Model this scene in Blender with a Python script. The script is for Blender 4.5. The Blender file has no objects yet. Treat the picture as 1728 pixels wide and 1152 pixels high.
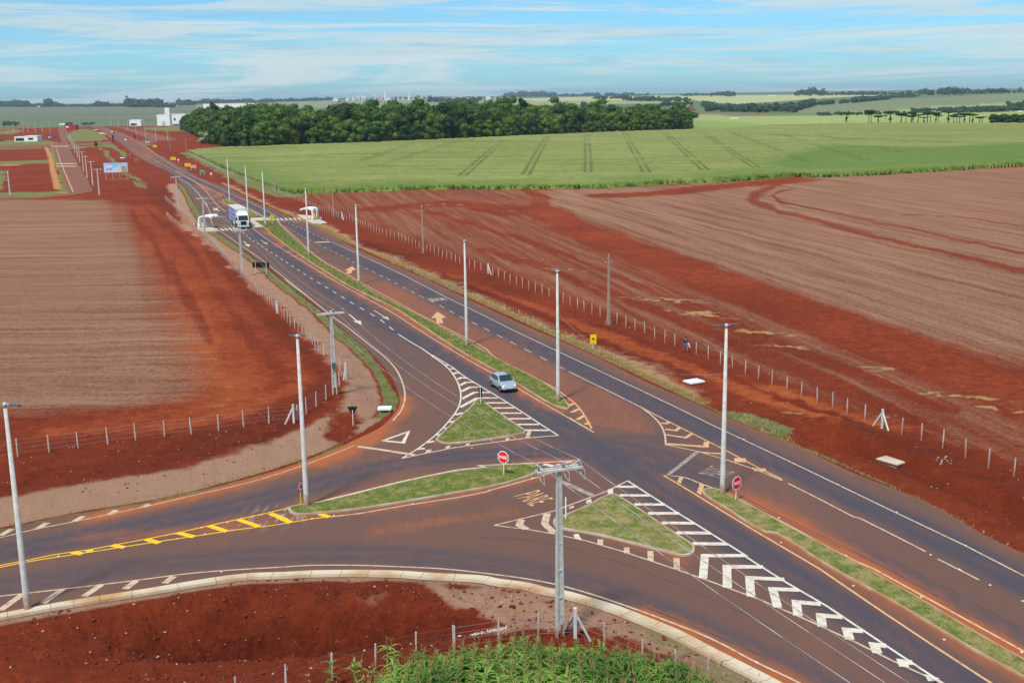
import bpy, math, random
import numpy as np
from mathutils import Vector, Matrix
from mathutils.geometry import delaunay_2d_cdt
random.seed(7); rng = np.random.default_rng(11)
R = math.radians
scene = bpy.context.scene
C = scene.collection

# ---------------------------------------------------------------- camera
CAM_H = 28.0; FOC = 1930.0; PITCH = R(12.093); ROLL = R(0.93)
dn = np.array([math.sin(ROLL)*math.cos(PITCH), math.cos(ROLL)*math.cos(PITCH), math.sin(PITCH)])  # world down in view axes (right, down, forward)
fw = np.array([0, 0, 1.0]) - dn*dn[2]; fw /= np.linalg.norm(fw)
rt = np.cross(dn, fw)
if rt[0] < 0: rt = -rt
cd = bpy.data.cameras.new('camera'); cam = bpy.data.objects.new('camera', cd); C.objects.link(cam)
cd.sensor_width = 36; cd.lens = FOC*36/1728; cd.clip_start = 0.5; cd.clip_end = 90000
# columns of the camera matrix = its right, up and back axes in the world
right_w = Vector((rt[0], fw[0], -dn[0])); up_w = -Vector((rt[1], fw[1], -dn[1])); back_w = -Vector((rt[2], fw[2], -dn[2]))
m = Matrix((right_w, up_w, back_w)).transposed().to_4x4(); m.translation = (0, 0, CAM_H)
cam.matrix_world = m
scene.camera = cam
scene.view_settings.view_transform = 'Standard'; scene.view_settings.look = 'None'
scene.view_settings.gamma = 1; scene.view_settings.exposure = 0.75

# ---------------------------------------------------------------- sky and sun
SUN_EL, SUN_AZ = R(58), R(-150)      # azimuth clockwise from +Y: high, behind the camera to the left
w = bpy.data.worlds.new('World'); scene.world = w; w.use_nodes = True
nt = w.node_tree; nt.nodes.clear()
def N(t, kind, **kw):
    n = t.nodes.new(kind)
    for k, v in kw.items():
        if k.startswith('_'): setattr(n, k[1:], v)
        else: n.inputs[int(k[1:]) if k[0] == 'i' and k[1:].isdigit() else k.replace('_', ' ')].default_value = v
    return n
out = N(nt, 'ShaderNodeOutputWorld'); bg = N(nt, 'ShaderNodeBackground'); bg.inputs[1].default_value = 0.13
sky = N(nt, 'ShaderNodeTexSky', _sky_type='NISHITA', _sun_disc=False, _sun_elevation=SUN_EL, _sun_rotation=SUN_AZ, _air_density=1.0, _dust_density=0.6, _ozone_density=2.0, _altitude=300)
tc = N(nt, 'ShaderNodeTexCoord')
def cloud(scale, lo, hi, seed, det=10, rough=.66):
    mp = N(nt, 'ShaderNodeMapping'); mp.inputs['Scale'].default_value = scale; mp.inputs['Location'].default_value = (seed, seed*.7, seed*.3)
    nt.links.new(tc.outputs['Generated'], mp.inputs[0])
    no = N(nt, 'ShaderNodeTexNoise', Detail=det, Roughness=rough, Scale=1.0, Distortion=.6); nt.links.new(mp.outputs[0], no.inputs['Vector'])
    mr = N(nt, 'ShaderNodeMapRange', _interpolation_type='SMOOTHSTEP'); mr.inputs[1].default_value = lo; mr.inputs[2].default_value = hi
    nt.links.new(no.outputs[0], mr.inputs[0]); return mr.outputs[0]
def mixc(a, b, f):
    mx = N(nt, 'ShaderNodeMix', _data_type='RGBA')
    for s, v in ((6, a), (7, b), (0, f)):
        if isinstance(v, (tuple, float, int)): mx.inputs[s].default_value = v
        else: nt.links.new(v, mx.inputs[s])
    return mx.outputs[2]
def mth(op, a, b):
    mt = N(nt, 'ShaderNodeMath', _operation=op)
    for i, v in enumerate((a, b)):
        if isinstance(v, (float, int)): mt.inputs[i].default_value = v
        else: nt.links.new(v, mt.inputs[i])
    return mt.outputs[0]
hsv = N(nt, 'ShaderNodeMix', _data_type='RGBA', _blend_type='MULTIPLY'); hsv.inputs[0].default_value = 1; hsv.inputs[7].default_value = (0.27, .50, .70, 1)
nt.links.new(sky.outputs[0], hsv.inputs[6]); base_sky = hsv.outputs[2]
c1 = cloud((2.4, 2.4, 44), .47, .60, 5.3)          # long thin white bands
c2 = cloud((5.0, 5.0, 105), .48, .62, 9.4)
c3 = cloud((2.2, 2.2, 30), .46, .66, 17.3)
c4 = cloud((9.0, 9.0, 80), .56, .74, 23.0)         # greyish undersides
k = mixc(base_sky, (1.7, 2.8, 3.3, 1), mth('MULTIPLY', c3, .7))
k = mixc(k, (3.1, 3.55, 3.7, 1), mth('MULTIPLY', c1, .85))
k = mixc(k, (2.7, 3.35, 3.6, 1), mth('MULTIPLY', c2, .8))
k = mixc(k, (1.35, 2.35, 3.1, 1), mth('MULTIPLY', c4, .6))
nt.links.new(k, bg.inputs[0]); nt.links.new(bg.outputs[0], out.inputs[0])
sd_ = bpy.data.lights.new('sun', 'SUN'); sd_.energy = 2.6; sd_.angle = R(8); sd_.color = (1, .955, .88)
sun = bpy.data.objects.new('sun', sd_); C.objects.link(sun)
sv = Vector((math.sin(SUN_AZ)*math.cos(SUN_EL), math.cos(SUN_AZ)*math.cos(SUN_EL), math.sin(SUN_EL)))
sun.rotation_euler = sv.to_track_quat('Z', 'Y').to_euler()

# ---------------------------------------------------------------- helpers
def smooth(x, a, b):
    t = np.clip((x-a)/(b-a), 0, 1); return t*t*(3-2*t)
def vnoise(x, y, seed=0):
    x = np.asarray(x, float)+1e4; y = np.asarray(y, float)+1e4
    xi = np.floor(x).astype(np.int64); yi = np.floor(y).astype(np.int64); fx = x-xi; fy = y-yi
    fx = fx*fx*(3-2*fx); fy = fy*fy*(3-2*fy)
    def h(a, b):
        n = (a*374761393+b*668265263+seed*1442695041) & 0x7fffffff
        n = ((n ^ (n >> 13))*1274126177) & 0x7fffffff
        return ((n ^ (n >> 16)) & 0xffff)/65535.0
    return (h(xi, yi)*(1-fx)+h(xi+1, yi)*fx)*(1-fy)+(h(xi, yi+1)*(1-fx)+h(xi+1, yi+1)*fx)*fy
def fbm(x, y, seed=0, o=4):
    s = 0; a = .5; t = 0
    for i in range(o): s = s+a*vnoise(x*2**i, y*2**i, seed+i*17); t += a; a *= .5
    return s/t
def zf(x0, y0, f):                 # reads coordinates taken in an enlarged crop of the photograph
    return lambda *p: [(x0+x/f, y0+y/f) for x, y in p]
def G(px, py, z=0.0):              # the point at height z that the camera sees at this place of the photograph
    v = np.array([(px-864)/FOC, (py-576)/FOC, 1.0]); t = (CAM_H-z)/max(v.dot(dn), 1e-5)
    return float(t*v.dot(rt)), float(t*v.dot(fw))
def W(pts): return [G(*p) for p in pts]
def catmull(P, n=6, closed=False):
    P = [np.array(p, float) for p in P]; o = []
    L = len(P); rngi = range(L) if closed else range(L-1)
    for i in rngi:
        if closed: a, b, c, d = P[i-1], P[i], P[(i+1) % L], P[(i+2) % L]
        else: a, b, c, d = P[max(i-1, 0)], P[i], P[i+1], P[min(i+2, L-1)]
        # centripetal parametrisation
        t0 = 0; t1 = t0+max(np.linalg.norm(b-a), 1e-3)**.5; t2 = t1+max(np.linalg.norm(c-b), 1e-3)**.5; t3 = t2+max(np.linalg.norm(d-c), 1e-3)**.5
        for j in range(n):
            t = t1+(t2-t1)*j/n
            A1 = a*(t1-t)/(t1-t0)+b*(t-t0)/(t1-t0); A2 = b*(t2-t)/(t2-t1)+c*(t-t1)/(t2-t1); A3 = c*(t3-t)/(t3-t2)+d*(t-t2)/(t3-t2)
            B1 = A1*(t2-t)/(t2-t0)+A2*(t-t0)/(t2-t0); B2 = A2*(t3-t)/(t3-t1)+A3*(t-t1)/(t3-t1)
            o.append(tuple(B1*(t2-t)/(t2-t1)+B2*(t-t1)/(t2-t1)))
    if not closed: o.append(tuple(P[-1]))
    return o
def pdist(X, Y, P, closed=False):
    P = np.array(P, float); D = np.full(np.shape(X), 1e18)
    n = len(P) if closed else len(P)-1
    for i in range(n):
        a = P[i]; b = P[(i+1) % len(P)]; d = b-a; L = d.dot(d)+1e-12
        t = np.clip(((X-a[0])*d[0]+(Y-a[1])*d[1])/L, 0, 1)
        q = (X-a[0]-t*d[0])**2+(Y-a[1]-t*d[1])**2
        np.minimum(D, q, out=D)
    return np.sqrt(D)
def pin(X, Y, P):
    P = np.array(P, float); c = np.zeros(np.shape(X), bool)
    for i in range(len(P)):
        x1, y1 = P[i-1]; x2, y2 = P[i]
        if y1 == y2: continue
        c ^= ((y1 > Y) != (y2 > Y)) & (X < (x2-x1)*(Y-y1)/(y2-y1)+x1)
    return c
def sdp(X, Y, P):                  # signed distance, positive inside
    d = pdist(X, Y, P, True); return np.where(pin(X, Y, P), d, -d)

def mesh_obj(name, verts, faces, mat=None, parent=None, smoothf=False, loc=None):
    me = bpy.data.meshes.new(name)
    me.from_pydata([tuple(map(float, v)) for v in verts], [], faces)
    if smoothf: me.polygons.foreach_set('use_smooth', [True]*len(me.polygons))
    me.update()
    o = bpy.data.objects.new(name, me); C.objects.link(o)
    if mat: me.materials.append(mat)
    if parent: o.parent = parent
    if loc: o.location = loc
    return o
def np_mesh(name, V, F, mat, nv=4, smoothf=False, parent=None):
    me = bpy.data.meshes.new(name); V = np.ascontiguousarray(V, np.float32); F = np.ascontiguousarray(F, np.int32)
    me.vertices.add(len(V)); me.vertices.foreach_set('co', V.ravel())
    me.loops.add(F.size); me.loops.foreach_set('vertex_index', F.ravel())
    me.polygons.add(len(F)); me.polygons.foreach_set('loop_start', np.arange(len(F), dtype=np.int32)*nv)
    if smoothf: me.polygons.foreach_set('use_smooth', np.ones(len(F), bool))
    me.update(calc_edges=True)
    me.materials.append(mat)
    o = bpy.data.objects.new(name, me); C.objects.link(o)
    if parent: o.parent = parent
    return o
def fattr(me, name, arr):
    if arr.ndim == 1:
        a = me.attributes.new(name, 'FLOAT', 'POINT'); a.data.foreach_set('value', arr.astype(np.float32))
    else:
        a = me.attributes.new(name, 'FLOAT_COLOR', 'POINT'); a.data.foreach_set('color', np.ascontiguousarray(arr, np.float32).ravel())
def tag(o, label=None, cat=None, group=None, kind=None):
    if label: o['label'] = label
    if cat: o['category'] = cat
    if group: o['group'] = group
    if kind: o['kind'] = kind
    return o
def empty(name, loc, rz, label, cat, group=None):
    o = bpy.data.objects.new(name, None); C.objects.link(o); o.location = loc; o.rotation_euler = (0, 0, rz); o.empty_display_size = .3
    return tag(o, label, cat, group)
def struct(o): return tag(o, kind='structure')
def copy_tree(o, loc, rz, label=None, group=None, scale=None):
    c = o.copy(); C.objects.link(c); c.location = loc; c.rotation_euler = (0, 0, rz)
    if scale: c.scale = scale
    if label: c['label'] = label
    if group: c['group'] = group
    for ch in list(o.children):
        d = ch.copy(); C.objects.link(d); d.parent = c
        for g in list(ch.children):
            e = g.copy(); C.objects.link(e); e.parent = d
    return c
class MB:
    def __init__(s): s.v = []; s.f = []
    def add(s, v, f): b = len(s.v); s.v += [tuple(p) for p in v]; s.f += [tuple(i+b for i in q) for q in f]; return s
    def box(s, x0, x1, y0, y1, z0, z1):
        return s.add([(x0, y0, z0), (x1, y0, z0), (x1, y1, z0), (x0, y1, z0), (x0, y0, z1), (x1, y0, z1), (x1, y1, z1), (x0, y1, z1)],
                     [(0, 3, 2, 1), (4, 5, 6, 7), (0, 1, 5, 4), (1, 2, 6, 5), (2, 3, 7, 6), (3, 0, 4, 7)])
    def bar(s, a, b, w, h=None, n=4, w2=None, up=(0, 0, 1)):  # rectangular or round bar from a to b
        a = Vector(a); b = Vector(b); d = (b-a).normalized(); u = Vector(up)
        if abs(d.dot(u)) > .98: u = Vector((0, 1, 0))
        x = d.cross(u).normalized(); y = x.cross(d).normalized(); h = h or w; r = (w2 or w)/w
        V = []
        for p, k in ((a, 1), (b, r)):
            for i in range(n):
                if n == 4: cx, cy = ((-1, -1), (1, -1), (1, 1), (-1, 1))[i]
                else: cx, cy = math.cos(2*math.pi*i/n), math.sin(2*math.pi*i/n)
                V.append(p+x*cx*w/2*k+y*cy*h/2*k)
        return s.add(V, [tuple(range(n-1, -1, -1)), tuple(range(n, 2*n))]+[(i, (i+1) % n, n+(i+1) % n, n+i) for i in range(n)])
    def tube(s, path, r, n=6):
        for a, b in zip(path, path[1:]): s.bar(a, b, 2*r, n=n)
        return s
    def prism(s, poly, z0, z1, axis='z'):
        n = len(poly)
        def P(p, z): return (p[0], p[1], z) if axis == 'z' else ((p[0], z, p[1]) if axis == 'y' else (z, p[0], p[1]))
        return s.add([P(p, z0) for p in poly]+[P(p, z1) for p in poly], [tuple(range(n-1, -1, -1)), tuple(range(n, 2*n))]+[(i, (i+1) % n, n+(i+1) % n, n+i) for i in range(n)])
    def lathe(s, prof, n=16, c=(0, 0), axis='z'):
        V = []
        for r, z in prof:
            for i in range(n):
                a = 2*math.pi*i/n; p = (r*math.cos(a), r*math.sin(a))
                V.append((c[0]+p[0], c[1]+p[1], z) if axis == 'z' else (p[0]+c[0], z, p[1]+c[1]))
        m_ = len(prof)
        F = [(k*n+i, k*n+(i+1) % n, (k+1)*n+(i+1) % n, (k+1)*n+i) for k in range(m_-1) for i in range(n)]
        F += [tuple(range(n-1, -1, -1)), tuple((m_-1)*n+i for i in range(n))]
        return s.add(V, F)
    def ball(s, c, r, n=8, m_=5, sq=(1, 1, 1)):
        V = [(c[0], c[1], c[2]-r*sq[2])]
        for k in range(1, m_):
            t = math.pi*k/m_-math.pi/2
            for i in range(n):
                a = 2*math.pi*i/n; V.append((c[0]+r*sq[0]*math.cos(t)*math.cos(a), c[1]+r*sq[1]*math.cos(t)*math.sin(a), c[2]+r*sq[2]*math.sin(t)))
        V.append((c[0], c[1], c[2]+r*sq[2])); L = len(V)-1
        F = [(0, 1+(i+1) % n, 1+i) for i in range(n)]+[(1+k*n+i, 1+k*n+(i+1) % n, 1+(k+1)*n+(i+1) % n, 1+(k+1)*n+i) for k in range(m_-2) for i in range(n)]
        F += [(L, 1+(m_-2)*n+i, 1+(m_-2)*n+(i+1) % n) for i in range(n)]
        return s.add(V, F)
    def xf(s, mat4):
        s.v = [tuple(mat4 @ Vector(p)) for p in s.v]; return s
    def build(s, name, mat, parent=None, sm=False, label=None):
        o = mesh_obj(name, s.v, s.f, mat, parent, sm)
        if label: o['label'] = label
        return o

# ---------------------------------------------------------------- materials
MATS = {}
def mat(name, col, rough=.8, metal=0, var=.12, vscale=6, col2=None, spec=.3, bump=0, bscale=30, thr=.5, emit=None):
    if name in MATS: return MATS[name]
    m_ = bpy.data.materials.new(name); m_.use_nodes = True; t = m_.node_tree; b = t.nodes['Principled BSDF']
    b.inputs['Roughness'].default_value = rough; b.inputs['Metallic'].default_value = metal; b.inputs['Specular IOR Level'].default_value = spec
    g = N(t, 'ShaderNodeNewGeometry'); n1 = N(t, 'ShaderNodeTexNoise', Scale=vscale, Detail=5, Roughness=.6); t.links.new(g.outputs['Position'], n1.inputs['Vector'])
    mr = N(t, 'ShaderNodeMapRange', _interpolation_type='SMOOTHSTEP'); mr.inputs[1].default_value = thr-.17; mr.inputs[2].default_value = thr+.17; t.links.new(n1.outputs[0], mr.inputs[0])
    c = tuple(col)+(1,); c2 = (tuple(col2) if col2 else tuple(x*(1-2*var) for x in col))+(1,)
    mx = N(t, 'ShaderNodeMix', _data_type='RGBA'); mx.inputs[6].default_value = c; mx.inputs[7].default_value = c2
    t.links.new(mr.outputs[0], mx.inputs[0]); t.links.new(mx.outputs[2], b.inputs['Base Color'])
    if bump:
        n2 = N(t, 'ShaderNodeTexNoise', Scale=bscale, Detail=4); t.links.new(g.outputs['Position'], n2.inputs['Vector'])
        bp = N(t, 'ShaderNodeBump', Strength=bump, Distance=.05); t.links.new(n2.outputs[0], bp.inputs['Height']); t.links.new(bp.outputs[0], b.inputs['Normal'])
    MATS[name] = m_; return m_
M_conc = mat('concrete', (.55, .54, .50), .85, var=.13, vscale=3, col2=(.44, .42, .38))
M_concnew = mat('pale_concrete', (.60, .60, .57), .85, col2=(.50, .49, .46), vscale=2)
def stained(m_, top, amt=.75, col=(.30, .10, .045)):
    t = m_.node_tree; b = t.nodes['Principled BSDF']; src = b.inputs['Base Color'].links[0].from_socket; g = N(t, 'ShaderNodeNewGeometry'); s_ = N(t, 'ShaderNodeSeparateXYZ'); t.links.new(g.outputs['Position'], s_.inputs[0])
    n_ = N(t, 'ShaderNodeTexNoise', Scale=4, Detail=4); t.links.new(g.outputs['Position'], n_.inputs[0]); a = N(t, 'ShaderNodeMath', _operation='MULTIPLY_ADD'); t.links.new(n_.outputs[0], a.inputs[0]); a.inputs[1].default_value = -top*1.4; t.links.new(s_.outputs[2], a.inputs[2])
    mr = N(t, 'ShaderNodeMapRange', _interpolation_type='SMOOTHSTEP'); mr.inputs[1].default_value = -top*.5; mr.inputs[2].default_value = top*.5; mr.inputs[3].default_value = amt; mr.inputs[4].default_value = 0; t.links.new(a.outputs[0], mr.inputs[0])
    mx_ = N(t, 'ShaderNodeMix', _data_type='RGBA'); t.links.new(src, mx_.inputs[6]); mx_.inputs[7].default_value = col+(1,); t.links.new(mr.outputs[0], mx_.inputs[0]); t.links.new(mx_.outputs[2], b.inputs['Base Color'])
stained(M_conc, 1.0)
M_post = mat('post_concrete', (.52, .48, .43), .9, col2=(.40, .34, .29), vscale=.8); stained(M_post, .7, .7)
M_woodpole = mat('weathered_pole', (.42, .33, .22), .9, col2=(.30, .22, .15), vscale=2)
M_kerb = mat('kerb_concrete', (.42, .33, .23), .9, col2=(.36, .17, .08), vscale=.35, thr=.47, bump=.2, bscale=9)
M_kerbp = mat('kerb_pale', (.46, .38, .29), .9, col2=(.34, .22, .14), vscale=.5, bump=.2, bscale=9)
M_gutter = mat('gutter_concrete', (.55, .46, .33), .9, col2=(.42, .22, .09), vscale=.28, thr=.56, bump=.2, bscale=7)
M_walk = mat('walk_concrete', (.52, .44, .33), .9, col2=(.42, .25, .14), vscale=.5, thr=.6)
M_white = mat('white_paint', (.80, .80, .78), .6, var=.04)
M_whitewall = mat('white_wall', (.80, .80, .78), .8, var=.03, vscale=.3)
M_steel = mat('galvanised_steel', (.55, .57, .58), .5, .3, var=.08)
M_lamp = mat('lamp_housing', (.10, .14, .18), .45, .2)
M_black = mat('black_panel', (.012, .012, .013), .6)
M_rubber = mat('rubber', (.018, .017, .017), .85)
M_glass = mat('dark_glass', (.015, .03, .035), .08, spec=.8)
M_chrome = mat('rim_metal', (.55, .56, .58), .3, .8)
M_silver = mat('silver_paint', (.50, .57, .62), .28, .55, var=.02, spec=.6)
M_red = mat('sign_red', (.88, .008, .012), .5, var=.03)
M_yellow = mat('sign_yellow', (.85, .58, .0), .5, var=.03)
M_blue = mat('shirt_blue', (.010, .035, .35), .8)
M_jean = mat('jeans', (.16, .20, .27), .9)
M_skin = mat('skin', (.25, .13, .08), .7)
M_hair = mat('hair', (.02, .015, .012), .8)
M_wire = mat('wire_alu', (.42, .43, .44), .5, .4)
M_fwire = mat('fence_wire', (.35, .33, .32), .5, .6)
M_insul = mat('insulator', (.35, .45, .55), .3)
# ---------------------------------------------------------------- plan of the roads (traced on the ground plane)
Z5 = zf(150, 190, 9.6); Z1 = zf(1200, 640, 3.2727); Z280 = zf(280, 300, 4.8); Z230 = zf(230, 220, 7.2)
Z460 = zf(460, 480, 4.8); Z640 = zf(640, 600, 4.8); Z960 = zf(960, 600, 4.8); Zb = zf(460, 740, 4.8); Z780 = zf(780, 740, 4.8)
Z1080 = zf(1080, 760, 4.8); Z1200 = zf(1200, 900, 3.2727); Z0 = zf(0, 820, 3.6); Z840 = zf(840, 900, 4.572); Zl = zf(0, 180, 7.2); Z6 = zf(380, 380, 4)
right_edge = [(140, 211.5), (171, 214.5), (197, 222), (223, 231.7), (244, 243.6), (265, 260), (285.5, 271), (313, 286.7), (341, 302), (383, 317), (424, 338), (447, 348), (470, 357.5), (501, 371), (540, 385), (592.5, 415.6), (640, 437), (718, 470.6), (790, 505), (877.5, 545.6), (1001.7, 600), (1085, 641.7), (1168, 678), (1230, 705.7), (1353, 756), (1444, 799), (1567, 848), (1658, 900), (1728, 934), (1900, 1017), (2200, 1162)]
south_edge = [(2200, 1900), (1700, 1370), (1500, 1252), (1340, 1162), (1301, 1141), (1200, 1090), (1146, 1062), (1091.5, 1040), (1036.9, 1019), (1001.9, 1009), (956, 996), (923, 990.8), (894.7, 983), (840, 975.5), (820, 971), (731, 966), (668, 962), (585, 961), (522.5, 962), (480, 964.4), (416.7, 966.7), (333, 978), (250, 992), (139, 1009), (53, 1024), (0, 1034), (-150, 1062), (-420, 1110)]
north_edge = [(-420, 950), (-150, 917), (0, 894), (70, 880), (139, 866), (250, 848), (300, 838), (380, 818), (442, 801), (513, 778), (567, 757), (598, 742), (640, 722), (662, 702), (672.5, 686), (674.6, 673.75), (670, 657), (658, 632), (639, 609), (618, 588), (595, 569.6), (564, 542.5), (543, 524), (520, 505), (487, 480), (466, 462), (446, 446), (425, 431), (403, 416), (382, 402), (366, 391), (352, 380), (343, 369), (336, 358), (330, 348), (321.7, 331), (313, 319), (301, 304), (284, 290), (264.6, 281.7), (233, 265), (216.7, 252.5), (195.8, 236.9), (184, 231.7), (171, 222), (150, 214), (132, 211.5)]
MAIN = W(right_edge)+W(south_edge)+W(north_edge)
def smooth_poly(P, n=4): return catmull(P, n, True)
re_w = catmull(W(right_edge), 4); so_w = catmull(W(south_edge), 4); no_w = catmull(W(north_edge), 4)
MAIN = re_w+so_w+no_w
side_streets = [W(p) for p in (
    [(89, 248), (97, 269), (105.5, 296.7), (114, 325), (122, 329), (157, 323), (147, 303), (132, 279), (119, 254), (115, 243), (110.5, 228.6), (104, 216), (97, 216), (100, 228), (104, 240), (88, 243)],
    [(-60, 246), (0, 245), (88, 243.5), (115, 243), (150, 241), (186, 239), (192, 243), (150, 245.5), (115, 247), (88, 248), (0, 250), (-60, 251)],
    [(244, 243), (262, 241.5), (262, 238.5), (240, 236)],
    [(238, 238), (300, 236.5), (288, 232), (262, 226), (234, 220), (207, 214.5), (201, 216), (228, 225), (250, 234)],
    [(-60, 334.5), (0, 333), (60, 332), (122, 325.5), (128, 329), (60, 335), (0, 336), (-60, 338)],
    [(-40, 219), (30, 213), (60, 209.5), (62, 211), (34, 217), (-40, 224)])]
def G1(*p): return W(p)
MEDIAN = W([(430, 373), (446, 374), (463, 373), (475, 382), (488, 394), (519.6, 423), (551, 446), (592.5, 469), (647.5, 503), (710, 534), (772.5, 567.5), (820, 593.5), (848, 610.5), (890, 631), (927.5, 652), (946, 667), (957, 680), (962, 688), (958, 691.5), (950, 690), (931.7, 684), (890, 660), (838, 628), (783, 597.5), (731, 564), (668, 522.5), (640, 508.5), (592.5, 485.5), (551, 460.5), (509, 433.5), (461, 398.5), (447, 386)])
NOSE = W([(1184.5, 831), (1189, 826), (1205, 825), (1225.8, 833), (1267.5, 853.75), (1309, 876.7), (1371.7, 910), (1440, 947), (1554, 1011.5), (1658, 1074), (1728, 1113), (1900, 1210), (2100, 1325), (2050, 1335), (1860, 1222), (1728, 1146), (1658, 1108), (1597, 1072), (1505.6, 1017), (1389.5, 953), (1307, 901), (1288, 898), (1225.8, 860.5), (1192.5, 840)])
TRI_A = W([(806.7, 676), (816, 677), (823, 683), (853, 704), (883.75, 725), (888, 728), (886, 731), (879.6, 733), (827.5, 742), (756.7, 749.5), (742, 747), (735, 742.5), (740, 736.5), (773, 706), (796, 685), (801, 678)])
TRI_B = W([(933, 884), (935, 877), (946.7, 872.5), (988, 854.6), (1023.75, 836.5), (1036, 834), (1048.75, 840), (1095, 870), (1140, 900.4), (1169.6, 920), (1173, 927), (1169.6, 935), (1153, 939), (1121.7, 932), (1080, 921.5), (1009, 904), (950.8, 894), (937, 890)])
LENS = W([(487, 863), (488, 857), (497.5, 854), (539, 848), (585, 838), (668, 817), (751.7, 799), (820, 789.5), (860, 785), (896.7, 784.5), (913, 788), (914, 795), (884, 807.5), (842.5, 819.5), (780, 831), (689, 847), (606, 860), (531, 868), (497.5, 869)])
TOPM = W([(376, 339.6), (383, 338.5), (400, 345), (434, 365.5), (421, 367.5), (397, 353)])
ISLANDS = [MEDIAN, NOSE, TRI_A, TRI_B, LENS, TOPM]

# ---------------------------------------------------------------- terrain height
def cpx(x, y): return G(x, y)
PIT = [(*G(470, 1048), 6.5, 2.3, 2.3), (*G(330, 1066), 5, 2.0, 1.0), (*G(640, 1045), 6, 1.5, 1.4), (*G(1570, 800), 5, 1.6, .0)]
DITCH = W([(1380, 735), (1500, 765), (1600, 805), (1728, 862), (1950, 960)])
BERM = W([(1400, 712), (1550, 775), (1700, 835), (1900, 925)])
def terrain(X, Y, fine=True):
    X = np.asarray(X, float); Y = np.asarray(Y, float); r = np.hypot(X, Y); Z = np.zeros(X.shape)
    th = np.degrees(np.arctan2(X, Y))
    # far country: a hollow beyond the crest of the road on the left, then long swells
    left = smooth(-th, 7, 12)
    Z -= left*18*smooth(r, 1500, 1950)*(1-smooth(r, 2100, 3100))
    f = smooth(r, 2600, 11000)
    Z += f*22+smooth(r, 2500, 5000)*(fbm(X/2600, Y/2600, 5, 3)-.5)*22*(1-.35*smooth(r, 9000, 20000))
    Z -= smooth(th, 2, 12)*smooth(r, 1250, 1700)*(1-smooth(r, 2000, 3000))*9
    near = r < 420
    if near.any():
        x = X[near]; y = Y[near]; z = np.zeros(x.shape)
        sd = -sdp(x, y, MAIN); off = smooth(sd, .9, 3.2)
        z += np.where(sd < 0, -.14*smooth(-sd, 0, .35)-.03, -.03-.05*(1-smooth(sd, .9, 1.3)))
        z += off*(fbm(x/9, y/9, 3, 3)-.5)*.5*(1-smooth(r[near], 200, 400))
        if fine:
            amp = (1-smooth(r[near], 130, 300))
            z += off*amp*((fbm(x/1.3, y/1.3, 9, 4)-.5)*.28)
        for cx, cy, a, b, d in PIT:
            z -= d*np.exp(-((x-cx)/a)**2-((y-cy)/b)**2)*smooth(sd, 1.2, 3.5)
        z += smooth(sd, 1.5, 5)*.45*pin(x, y, W([(-400, 700), (700, 560), (700, 880), (-400, 990)]))
        dd = pdist(x, y, DITCH); z -= .9*np.exp(-(dd/1.7)**2)*smooth(sd, 1.5, 3.5)
        db = pdist(x, y, BERM); z += .5*np.exp(-(db/1.3)**2)
        # rough loose earth round the pit
        pm = np.exp(-((x-PIT[0][0])/16)**2-((y-PIT[0][1])/6)**2)
        if fine: z += pm*(fbm(x/.9, y/.9, 31, 5)-.45)*1.0*smooth(sd, 1.5, 3)
        Z[near] += z
    Z[~near] -= .06
    return Z
def hz(x, y): return float(terrain(np.array([x]), np.array([y]))[0])
def GT(px, py, z=0.0):             # like G but resting on the terrain
    h = 0
    for _ in range(6):
        x, y = G(px, py, h+z); h = hz(x, y)
    return x, y, h
def GF(px, py):                    # far: march along the line of sight until it meets the ground
    v = np.array([(px-864)/FOC, (py-576)/FOC, 1.0]); dx, dy, dz = v.dot(rt), v.dot(fw), v.dot(dn)
    t = np.geomspace(300, 26000, 1500)/dy
    x, y, z = t*dx, t*dy, CAM_H-t*dz; h = terrain(x, y, False); i = int(np.argmax(z <= h))
    if not (z <= h).any(): i = -1
    return float(x[i]), float(y[i]), float(h[i])

# ---------------------------------------------------------------- ground sheet
def polar():
    a = np.concatenate([np.linspace(-180, -29, 34)[:-1], np.linspace(-29, 29, 820), np.linspace(29, 180, 34)[1:]])
    r = np.concatenate([np.linspace(2, 44, 14)[:-1], 1/np.linspace(1/44, 1/2600, 690), np.geomspace(2600, 15000, 60)[1:]])
    return R(1)*a, r
A_, R_ = polar(); nA, nR = len(A_), len(R_)
AA, RR = np.meshgrid(A_, R_); GX = (RR*np.sin(AA)).ravel(); GY = (RR*np.cos(AA)).ravel()
GZ = terrain(GX, GY)
ii = (np.arange(nR-1)[:, None]*nA+np.arange(nA-1)[None, :]).ravel()
GFc = np.stack([ii, ii+1, ii+nA+1, ii+nA], 1)
rr_ = np.hypot(GX, GY)
# ragged outlines: test the outlines at noise-shifted places
wa = np.clip(rr_/170, .8, 2.6)
WX = GX+(fbm(GX/wa/1.5, GY/wa/1.5, 41, 4)-.5)*2.4*wa; WY = GY+(fbm(GX/wa/1.5, GY/wa/1.5, 77, 4)-.5)*2.4*wa
SD = np.full(GX.shape, 99.0); nm = rr_ < 420; SD[nm] = -sdp(GX[nm], GY[nm], MAIN)
def area(pts, soft=1.5, far=False):
    P = np.array(W(pts)); mx = [P[:, 0].min()-30, P[:, 0].max()+30, P[:, 1].min()-30, P[:, 1].max()+30]
    k = (WX > mx[0]) & (WX < mx[1]) & (WY > mx[2]) & (WY < mx[3]); w_ = np.zeros(GX.shape)
    w_[k] = smooth(sdp(WX[k], WY[k], P), -soft, soft); return w_
def line(pts, width, soft=.5, raw=False):
    P = W(pts); return 1-smooth(pdist(GX if raw else WX, GY if raw else WY, P), width*(1-soft), width*(1+soft))
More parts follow.
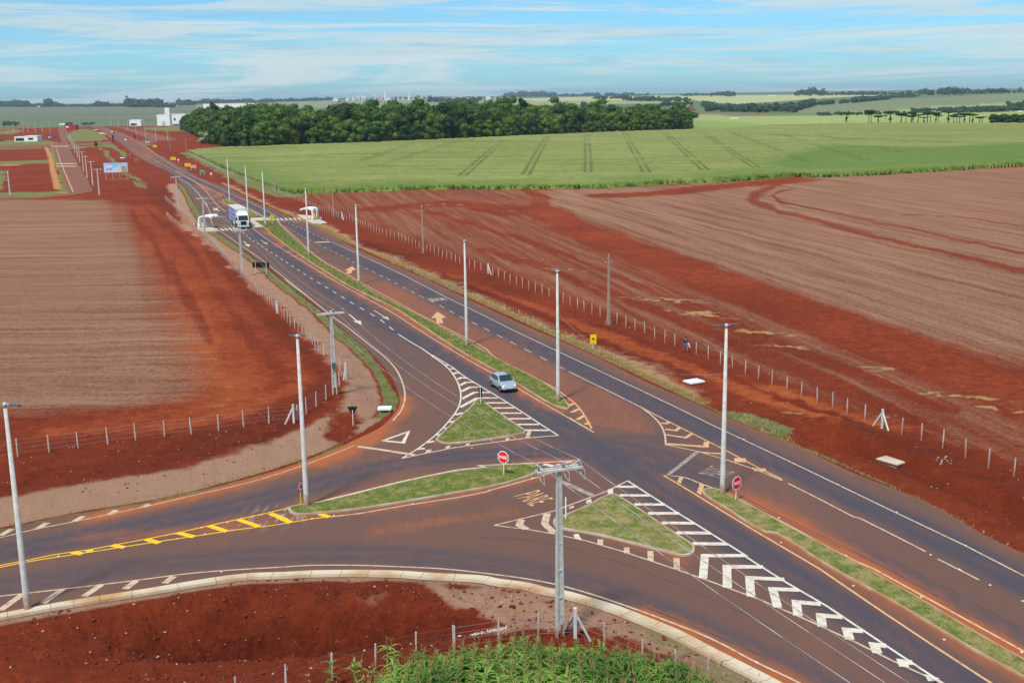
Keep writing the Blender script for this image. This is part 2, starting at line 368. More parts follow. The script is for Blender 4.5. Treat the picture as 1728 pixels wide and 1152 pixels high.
straw = np.zeros(GX.shape); grass = straw.copy(); grav = straw.copy(); dry = straw.copy(); tone = np.full(GX.shape, .42)
def mx(a, w_, v): return a*(1-w_)+v*w_
sl = area([(-400, 333), (-80, 335), (60, 336), (185, 337), (205, 345), (220, 375), (243, 408), (270, 450), (296, 500), (322, 545), (350, 590), (366, 635), (352, 668), (270, 690), (150, 703), (90, 710), (0, 718), (-300, 765), (-900, 805)], 8)
straw = mx(straw, sl, .72)
straw = mx(straw, line([(120, 400), (210, 395), (260, 410)], 3, .9)*.5, .4)
tr = area([(215, 345), (330, 370), (500, 520), (570, 620), (560, 680), (420, 715), (200, 735), (90, 728), (250, 690), (340, 665), (340, 610), (290, 520), (240, 420)], 4)
tone = mx(tone, tr, .62)
tone = mx(tone, area([(285, 560), (330, 480), (400, 540), (440, 640), (380, 680), (310, 640)], 8), .8)
# right-hand fields
srb = area([(470, 322), (860, 318), (1130, 310), (1728, 280), (2600, 240), (2600, 1040), (1900, 800), (1728, 790), (1488, 712), (1215, 605), (985, 515), (823, 453), (640, 388), (509, 338)], 2.5)
straw = mx(straw, srb, .44)
sra = area([(905, 322), (1130, 313), (1300, 303), (1728, 282), (2600, 240), (2600, 700), (2100, 690), (1728, 605), (1500, 545), (1300, 478), (1100, 405), (1000, 374), (915, 345)], 4)
straw = mx(straw, sra, .69)
db_ = line([(640, 352), (760, 342), (830, 350), (905, 352), (960, 382), (1100, 432), (1300, 508), (1500, 582), (1728, 665), (2200, 830)], 5.0, .6)
straw = mx(straw, db_, .14); tone = mx(tone, db_, .5)
for pts, wd in (([(880, 318), (912, 333), (905, 352), (860, 362), (800, 352)], 2.4), ([(1340, 303), (1282, 322), (1268, 338), (1300, 352), (1400, 378), (1500, 404), (1728, 458), (2000, 525)], 1.9), ([(1330, 320), (1300, 330), (1330, 345), (1450, 368), (1728, 428)], 1.1), ([(1530, 362), (1620, 366), (1728, 380)], .9), ([(820, 420), (1000, 482), (1200, 560), (1400, 650), (1560, 715)], 1.6), ([(700, 350), (900, 410), (1080, 480), (1300, 575), (1600, 690)], 1.2), ([(1000, 385), (1150, 440), (1300, 500)], 1.0)):
    straw = mx(straw, line(pts, wd, .6)*.75, .22)
tone = mx(tone, line([(940, 323), (1060, 330), (1130, 318), (1240, 312), (1345, 303), (1500, 298), (1728, 284)], 6, .8), .5)
straw = mx(straw, line([(1030, 330), (1130, 325), (1200, 316), (1345, 304)], 6, .8), .1)
for (px, py, rx_, ry_) in ((1120, 505, 10, 2.3), (1175, 528, 6, 2), (1290, 560, 5, 1.6), (1330, 582, 5, 1.3), (1475, 622, 4, 1.4), (1600, 668, 7, 1.6), (960, 455, 8, 1.3), (905, 435, 5, 1), (750, 345, 12, 1.5), (1200, 533, 8, 1.5), (1680, 690, 5, 1), (1480, 700, 2.5, .5), (1360, 702, 4, .6)):
    cx, cy = G(px, py); dry = np.maximum(dry, np.exp(-((WX-cx)/rx_)**2-((WY-cy-(WX-cx)*-.55)/ry_/1.3)**2)*.75)
for (px, py, rx_, ry_) in ((110, 690, 6, 1.5), (380, 690, 5, 1), (400, 660, 4, 1), (330, 715, 5, .7), (420, 600, 5, 1.5), (360, 560, 5, 1.5)):
    cx, cy = G(px, py); dry = np.maximum(dry, np.exp(-((WX-cx)/rx_)**2-((WY-cy)/ry_)**2)*.42)
dry *= smooth(fbm(GX/2.2-GY/1.1, GY/.9+GX/2.5, 303, 4), .40, .62)
# roadside strips
rightside = pin(GX, GY, W([(470, 322), (2600, 322), (2600, 1400), (1900, 1010), (1567, 845), (1200, 690), (1001, 597), (718, 468), (592, 412), (424, 334), (300, 275), (244, 236)]))*1.0
nz = fbm(GX/5, GY/5, 55, 4)
band = smooth(SD, -.2, .1)*(1-smooth(SD+(nz-.5)*3, 2.2, 3.8))
upto = 1-area([(1215, 640), (1900, 640), (2600, 1200), (1500, 1200), (1195, 700)], 2)
grass = mx(grass, rightside*band*upto, .52); dry = np.maximum(dry, rightside*band*upto*.58)
bnd2 = rightside*smooth(SD, 1.0, 2.0)*(1-smooth(SD+(nz-.5)*5, 3.0, 5.0))*upto; grav = mx(grav, bnd2, .40); grass = mx(grass, bnd2, .30)
thin = rightside*smooth(SD, -.2, .05)*(1-smooth(SD+(nz-.5)*1.2, .35, .8))*(1-upto); grass = mx(grass, thin, .7); dry = np.maximum(dry, thin*.5)
for pts, wd in (([(1240, 700), (1275, 708), (1320, 728)], 1.1),):
    q = line(pts, wd, .5); grass = mx(grass, q, .75); dry = np.maximum(dry, q*.45)
q = area([(596, 402), (700, 420), (718, 430), (700, 437), (650, 433), (610, 415)], 2); tone = mx(tone, q, .12)
tone = mx(tone, rightside*smooth(SD, 4, 6)*(1-srb)*.7, .36)
tone = mx(tone, line([(1290, 660), (1400, 700), (1480, 722)], 2.2, .8), .95)
tone = mx(tone, area([(1420, 715), (1560, 730), (1728, 800), (1900, 900), (1900, 960), (1700, 860), (1500, 790), (1430, 750)], 2), .22)
leftside = pin(GX, GY, W([(-400, 300), (301, 300), (345, 372), (487, 481), (620, 589), (674, 672), (668, 690), (560, 760), (380, 820), (0, 896), (-500, 960)]))*1.0
lm = leftside*area([(200, 262), (700, 262), (700, 712), (560, 712), (470, 520), (330, 400)], 2)
q = lm*smooth(SD, -.2, .1)*(1-smooth(SD+(nz-.5)*1.2, 1.3, 2.0)); grass = mx(grass, q, .72); dry = np.maximum(dry, q*.6)
q = lm*smooth(SD+(nz-.5), 1.4, 2.2)*(1-smooth(SD+(nz-.5)*3, 4.2, 6.5)); grav = mx(grav, q, .72)
ln = leftside*(1-area([(200, 262), (720, 262), (720, 700), (640, 705), (560, 712), (470, 520), (330, 400)], 1))
q = ln*smooth(SD, -.2, .0)*(1-smooth(SD+(nz-.5)*.8, .35, .75)); grass = mx(grass, q, .85)
q = ln*smooth(SD, .5, .9)*(1-smooth(SD+(nz-.5)*3.5, 4.5, 6.6)); grav = mx(grav, q, .92)
q = area([(560, 705), (600, 700), (615, 730), (575, 748), (548, 738)], .8)*leftside; grav = mx(grav, q, .15)
tone = mx(tone, leftside*smooth(SD, 5, 7)*(1-smooth(SD, 9, 15)), .26)
# south of the side road
southm = pin(GX, GY, W([(-600, 1130), (0, 1034), (250, 993), (585, 961), (820, 971), (956, 996), (1146, 1062), (1340, 1162), (2100, 1700), (600, 2500), (-900, 2500)]))*1.0
tone = mx(tone, southm, .34)
for cx_, cy_, a_, b_, d_ in PIT[:3]: tone -= .16*np.exp(-((GX-cx_)/a_)**2-((GY-cy_)/b_)**2)  # soil colour lowered inside the pits, standing in for shading in the hollows
for pts_, v_ in (([(250, 345), (300, 380), (330, 420), (390, 500), (470, 590), (520, 650)], .62), ([(232, 350), (285, 400), (330, 470), (380, 560), (400, 640)], .6), ([(262, 342), (330, 395), (400, 480), (480, 560)], .36), ([(225, 352), (262, 410), (300, 480), (350, 580)], .36), ([(215, 345), (300, 352), (345, 395), (420, 500), (510, 590)], .34), ([(90, 735), (250, 728), (400, 705), (500, 660)], .75), ([(1000, 545), (1150, 605), (1300, 665), (1450, 715)], .15), ([(960, 540), (1120, 602), (1280, 668)], .75), ([(760, 465), (900, 520), (1060, 585)], .7), ([(740, 462), (880, 518), (1050, 590), (1180, 640)], .15)):
    q_ = line(pts_, .7 if v_ < .5 else 1.3, .7)*.8; tone = mx(tone, q_, v_)
q = area([(700, 985), (850, 990), (930, 1005), (1000, 1020), (1060, 1040), (1150, 1075), (1300, 1150), (1450, 1260), (1250, 1200), (1120, 1110), (1010, 1062), (900, 1065), (820, 1062), (780, 1056), (850, 1040), (760, 1015)], .5)*southm
grav = mx(grav, q, .70); 
q = area([(1030, 1030), (1150, 1072), (1300, 1145), (1500, 1280), (1400, 1270), (1220, 1150), (1100, 1085)], .5)*southm; grass = mx(grass, q, .48)
q = southm*smooth(SD, .8, 1.1)*(1-smooth(SD+(nz-.5)*.8, 1.3, 1.9)); grav = mx(grav, q*.9, .8)
q = line([(628, 996), (640, 1000)], .8, .9)*southm; grav = mx(grav, q, .4)
# lots and tracks on the left, far
for pts, c in (([(-60, 325), (0, 326), (100, 322), (96, 290), (82, 250), (90, 247), (105, 280), (122, 325), (60, 333), (-60, 334)], 'g'),
               ([(-60, 274), (0, 273), (88, 270), (88, 274), (0, 280), (-60, 281)], 'g'), ([(-60, 281), (0, 286), (12, 290), (4, 320), (-60, 324)], 'g'),
               ([(-60, 238), (0, 237), (80, 237), (90, 240), (110, 242), (104, 246), (60, 246), (0, 247.5), (-60, 248)], 'g'),
               ([(-60, 251), (70, 248), (70, 250), (-60, 254)], 'g'),
               ([(128, 219), (150, 217), (170, 226), (185, 236), (150, 239), (115, 240), (112, 228), (120, 222)], 'g'),
               ([(115, 248), (160, 245.5), (192, 243), (197, 247), (215, 262), (222, 268), (205, 262), (192, 250), (166, 247), (118, 252)], 'g'),
               ([(132, 278), (146, 300), (158, 323), (152, 325), (140, 305), (126, 280), (114, 250), (118, 250)], 'g'),
               ([(170, 248), (180, 256), (200, 276), (214, 290), (240, 306), (250, 317), (246, 319), (228, 305), (206, 290), (192, 277), (166, 250)], 'g'),
               ([(172, 217), (197, 224), (225, 235), (262, 244), (240, 246), (215, 236), (192, 225)], 'g'),
               ([(244, 216), (305, 212), (310, 222), (270, 221), (240, 219)], 'g'),
               ([(250, 252), (268, 262), (300, 281), (325, 287), (300, 292), (285, 283), (262, 268), (247, 256)], 'g'),
               ([(-60, 228), (-60, 222), (34, 219), (40, 222), (20, 226)], 'g')):
    grass = mx(grass, area(pts, 1.5), .85)
q = line([(78, 249), (84, 262), (90, 290), (97, 318)], 1.1, .3, True)+line([(-60, 333), (40, 329.5), (80, 328), (110, 325)], 1.0, .3, True)+line([(0, 279), (60, 277.5), (92, 277.5)], .9, .3, True)
q = np.clip(q, 0, 1); orange = q.copy()
grass = mx(grass, line([(318, 258), (350, 272), (400, 297), (440, 314), (490, 330)], 5, .6), .8)
grass = mx(grass, area([(384, 249), (320, 258), (314, 262), (328, 262), (380, 254)], 1), .5)
grass = mx(grass, area([(306, 219), (330, 229), (352, 239), (384, 251), (430, 250.5), (500, 247), (640, 243), (860, 233), (1000, 226), (1165, 219), (1165, 196), (306, 196)], 3), 1.0)
# ---- the far country, field by field: colour of the crop or soil
FC = np.zeros((len(GX), 4)); FC[:, 3] = smooth(rr_, 1450, 1600)
FC[:, :3] = (.10, .15, .06)
def far(pts, c):
    P = np.array([GF(*p)[:2] for p in pts]); k = rr_ > 600
    w_ = np.zeros(GX.shape); w_[k] = smooth(sdp(GX[k], GY[k], P), -3, 3)
    for i in range(3): FC[:, i] = mx(FC[:, i], w_, c[i])
    FC[:, 3] = np.maximum(FC[:, 3], w_)
far([(-300, 184), (0, 182), (150, 181), (330, 180), (330, 214), (190, 213), (140, 210), (60, 209), (-300, 212)], (.135, .145, .085))
for y0, cc in ((186, (.13, .15, .085)), (192, (.105, .14, .07)), (198, (.125, .15, .08)), (203, (.10, .14, .07))):
    far([(-300, y0+1.6), (330, y0-1), (330, y0+1), (-300, y0+3.6)], cc)
far([(330, 178), (560, 168), (760, 168), (900, 168), (900, 180), (330, 184)], (.20, .23, .12))
far([(740, 172), (900, 168), (1165, 166), (1165, 174), (900, 178), (740, 178)], (.28, .27, .13))
far([(-300, 181), (330, 177.5), (560, 167.5), (560, 165.5), (-300, 178)], (.16, .2, .10))
far([(1165, 178), (1300, 172), (1420, 172), (1420, 196), (1165, 196)], (.12, .16, .07))
far([(860, 167), (1100, 161), (1420, 160), (1500, 160.5), (1360, 168), (1240, 176), (1165, 168), (900, 171)], (.38, .38, .17))
far([(1340, 180), (1480, 169), (1728, 157), (1900, 150), (2400, 150), (2400, 190), (1728, 190), (1340, 193)], (.17, .195, .10))
far([(1470, 190), (1560, 182), (1728, 171), (2400, 158), (2400, 196), (1728, 190)], (.24, .29, .12))
far([(1166, 190), (1300, 190), (1300, 194), (1166, 194)], (.20, .12, .07))
far([(1166, 194), (1420, 194), (1430, 189), (1728, 190), (2400, 186), (2400, 214), (1728, 211), (1400, 211), (1180, 224), (1166, 216)], (.27, .31, .10))
far([(1166, 203), (1250, 206), (1300, 212), (1240, 219), (1180, 222), (1160, 217)], (.21, .28, .075))
far([(1160, 217), (1200, 217.5), (1215, 221), (1180, 223), (1160, 222)], (.30, .13, .06))
gso = np_mesh('ground', np.stack([GX, GY, GZ], 1), GFc, None, 4, True) if False else None
me = bpy.data.meshes.new('ground'); VV = np.stack([GX, GY, GZ], 1).astype(np.float32)
me.vertices.add(len(VV)); me.vertices.foreach_set('co', VV.ravel()); me.loops.add(GFc.size); me.loops.foreach_set('vertex_index', GFc[:, ::-1].astype(np.int32).ravel())
me.polygons.add(len(GFc)); me.polygons.foreach_set('loop_start', np.arange(len(GFc), dtype=np.int32)*4); me.polygons.foreach_set('use_smooth', np.ones(len(GFc), bool)); me.update(calc_edges=True)
fattr(me, 'W1', np.stack([straw, grass, grav, tone], 1)); fattr(me, 'W2', np.stack([dry, orange, np.zeros_like(dry), np.ones_like(dry)], 1)); fattr(me, 'FC', FC)
# direction of the drill rows: across and along
rowR = np.array(G(1728, 665))-np.array(G(1100, 432)); rowR /= np.linalg.norm(rowR)
isR = pin(GX, GY, W([(470, 322), (2600, 200), (2600, 1400), (1567, 850), (1001, 600), (592, 412)]))
U = np.where(isR, GX*rowR[0]+GY*rowR[1], GX); V_ = np.where(isR, -GX*rowR[1]+GY*rowR[0], GY)
fattr(me, 'ROW', np.stack([U/1000, V_/1000, np.zeros_like(U), np.ones_like(U)], 1))
ground = bpy.data.objects.new('ground', me); C.objects.link(ground); struct(ground)

def soil_material():
    m_ = bpy.data.materials.new('soil_and_fields'); m_.use_nodes = True; t = m_.node_tree; b = t.nodes['Principled BSDF']
    b.inputs['Roughness'].default_value = .95; b.inputs['Specular IOR Level'].default_value = .1
    L = t.links.new
    geo = N(t, 'ShaderNodeNewGeometry'); P = geo.outputs['Position']
    def attr(n): return N(t, 'ShaderNodeAttribute', _attribute_name=n)
    def noise(vec, sc, det=5, ro=.6, dist=0, scale3=None):
        if scale3 is not None:
            mp = N(t, 'ShaderNodeMapping'); mp.inputs['Scale'].default_value = scale3; L(vec, mp.inputs[0]); vec = mp.outputs[0]
        n = N(t, 'ShaderNodeTexNoise', Scale=sc, Detail=det, Roughness=ro, Distortion=dist); L(vec, n.inputs['Vector']); return n.outputs[0]
    def M(op, a, b_=0.0, c=None, clamp=False):
        n = N(t, 'ShaderNodeMath', _operation=op, _use_clamp=clamp)
        for i, v in enumerate((a, b_) if c is None else (a, b_, c)):
            if isinstance(v, (int, float)): n.inputs[i].default_value = v
            else: L(v, n.inputs[i])
        return n.outputs[0]
    def ramp(f, c0, c1, a=0.3, b_=.7):
        mr = N(t, 'ShaderNodeMapRange'); mr.inputs[1].default_value = a; mr.inputs[2].default_value = b_; L(f, mr.inputs[0])
        mx_ = N(t, 'ShaderNodeMix', _data_type='RGBA'); mx_.inputs[6].default_value = c0+(1,); mx_.inputs[7].default_value = c1+(1,); L(mr.outputs[0], mx_.inputs[0]); return mx_.outputs[2]
    def mix(a, b_, f):
        mx_ = N(t, 'ShaderNodeMix', _data_type='RGBA'); L(a, mx_.inputs[6]); L(b_, mx_.inputs[7]); L(f, mx_.inputs[0]); return mx_.outputs[2]
    w1 = attr('W1'); s1 = N(t, 'ShaderNodeSeparateColor'); L(w1.outputs['Color'], s1.inputs[0]); w2 = attr('W2'); s2 = N(t, 'ShaderNodeSeparateColor'); L(w2.outputs['Color'], s2.inputs[0])
    fc = attr('FC'); row = attr('ROW'); RV = row.outputs['Color']
    straw_, grass_, grav_, tone_ = s1.outputs[0], s1.outputs[1], s1.outputs[2], w1.outputs['Alpha']
    n_big = noise(P, .05, 5, .6); n_mid = noise(P, .7, 6, .65); n_fine = noise(P, 5, 5, .75); n_clod = noise(P, 18, 3, .7); n_grn = noise(P, 2.4, 7, .82)
    streak = noise(RV, 1, 6, .62, .3, (14, 520, 1)); streak2 = noise(RV, 1, 5, .65, .2, (60, 2200, 1))
    stk = M('ADD', M('MULTIPLY', streak, .6), M('MULTIPLY', streak2, .4))
    # earth
    tf = M('ADD', M('ADD', tone_, M('MULTIPLY', M('SUBTRACT', n_big, .5), .7)), M('ADD', M('MULTIPLY', M('SUBTRACT', n_mid, .5), .75), M('MULTIPLY', M('SUBTRACT', M('ADD', M('MULTIPLY', n_fine, .4), M('MULTIPLY', n_grn, .6)), .5), 1.5)))
    e0 = ramp(tf, SOIL0, SOIL1, 0.0, .55); e1 = ramp(tf, SOIL1, SOIL2, .5, 1.05)
    soil = mix(e0, e1, M('GREATER_THAN', tf, .525))
    sp = noise(P, 9, 2, .5); spot = M('MULTIPLY', M('GREATER_THAN', sp, .735), .55)
    peb = N(t, 'ShaderNodeRGB'); peb.outputs[0].default_value = (.42, .27, .20, 1); soil = mix(soil, peb.outputs[0], spot)
    def sel(wt, nz_, k=3.2, bias=0.0):   # patchy cover: more of it where the weight is high
        return M('ADD', M('MULTIPLY', M('SUBTRACT', M('ADD', wt, M('MULTIPLY', M('SUBTRACT', nz_, .5), 1.5)), .5+bias), k), .5, clamp=True)
    fine2 = M('ADD', M('MULTIPLY', n_grn, .5), M('MULTIPLY', stk, .5))
    strawc = ramp(fine2, STRAW0, STRAW1, .41, .57)
    col = mix(soil, strawc, M('MULTIPLY', sel(straw_, M('ADD', M('MULTIPLY', stk, .62), M('MULTIPLY', n_grn, .38)), 2.6), .88))
    gn = noise(P, 22, 4, .8); gravc = ramp(gn, (.23, .095, .048), (.52, .345, .235), .33, .68)
    col = mix(col, gravc, M('MULTIPLY', sel(grav_, M('ADD', M('MULTIPLY', n_mid, .5), M('MULTIPLY', gn, .5)), 2.2), .92))
    dryc = ramp(n_clod, (.30, .17, .055), (.60, .42, .19), .35, .65)
    col = mix(col, dryc, M('MULTIPLY', sel(s2.outputs[0], M('ADD', M('MULTIPLY', n_mid, .35), M('MULTIPLY', n_clod, .65)), 3.5, .05), .85))
    gcol = ramp(M('ADD', M('MULTIPLY', n_clod, .5), M('MULTIPLY', n_mid, .5)), GRASS0, GRASS1, .35, .65)
    col = mix(col, gcol, sel(grass_, M('ADD', M('MULTIPLY', n_mid, .4), M('MULTIPLY', n_clod, .6)), 4.0))
    oc = N(t, 'ShaderNodeRGB'); oc.outputs[0].default_value = (.46, .20, .07, 1); col = mix(col, oc.outputs[0], s2.outputs[1])
    # far fields, with long faint variation
    fn = noise(RV, 1, 5, .65, 0, (1.5, 12, 1)); fv = N(t, 'ShaderNodeMapRange'); fv.inputs[3].default_value = .72; fv.inputs[4].default_value = 1.28; L(fn, fv.inputs[0])
    fm = N(t, 'ShaderNodeVectorMath', _operation='SCALE'); L(fc.outputs['Color'], fm.inputs[0]); L(fv.outputs[0], fm.inputs['Scale'])
    col = mix(col, fm.outputs[0], fc.outputs['Alpha'])
    L(col, b.inputs['Base Color'])
    bh = M('ADD', M('ADD', M('MULTIPLY', n_fine, .4), M('MULTIPLY', n_grn, 1.0)), M('ADD', M('MULTIPLY', n_clod, .3), M('MULTIPLY', stk, .25)))
    bp = N(t, 'ShaderNodeBump', Strength=.9, Distance=.22); L(bh, bp.inputs['Height']); L(bp.outputs[0], b.inputs['Normal'])
    return m_
SOIL0, SOIL1, SOIL2 = (.090, .0140, .0055), (.225, .036, .0105), (.44, .110, .030)
STRAW0, STRAW1 = (.155, .066, .034), (.36, .205, .125)
GRASS0, GRASS1 = (.085, .095, .022), (.24, .235, .085)
ground.data.materials.append(soil_material())
# ---------------------------------------------------------------- asphalt
def cdt(poly, step, z, extra=None):
    """triangulated sheet filling an outline, with inner points every `step` metres near the camera and wider far off"""
    P = np.array(poly, float); x0, y0 = P.min(0); x1, y1 = P.max(0)
    pts = []
    y = y0+step
    while y < y1:
        s = step*max(1, abs(y)/90)
        xs = np.arange(x0+s, x1, s)+((len(pts) % 2)*s*.5); pts.append(np.stack([xs, np.full(xs.shape, y)], 1)); y += s*(1.0 if y < 300 else 1.6)
    I = np.concatenate(pts) if pts else np.zeros((0, 2))
    d = sdp(I[:, 0], I[:, 1], P); I = I[d > step*.35]
    co = [Vector(p) for p in P]+[Vector(p) for p in I]
    n = len(P); r = delaunay_2d_cdt(co, [(i, (i+1) % n) for i in range(n)], [], 1, 1e-4)
    V = np.array([(v[0], v[1], z) for v in r[0]]); F = [tuple(f) for f in r[2]]
    return V, F
def sheet(name, poly, mt, step=2.0, z=0.0, attrs=None):
    V, F = cdt(poly, step, z)
    # make all triangles face up
    F = [f if ((V[f[1]]-V[f[0]])[0]*(V[f[2]]-V[f[0]])[1]-(V[f[1]]-V[f[0]])[1]*(V[f[2]]-V[f[0]])[0]) > 0 else f[::-1] for f in F]
    o = mesh_obj(name, V, F, mt)
    if attrs:
        for k_, fn in attrs.items(): fattr(o.data, k_, fn(V[:, 0], V[:, 1]))
    return o
def asphalt_mat():
    m_ = bpy.data.materials.new('asphalt'); m_.use_nodes = True; t = m_.node_tree; b = t.nodes['Principled BSDF']; L = t.links.new
    b.inputs['Roughness'].default_value = .85; b.inputs['Specular IOR Level'].default_value = .25
    g = N(t, 'ShaderNodeNewGeometry'); P = g.outputs['Position']
    at = N(t, 'ShaderNodeAttribute', _attribute_name='RD'); s = N(t, 'ShaderNodeSeparateColor'); L(at.outputs['Color'], s.inputs[0])
    def noise(sc, det=5, ro=.6, sc3=None, dist=0):
        v = P
        if sc3: mp = N(t, 'ShaderNodeMapping'); mp.inputs['Scale'].default_value = sc3; mp.inputs['Rotation'].default_value = (0, 0, R(27)); L(P, mp.inputs[0]); v = mp.outputs[0]
        n = N(t, 'ShaderNodeTexNoise', Scale=sc, Detail=det, Roughness=ro, Distortion=dist); L(v, n.inputs[0]); return n.outputs[0]
    def M(op, a, b_, clamp=False):
        n = N(t, 'ShaderNodeMath', _operation=op, _use_clamp=clamp)
        for i, v in enumerate((a, b_)):
            if isinstance(v, (int, float)): n.inputs[i].default_value = v
            else: L(v, n.inputs[i])
        return n.outputs[0]
    def mix(a, b_, f):
        mx_ = N(t, 'ShaderNodeMix', _data_type='RGBA')
        for i, v in ((6, a), (7, b_), (0, f)):
            if isinstance(v, tuple): mx_.inputs[i].default_value = v+(1,)
            elif isinstance(v, (int, float)): mx_.inputs[i].default_value = v
            else: L(v, mx_.inputs[i])
        return mx_.outputs[2]
    nb = noise(.12, 5, .6, (1.2, .25, 1)); nm_ = noise(1.3, 5, .65, (1.6, .4, 1)); nf = noise(40, 3, .8); ns = noise(.6, 6, .7, (3.0, .12, 1))
    base = mix(ASPH_A, ASPH_B, M('ADD', M('MULTIPLY', nb, .6), M('MULTIPLY', nm_, .4)))
    wear = M('MULTIPLY', s.outputs[0], M('ADD', .55, M('MULTIPLY', ns, .9)), True)
    c = mix(base, ASPH_WEAR, M('MULTIPLY', wear, .9))
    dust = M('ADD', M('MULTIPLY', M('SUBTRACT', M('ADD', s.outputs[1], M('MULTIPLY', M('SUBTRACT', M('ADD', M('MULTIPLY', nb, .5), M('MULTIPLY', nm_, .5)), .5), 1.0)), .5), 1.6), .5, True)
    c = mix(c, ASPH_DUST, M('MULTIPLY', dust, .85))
    c = mix(c, (.30, .30, .30), M('MULTIPLY', s.outputs[2], M('GREATER_THAN', nm_, .55)))
    # bitumen joints and stone grain
    sp = M('MULTIPLY', M('SUBTRACT', nf, .5), .38); sc = N(t, 'ShaderNodeVectorMath', _operation='SCALE'); L(c, sc.inputs[0]); L(M('ADD', 1.0, sp), sc.inputs['Scale'])
    L(sc.outputs[0], b.inputs['Base Color'])
    bp = N(t, 'ShaderNodeBump', Strength=.25, Distance=.01); L(nf, bp.inputs['Height']); L(bp.outputs[0], b.inputs['Normal'])
    return m_
ASPH_A, ASPH_B, ASPH_WEAR, ASPH_DUST = (.105, .056, .042), (.155, .076, .054), (.052, .049, .066), (.36, .095, .025)
M_asph = asphalt_mat()
TRACKS = [  # centre of a driven lane, wear strength, width
    ([(150, 212.8), (197, 228), (225, 243), (262, 263), (300, 286), (345, 309), (400, 335), (448, 358), (500, 385), (560, 416), (640, 455.5), (755, 512), (870, 568), (1000, 629), (1120, 692), (1240, 744), (1400, 820), (1560, 896), (1728, 982), (1950, 1090)], 1.0, 1.0),
    ([(150, 213), (200, 236), (235, 260), (270, 281), (305, 298), (330, 311), (350, 324), (370, 343), (395, 369), (430, 393), (500, 445), (640, 540), (760, 602), (848, 655), (960, 730), (1050, 792), (1200, 886), (1400, 1012), (1620, 1152), (1800, 1265)], .95, 1.0),
    ([(370, 372), (420, 412), (480, 455), (560, 514), (640, 572), (700, 620)], .25, 1.1),
    ([(-300, 985), (0, 932), (120, 910), (250, 884), (400, 852), (500, 826), (600, 798), (700, 778), (800, 768), (900, 764), (1000, 770), (1100, 790)], .75, 1.0),
    ([(-300, 1050), (0, 990), (180, 962), (350, 943), (550, 932), (700, 938), (850, 955), (1000, 990), (1150, 1048), (1350, 1140), (1500, 1225)], .50, .9),
    ([(1080, 770), (1160, 800), (1250, 846), (1400, 918), (1560, 1005), (1728, 1095), (1900, 1190)], .62, 1.1),
    ([(900, 720), (980, 745), (1040, 752), (1120, 770), (1200, 800)], .6, 1.4), ([(880, 770), (960, 752), (1060, 742), (1120, 740)], .45, 1.6)]
TR = [(catmull(W(p), 4), s_, w_) for p, s_, w_ in TRACKS]
DUSTL = [([(444, 386), (509, 437), (592.5, 489), (668, 526), (783, 602), (890, 664), (940, 694)], .75, .75), ([(463, 374), (519, 424), (592, 470), (710, 535), (820, 594), (927, 653), (975, 690), (998, 722)], .55, .5),
         ([(375, 340), (410, 362), (430, 380)], .9, 1.2), ([(340, 310), (376, 334), (400, 352)], .75, 1.6),
         ([(480, 370), (560, 406), (640, 446)], .25, .8),
         ([(680, 672), (676, 692), (650, 715), (598, 746), (520, 782), (440, 806), (330, 836), (150, 874)], .85, .9), ([(640, 726), (600, 752), (540, 778)], .9, 1.4),
         ([(1210, 846), (1290, 893), (1400, 950), (1560, 1040), (1728, 1140), (1900, 1250)], .7, .75), ([(1230, 838), (1300, 872), (1380, 918), (1450, 958), (1600, 1045), (1728, 1118), (1900, 1215)], 1.0, 1.7),
         ([(1080, 1032), (1150, 1060), (1260, 1115), (1400, 1190)], .8, .8), ([(500, 872), (620, 862), (740, 843), (880, 812), (960, 790)], .55, .8),
         ([(840, 800), (900, 780), (960, 778)], .5, 1.0), ([(500, 852), (640, 822), (760, 797), (880, 783)], .5, .55), ([(150, 905), (340, 893), (480, 872)], .45, 1.2), ([(950, 880), (1040, 905), (1150, 945)], .5, .9), ([(0, 1040), (250, 996), (450, 970), (680, 966), (900, 985)], .35, .6),
         ([(640, 895), (780, 875), (860, 865)], .45, .9), ([(735, 745), (880, 737)], .5, .6), ([(1040, 840), (1110, 880), (1180, 930), (1260, 985)], .18, 1.3)]
DL = [(catmull(W(p), 3), s_, w_) for p, s_, w_ in DUSTL]
turn_lane = W([(560, 445), (640, 466), (780, 536), (960, 627), (1083, 687), (1120, 740), (1000, 720), (880, 640), (640, 505), (520, 430)])
arr_all = W([(150, 210), (640, 437), (1230, 700), (1728, 925), (1728, 975), (1240, 730), (640, 450), (250, 262)])
def road_attr(X, Y):
    wear = np.zeros(X.shape); dust = np.full(X.shape, .16); chalk = np.zeros(X.shape)
    n_ = fbm(X/1.2, Y/1.2, 13, 3)
    for P, s_, w_ in TR:
        d = pdist(X, Y, P); wear = np.maximum(wear, s_*(np.exp(-((d-.85)/.55)**2)+.42*np.exp(-(d/1.9)**4))*(.85+.3*n_))
    for P, s_, w_ in DL:
        d = pdist(X, Y, P); dust = np.maximum(dust, s_*np.exp(-(d/w_/1.15)**2)*(.6+.8*n_))
    dust = np.maximum(dust, .38*smooth(sdp(X, Y, turn_lane), -.5, 1.0)); wear *= 1-.85*smooth(dust, .4, .8)
    dust = np.maximum(dust, .36*np.exp(-(pdist(X, Y, re_w)/.7)**2))
    for px, py in ((488, 868), (470, 862), (455, 878)):
        cx, cy = G(px, py); chalk = np.maximum(chalk, .8*np.exp(-((X-cx)/1.6)**2-((Y-cy)/1.0)**2))
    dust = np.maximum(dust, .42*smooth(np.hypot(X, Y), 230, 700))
    return np.stack([np.clip(wear, 0, 1), np.clip(dust, 0, 1), chalk, np.ones(X.shape)], 1)
road = sheet('road', MAIN, M_asph, .8, 0.0, {'RD': road_attr}); struct(road)
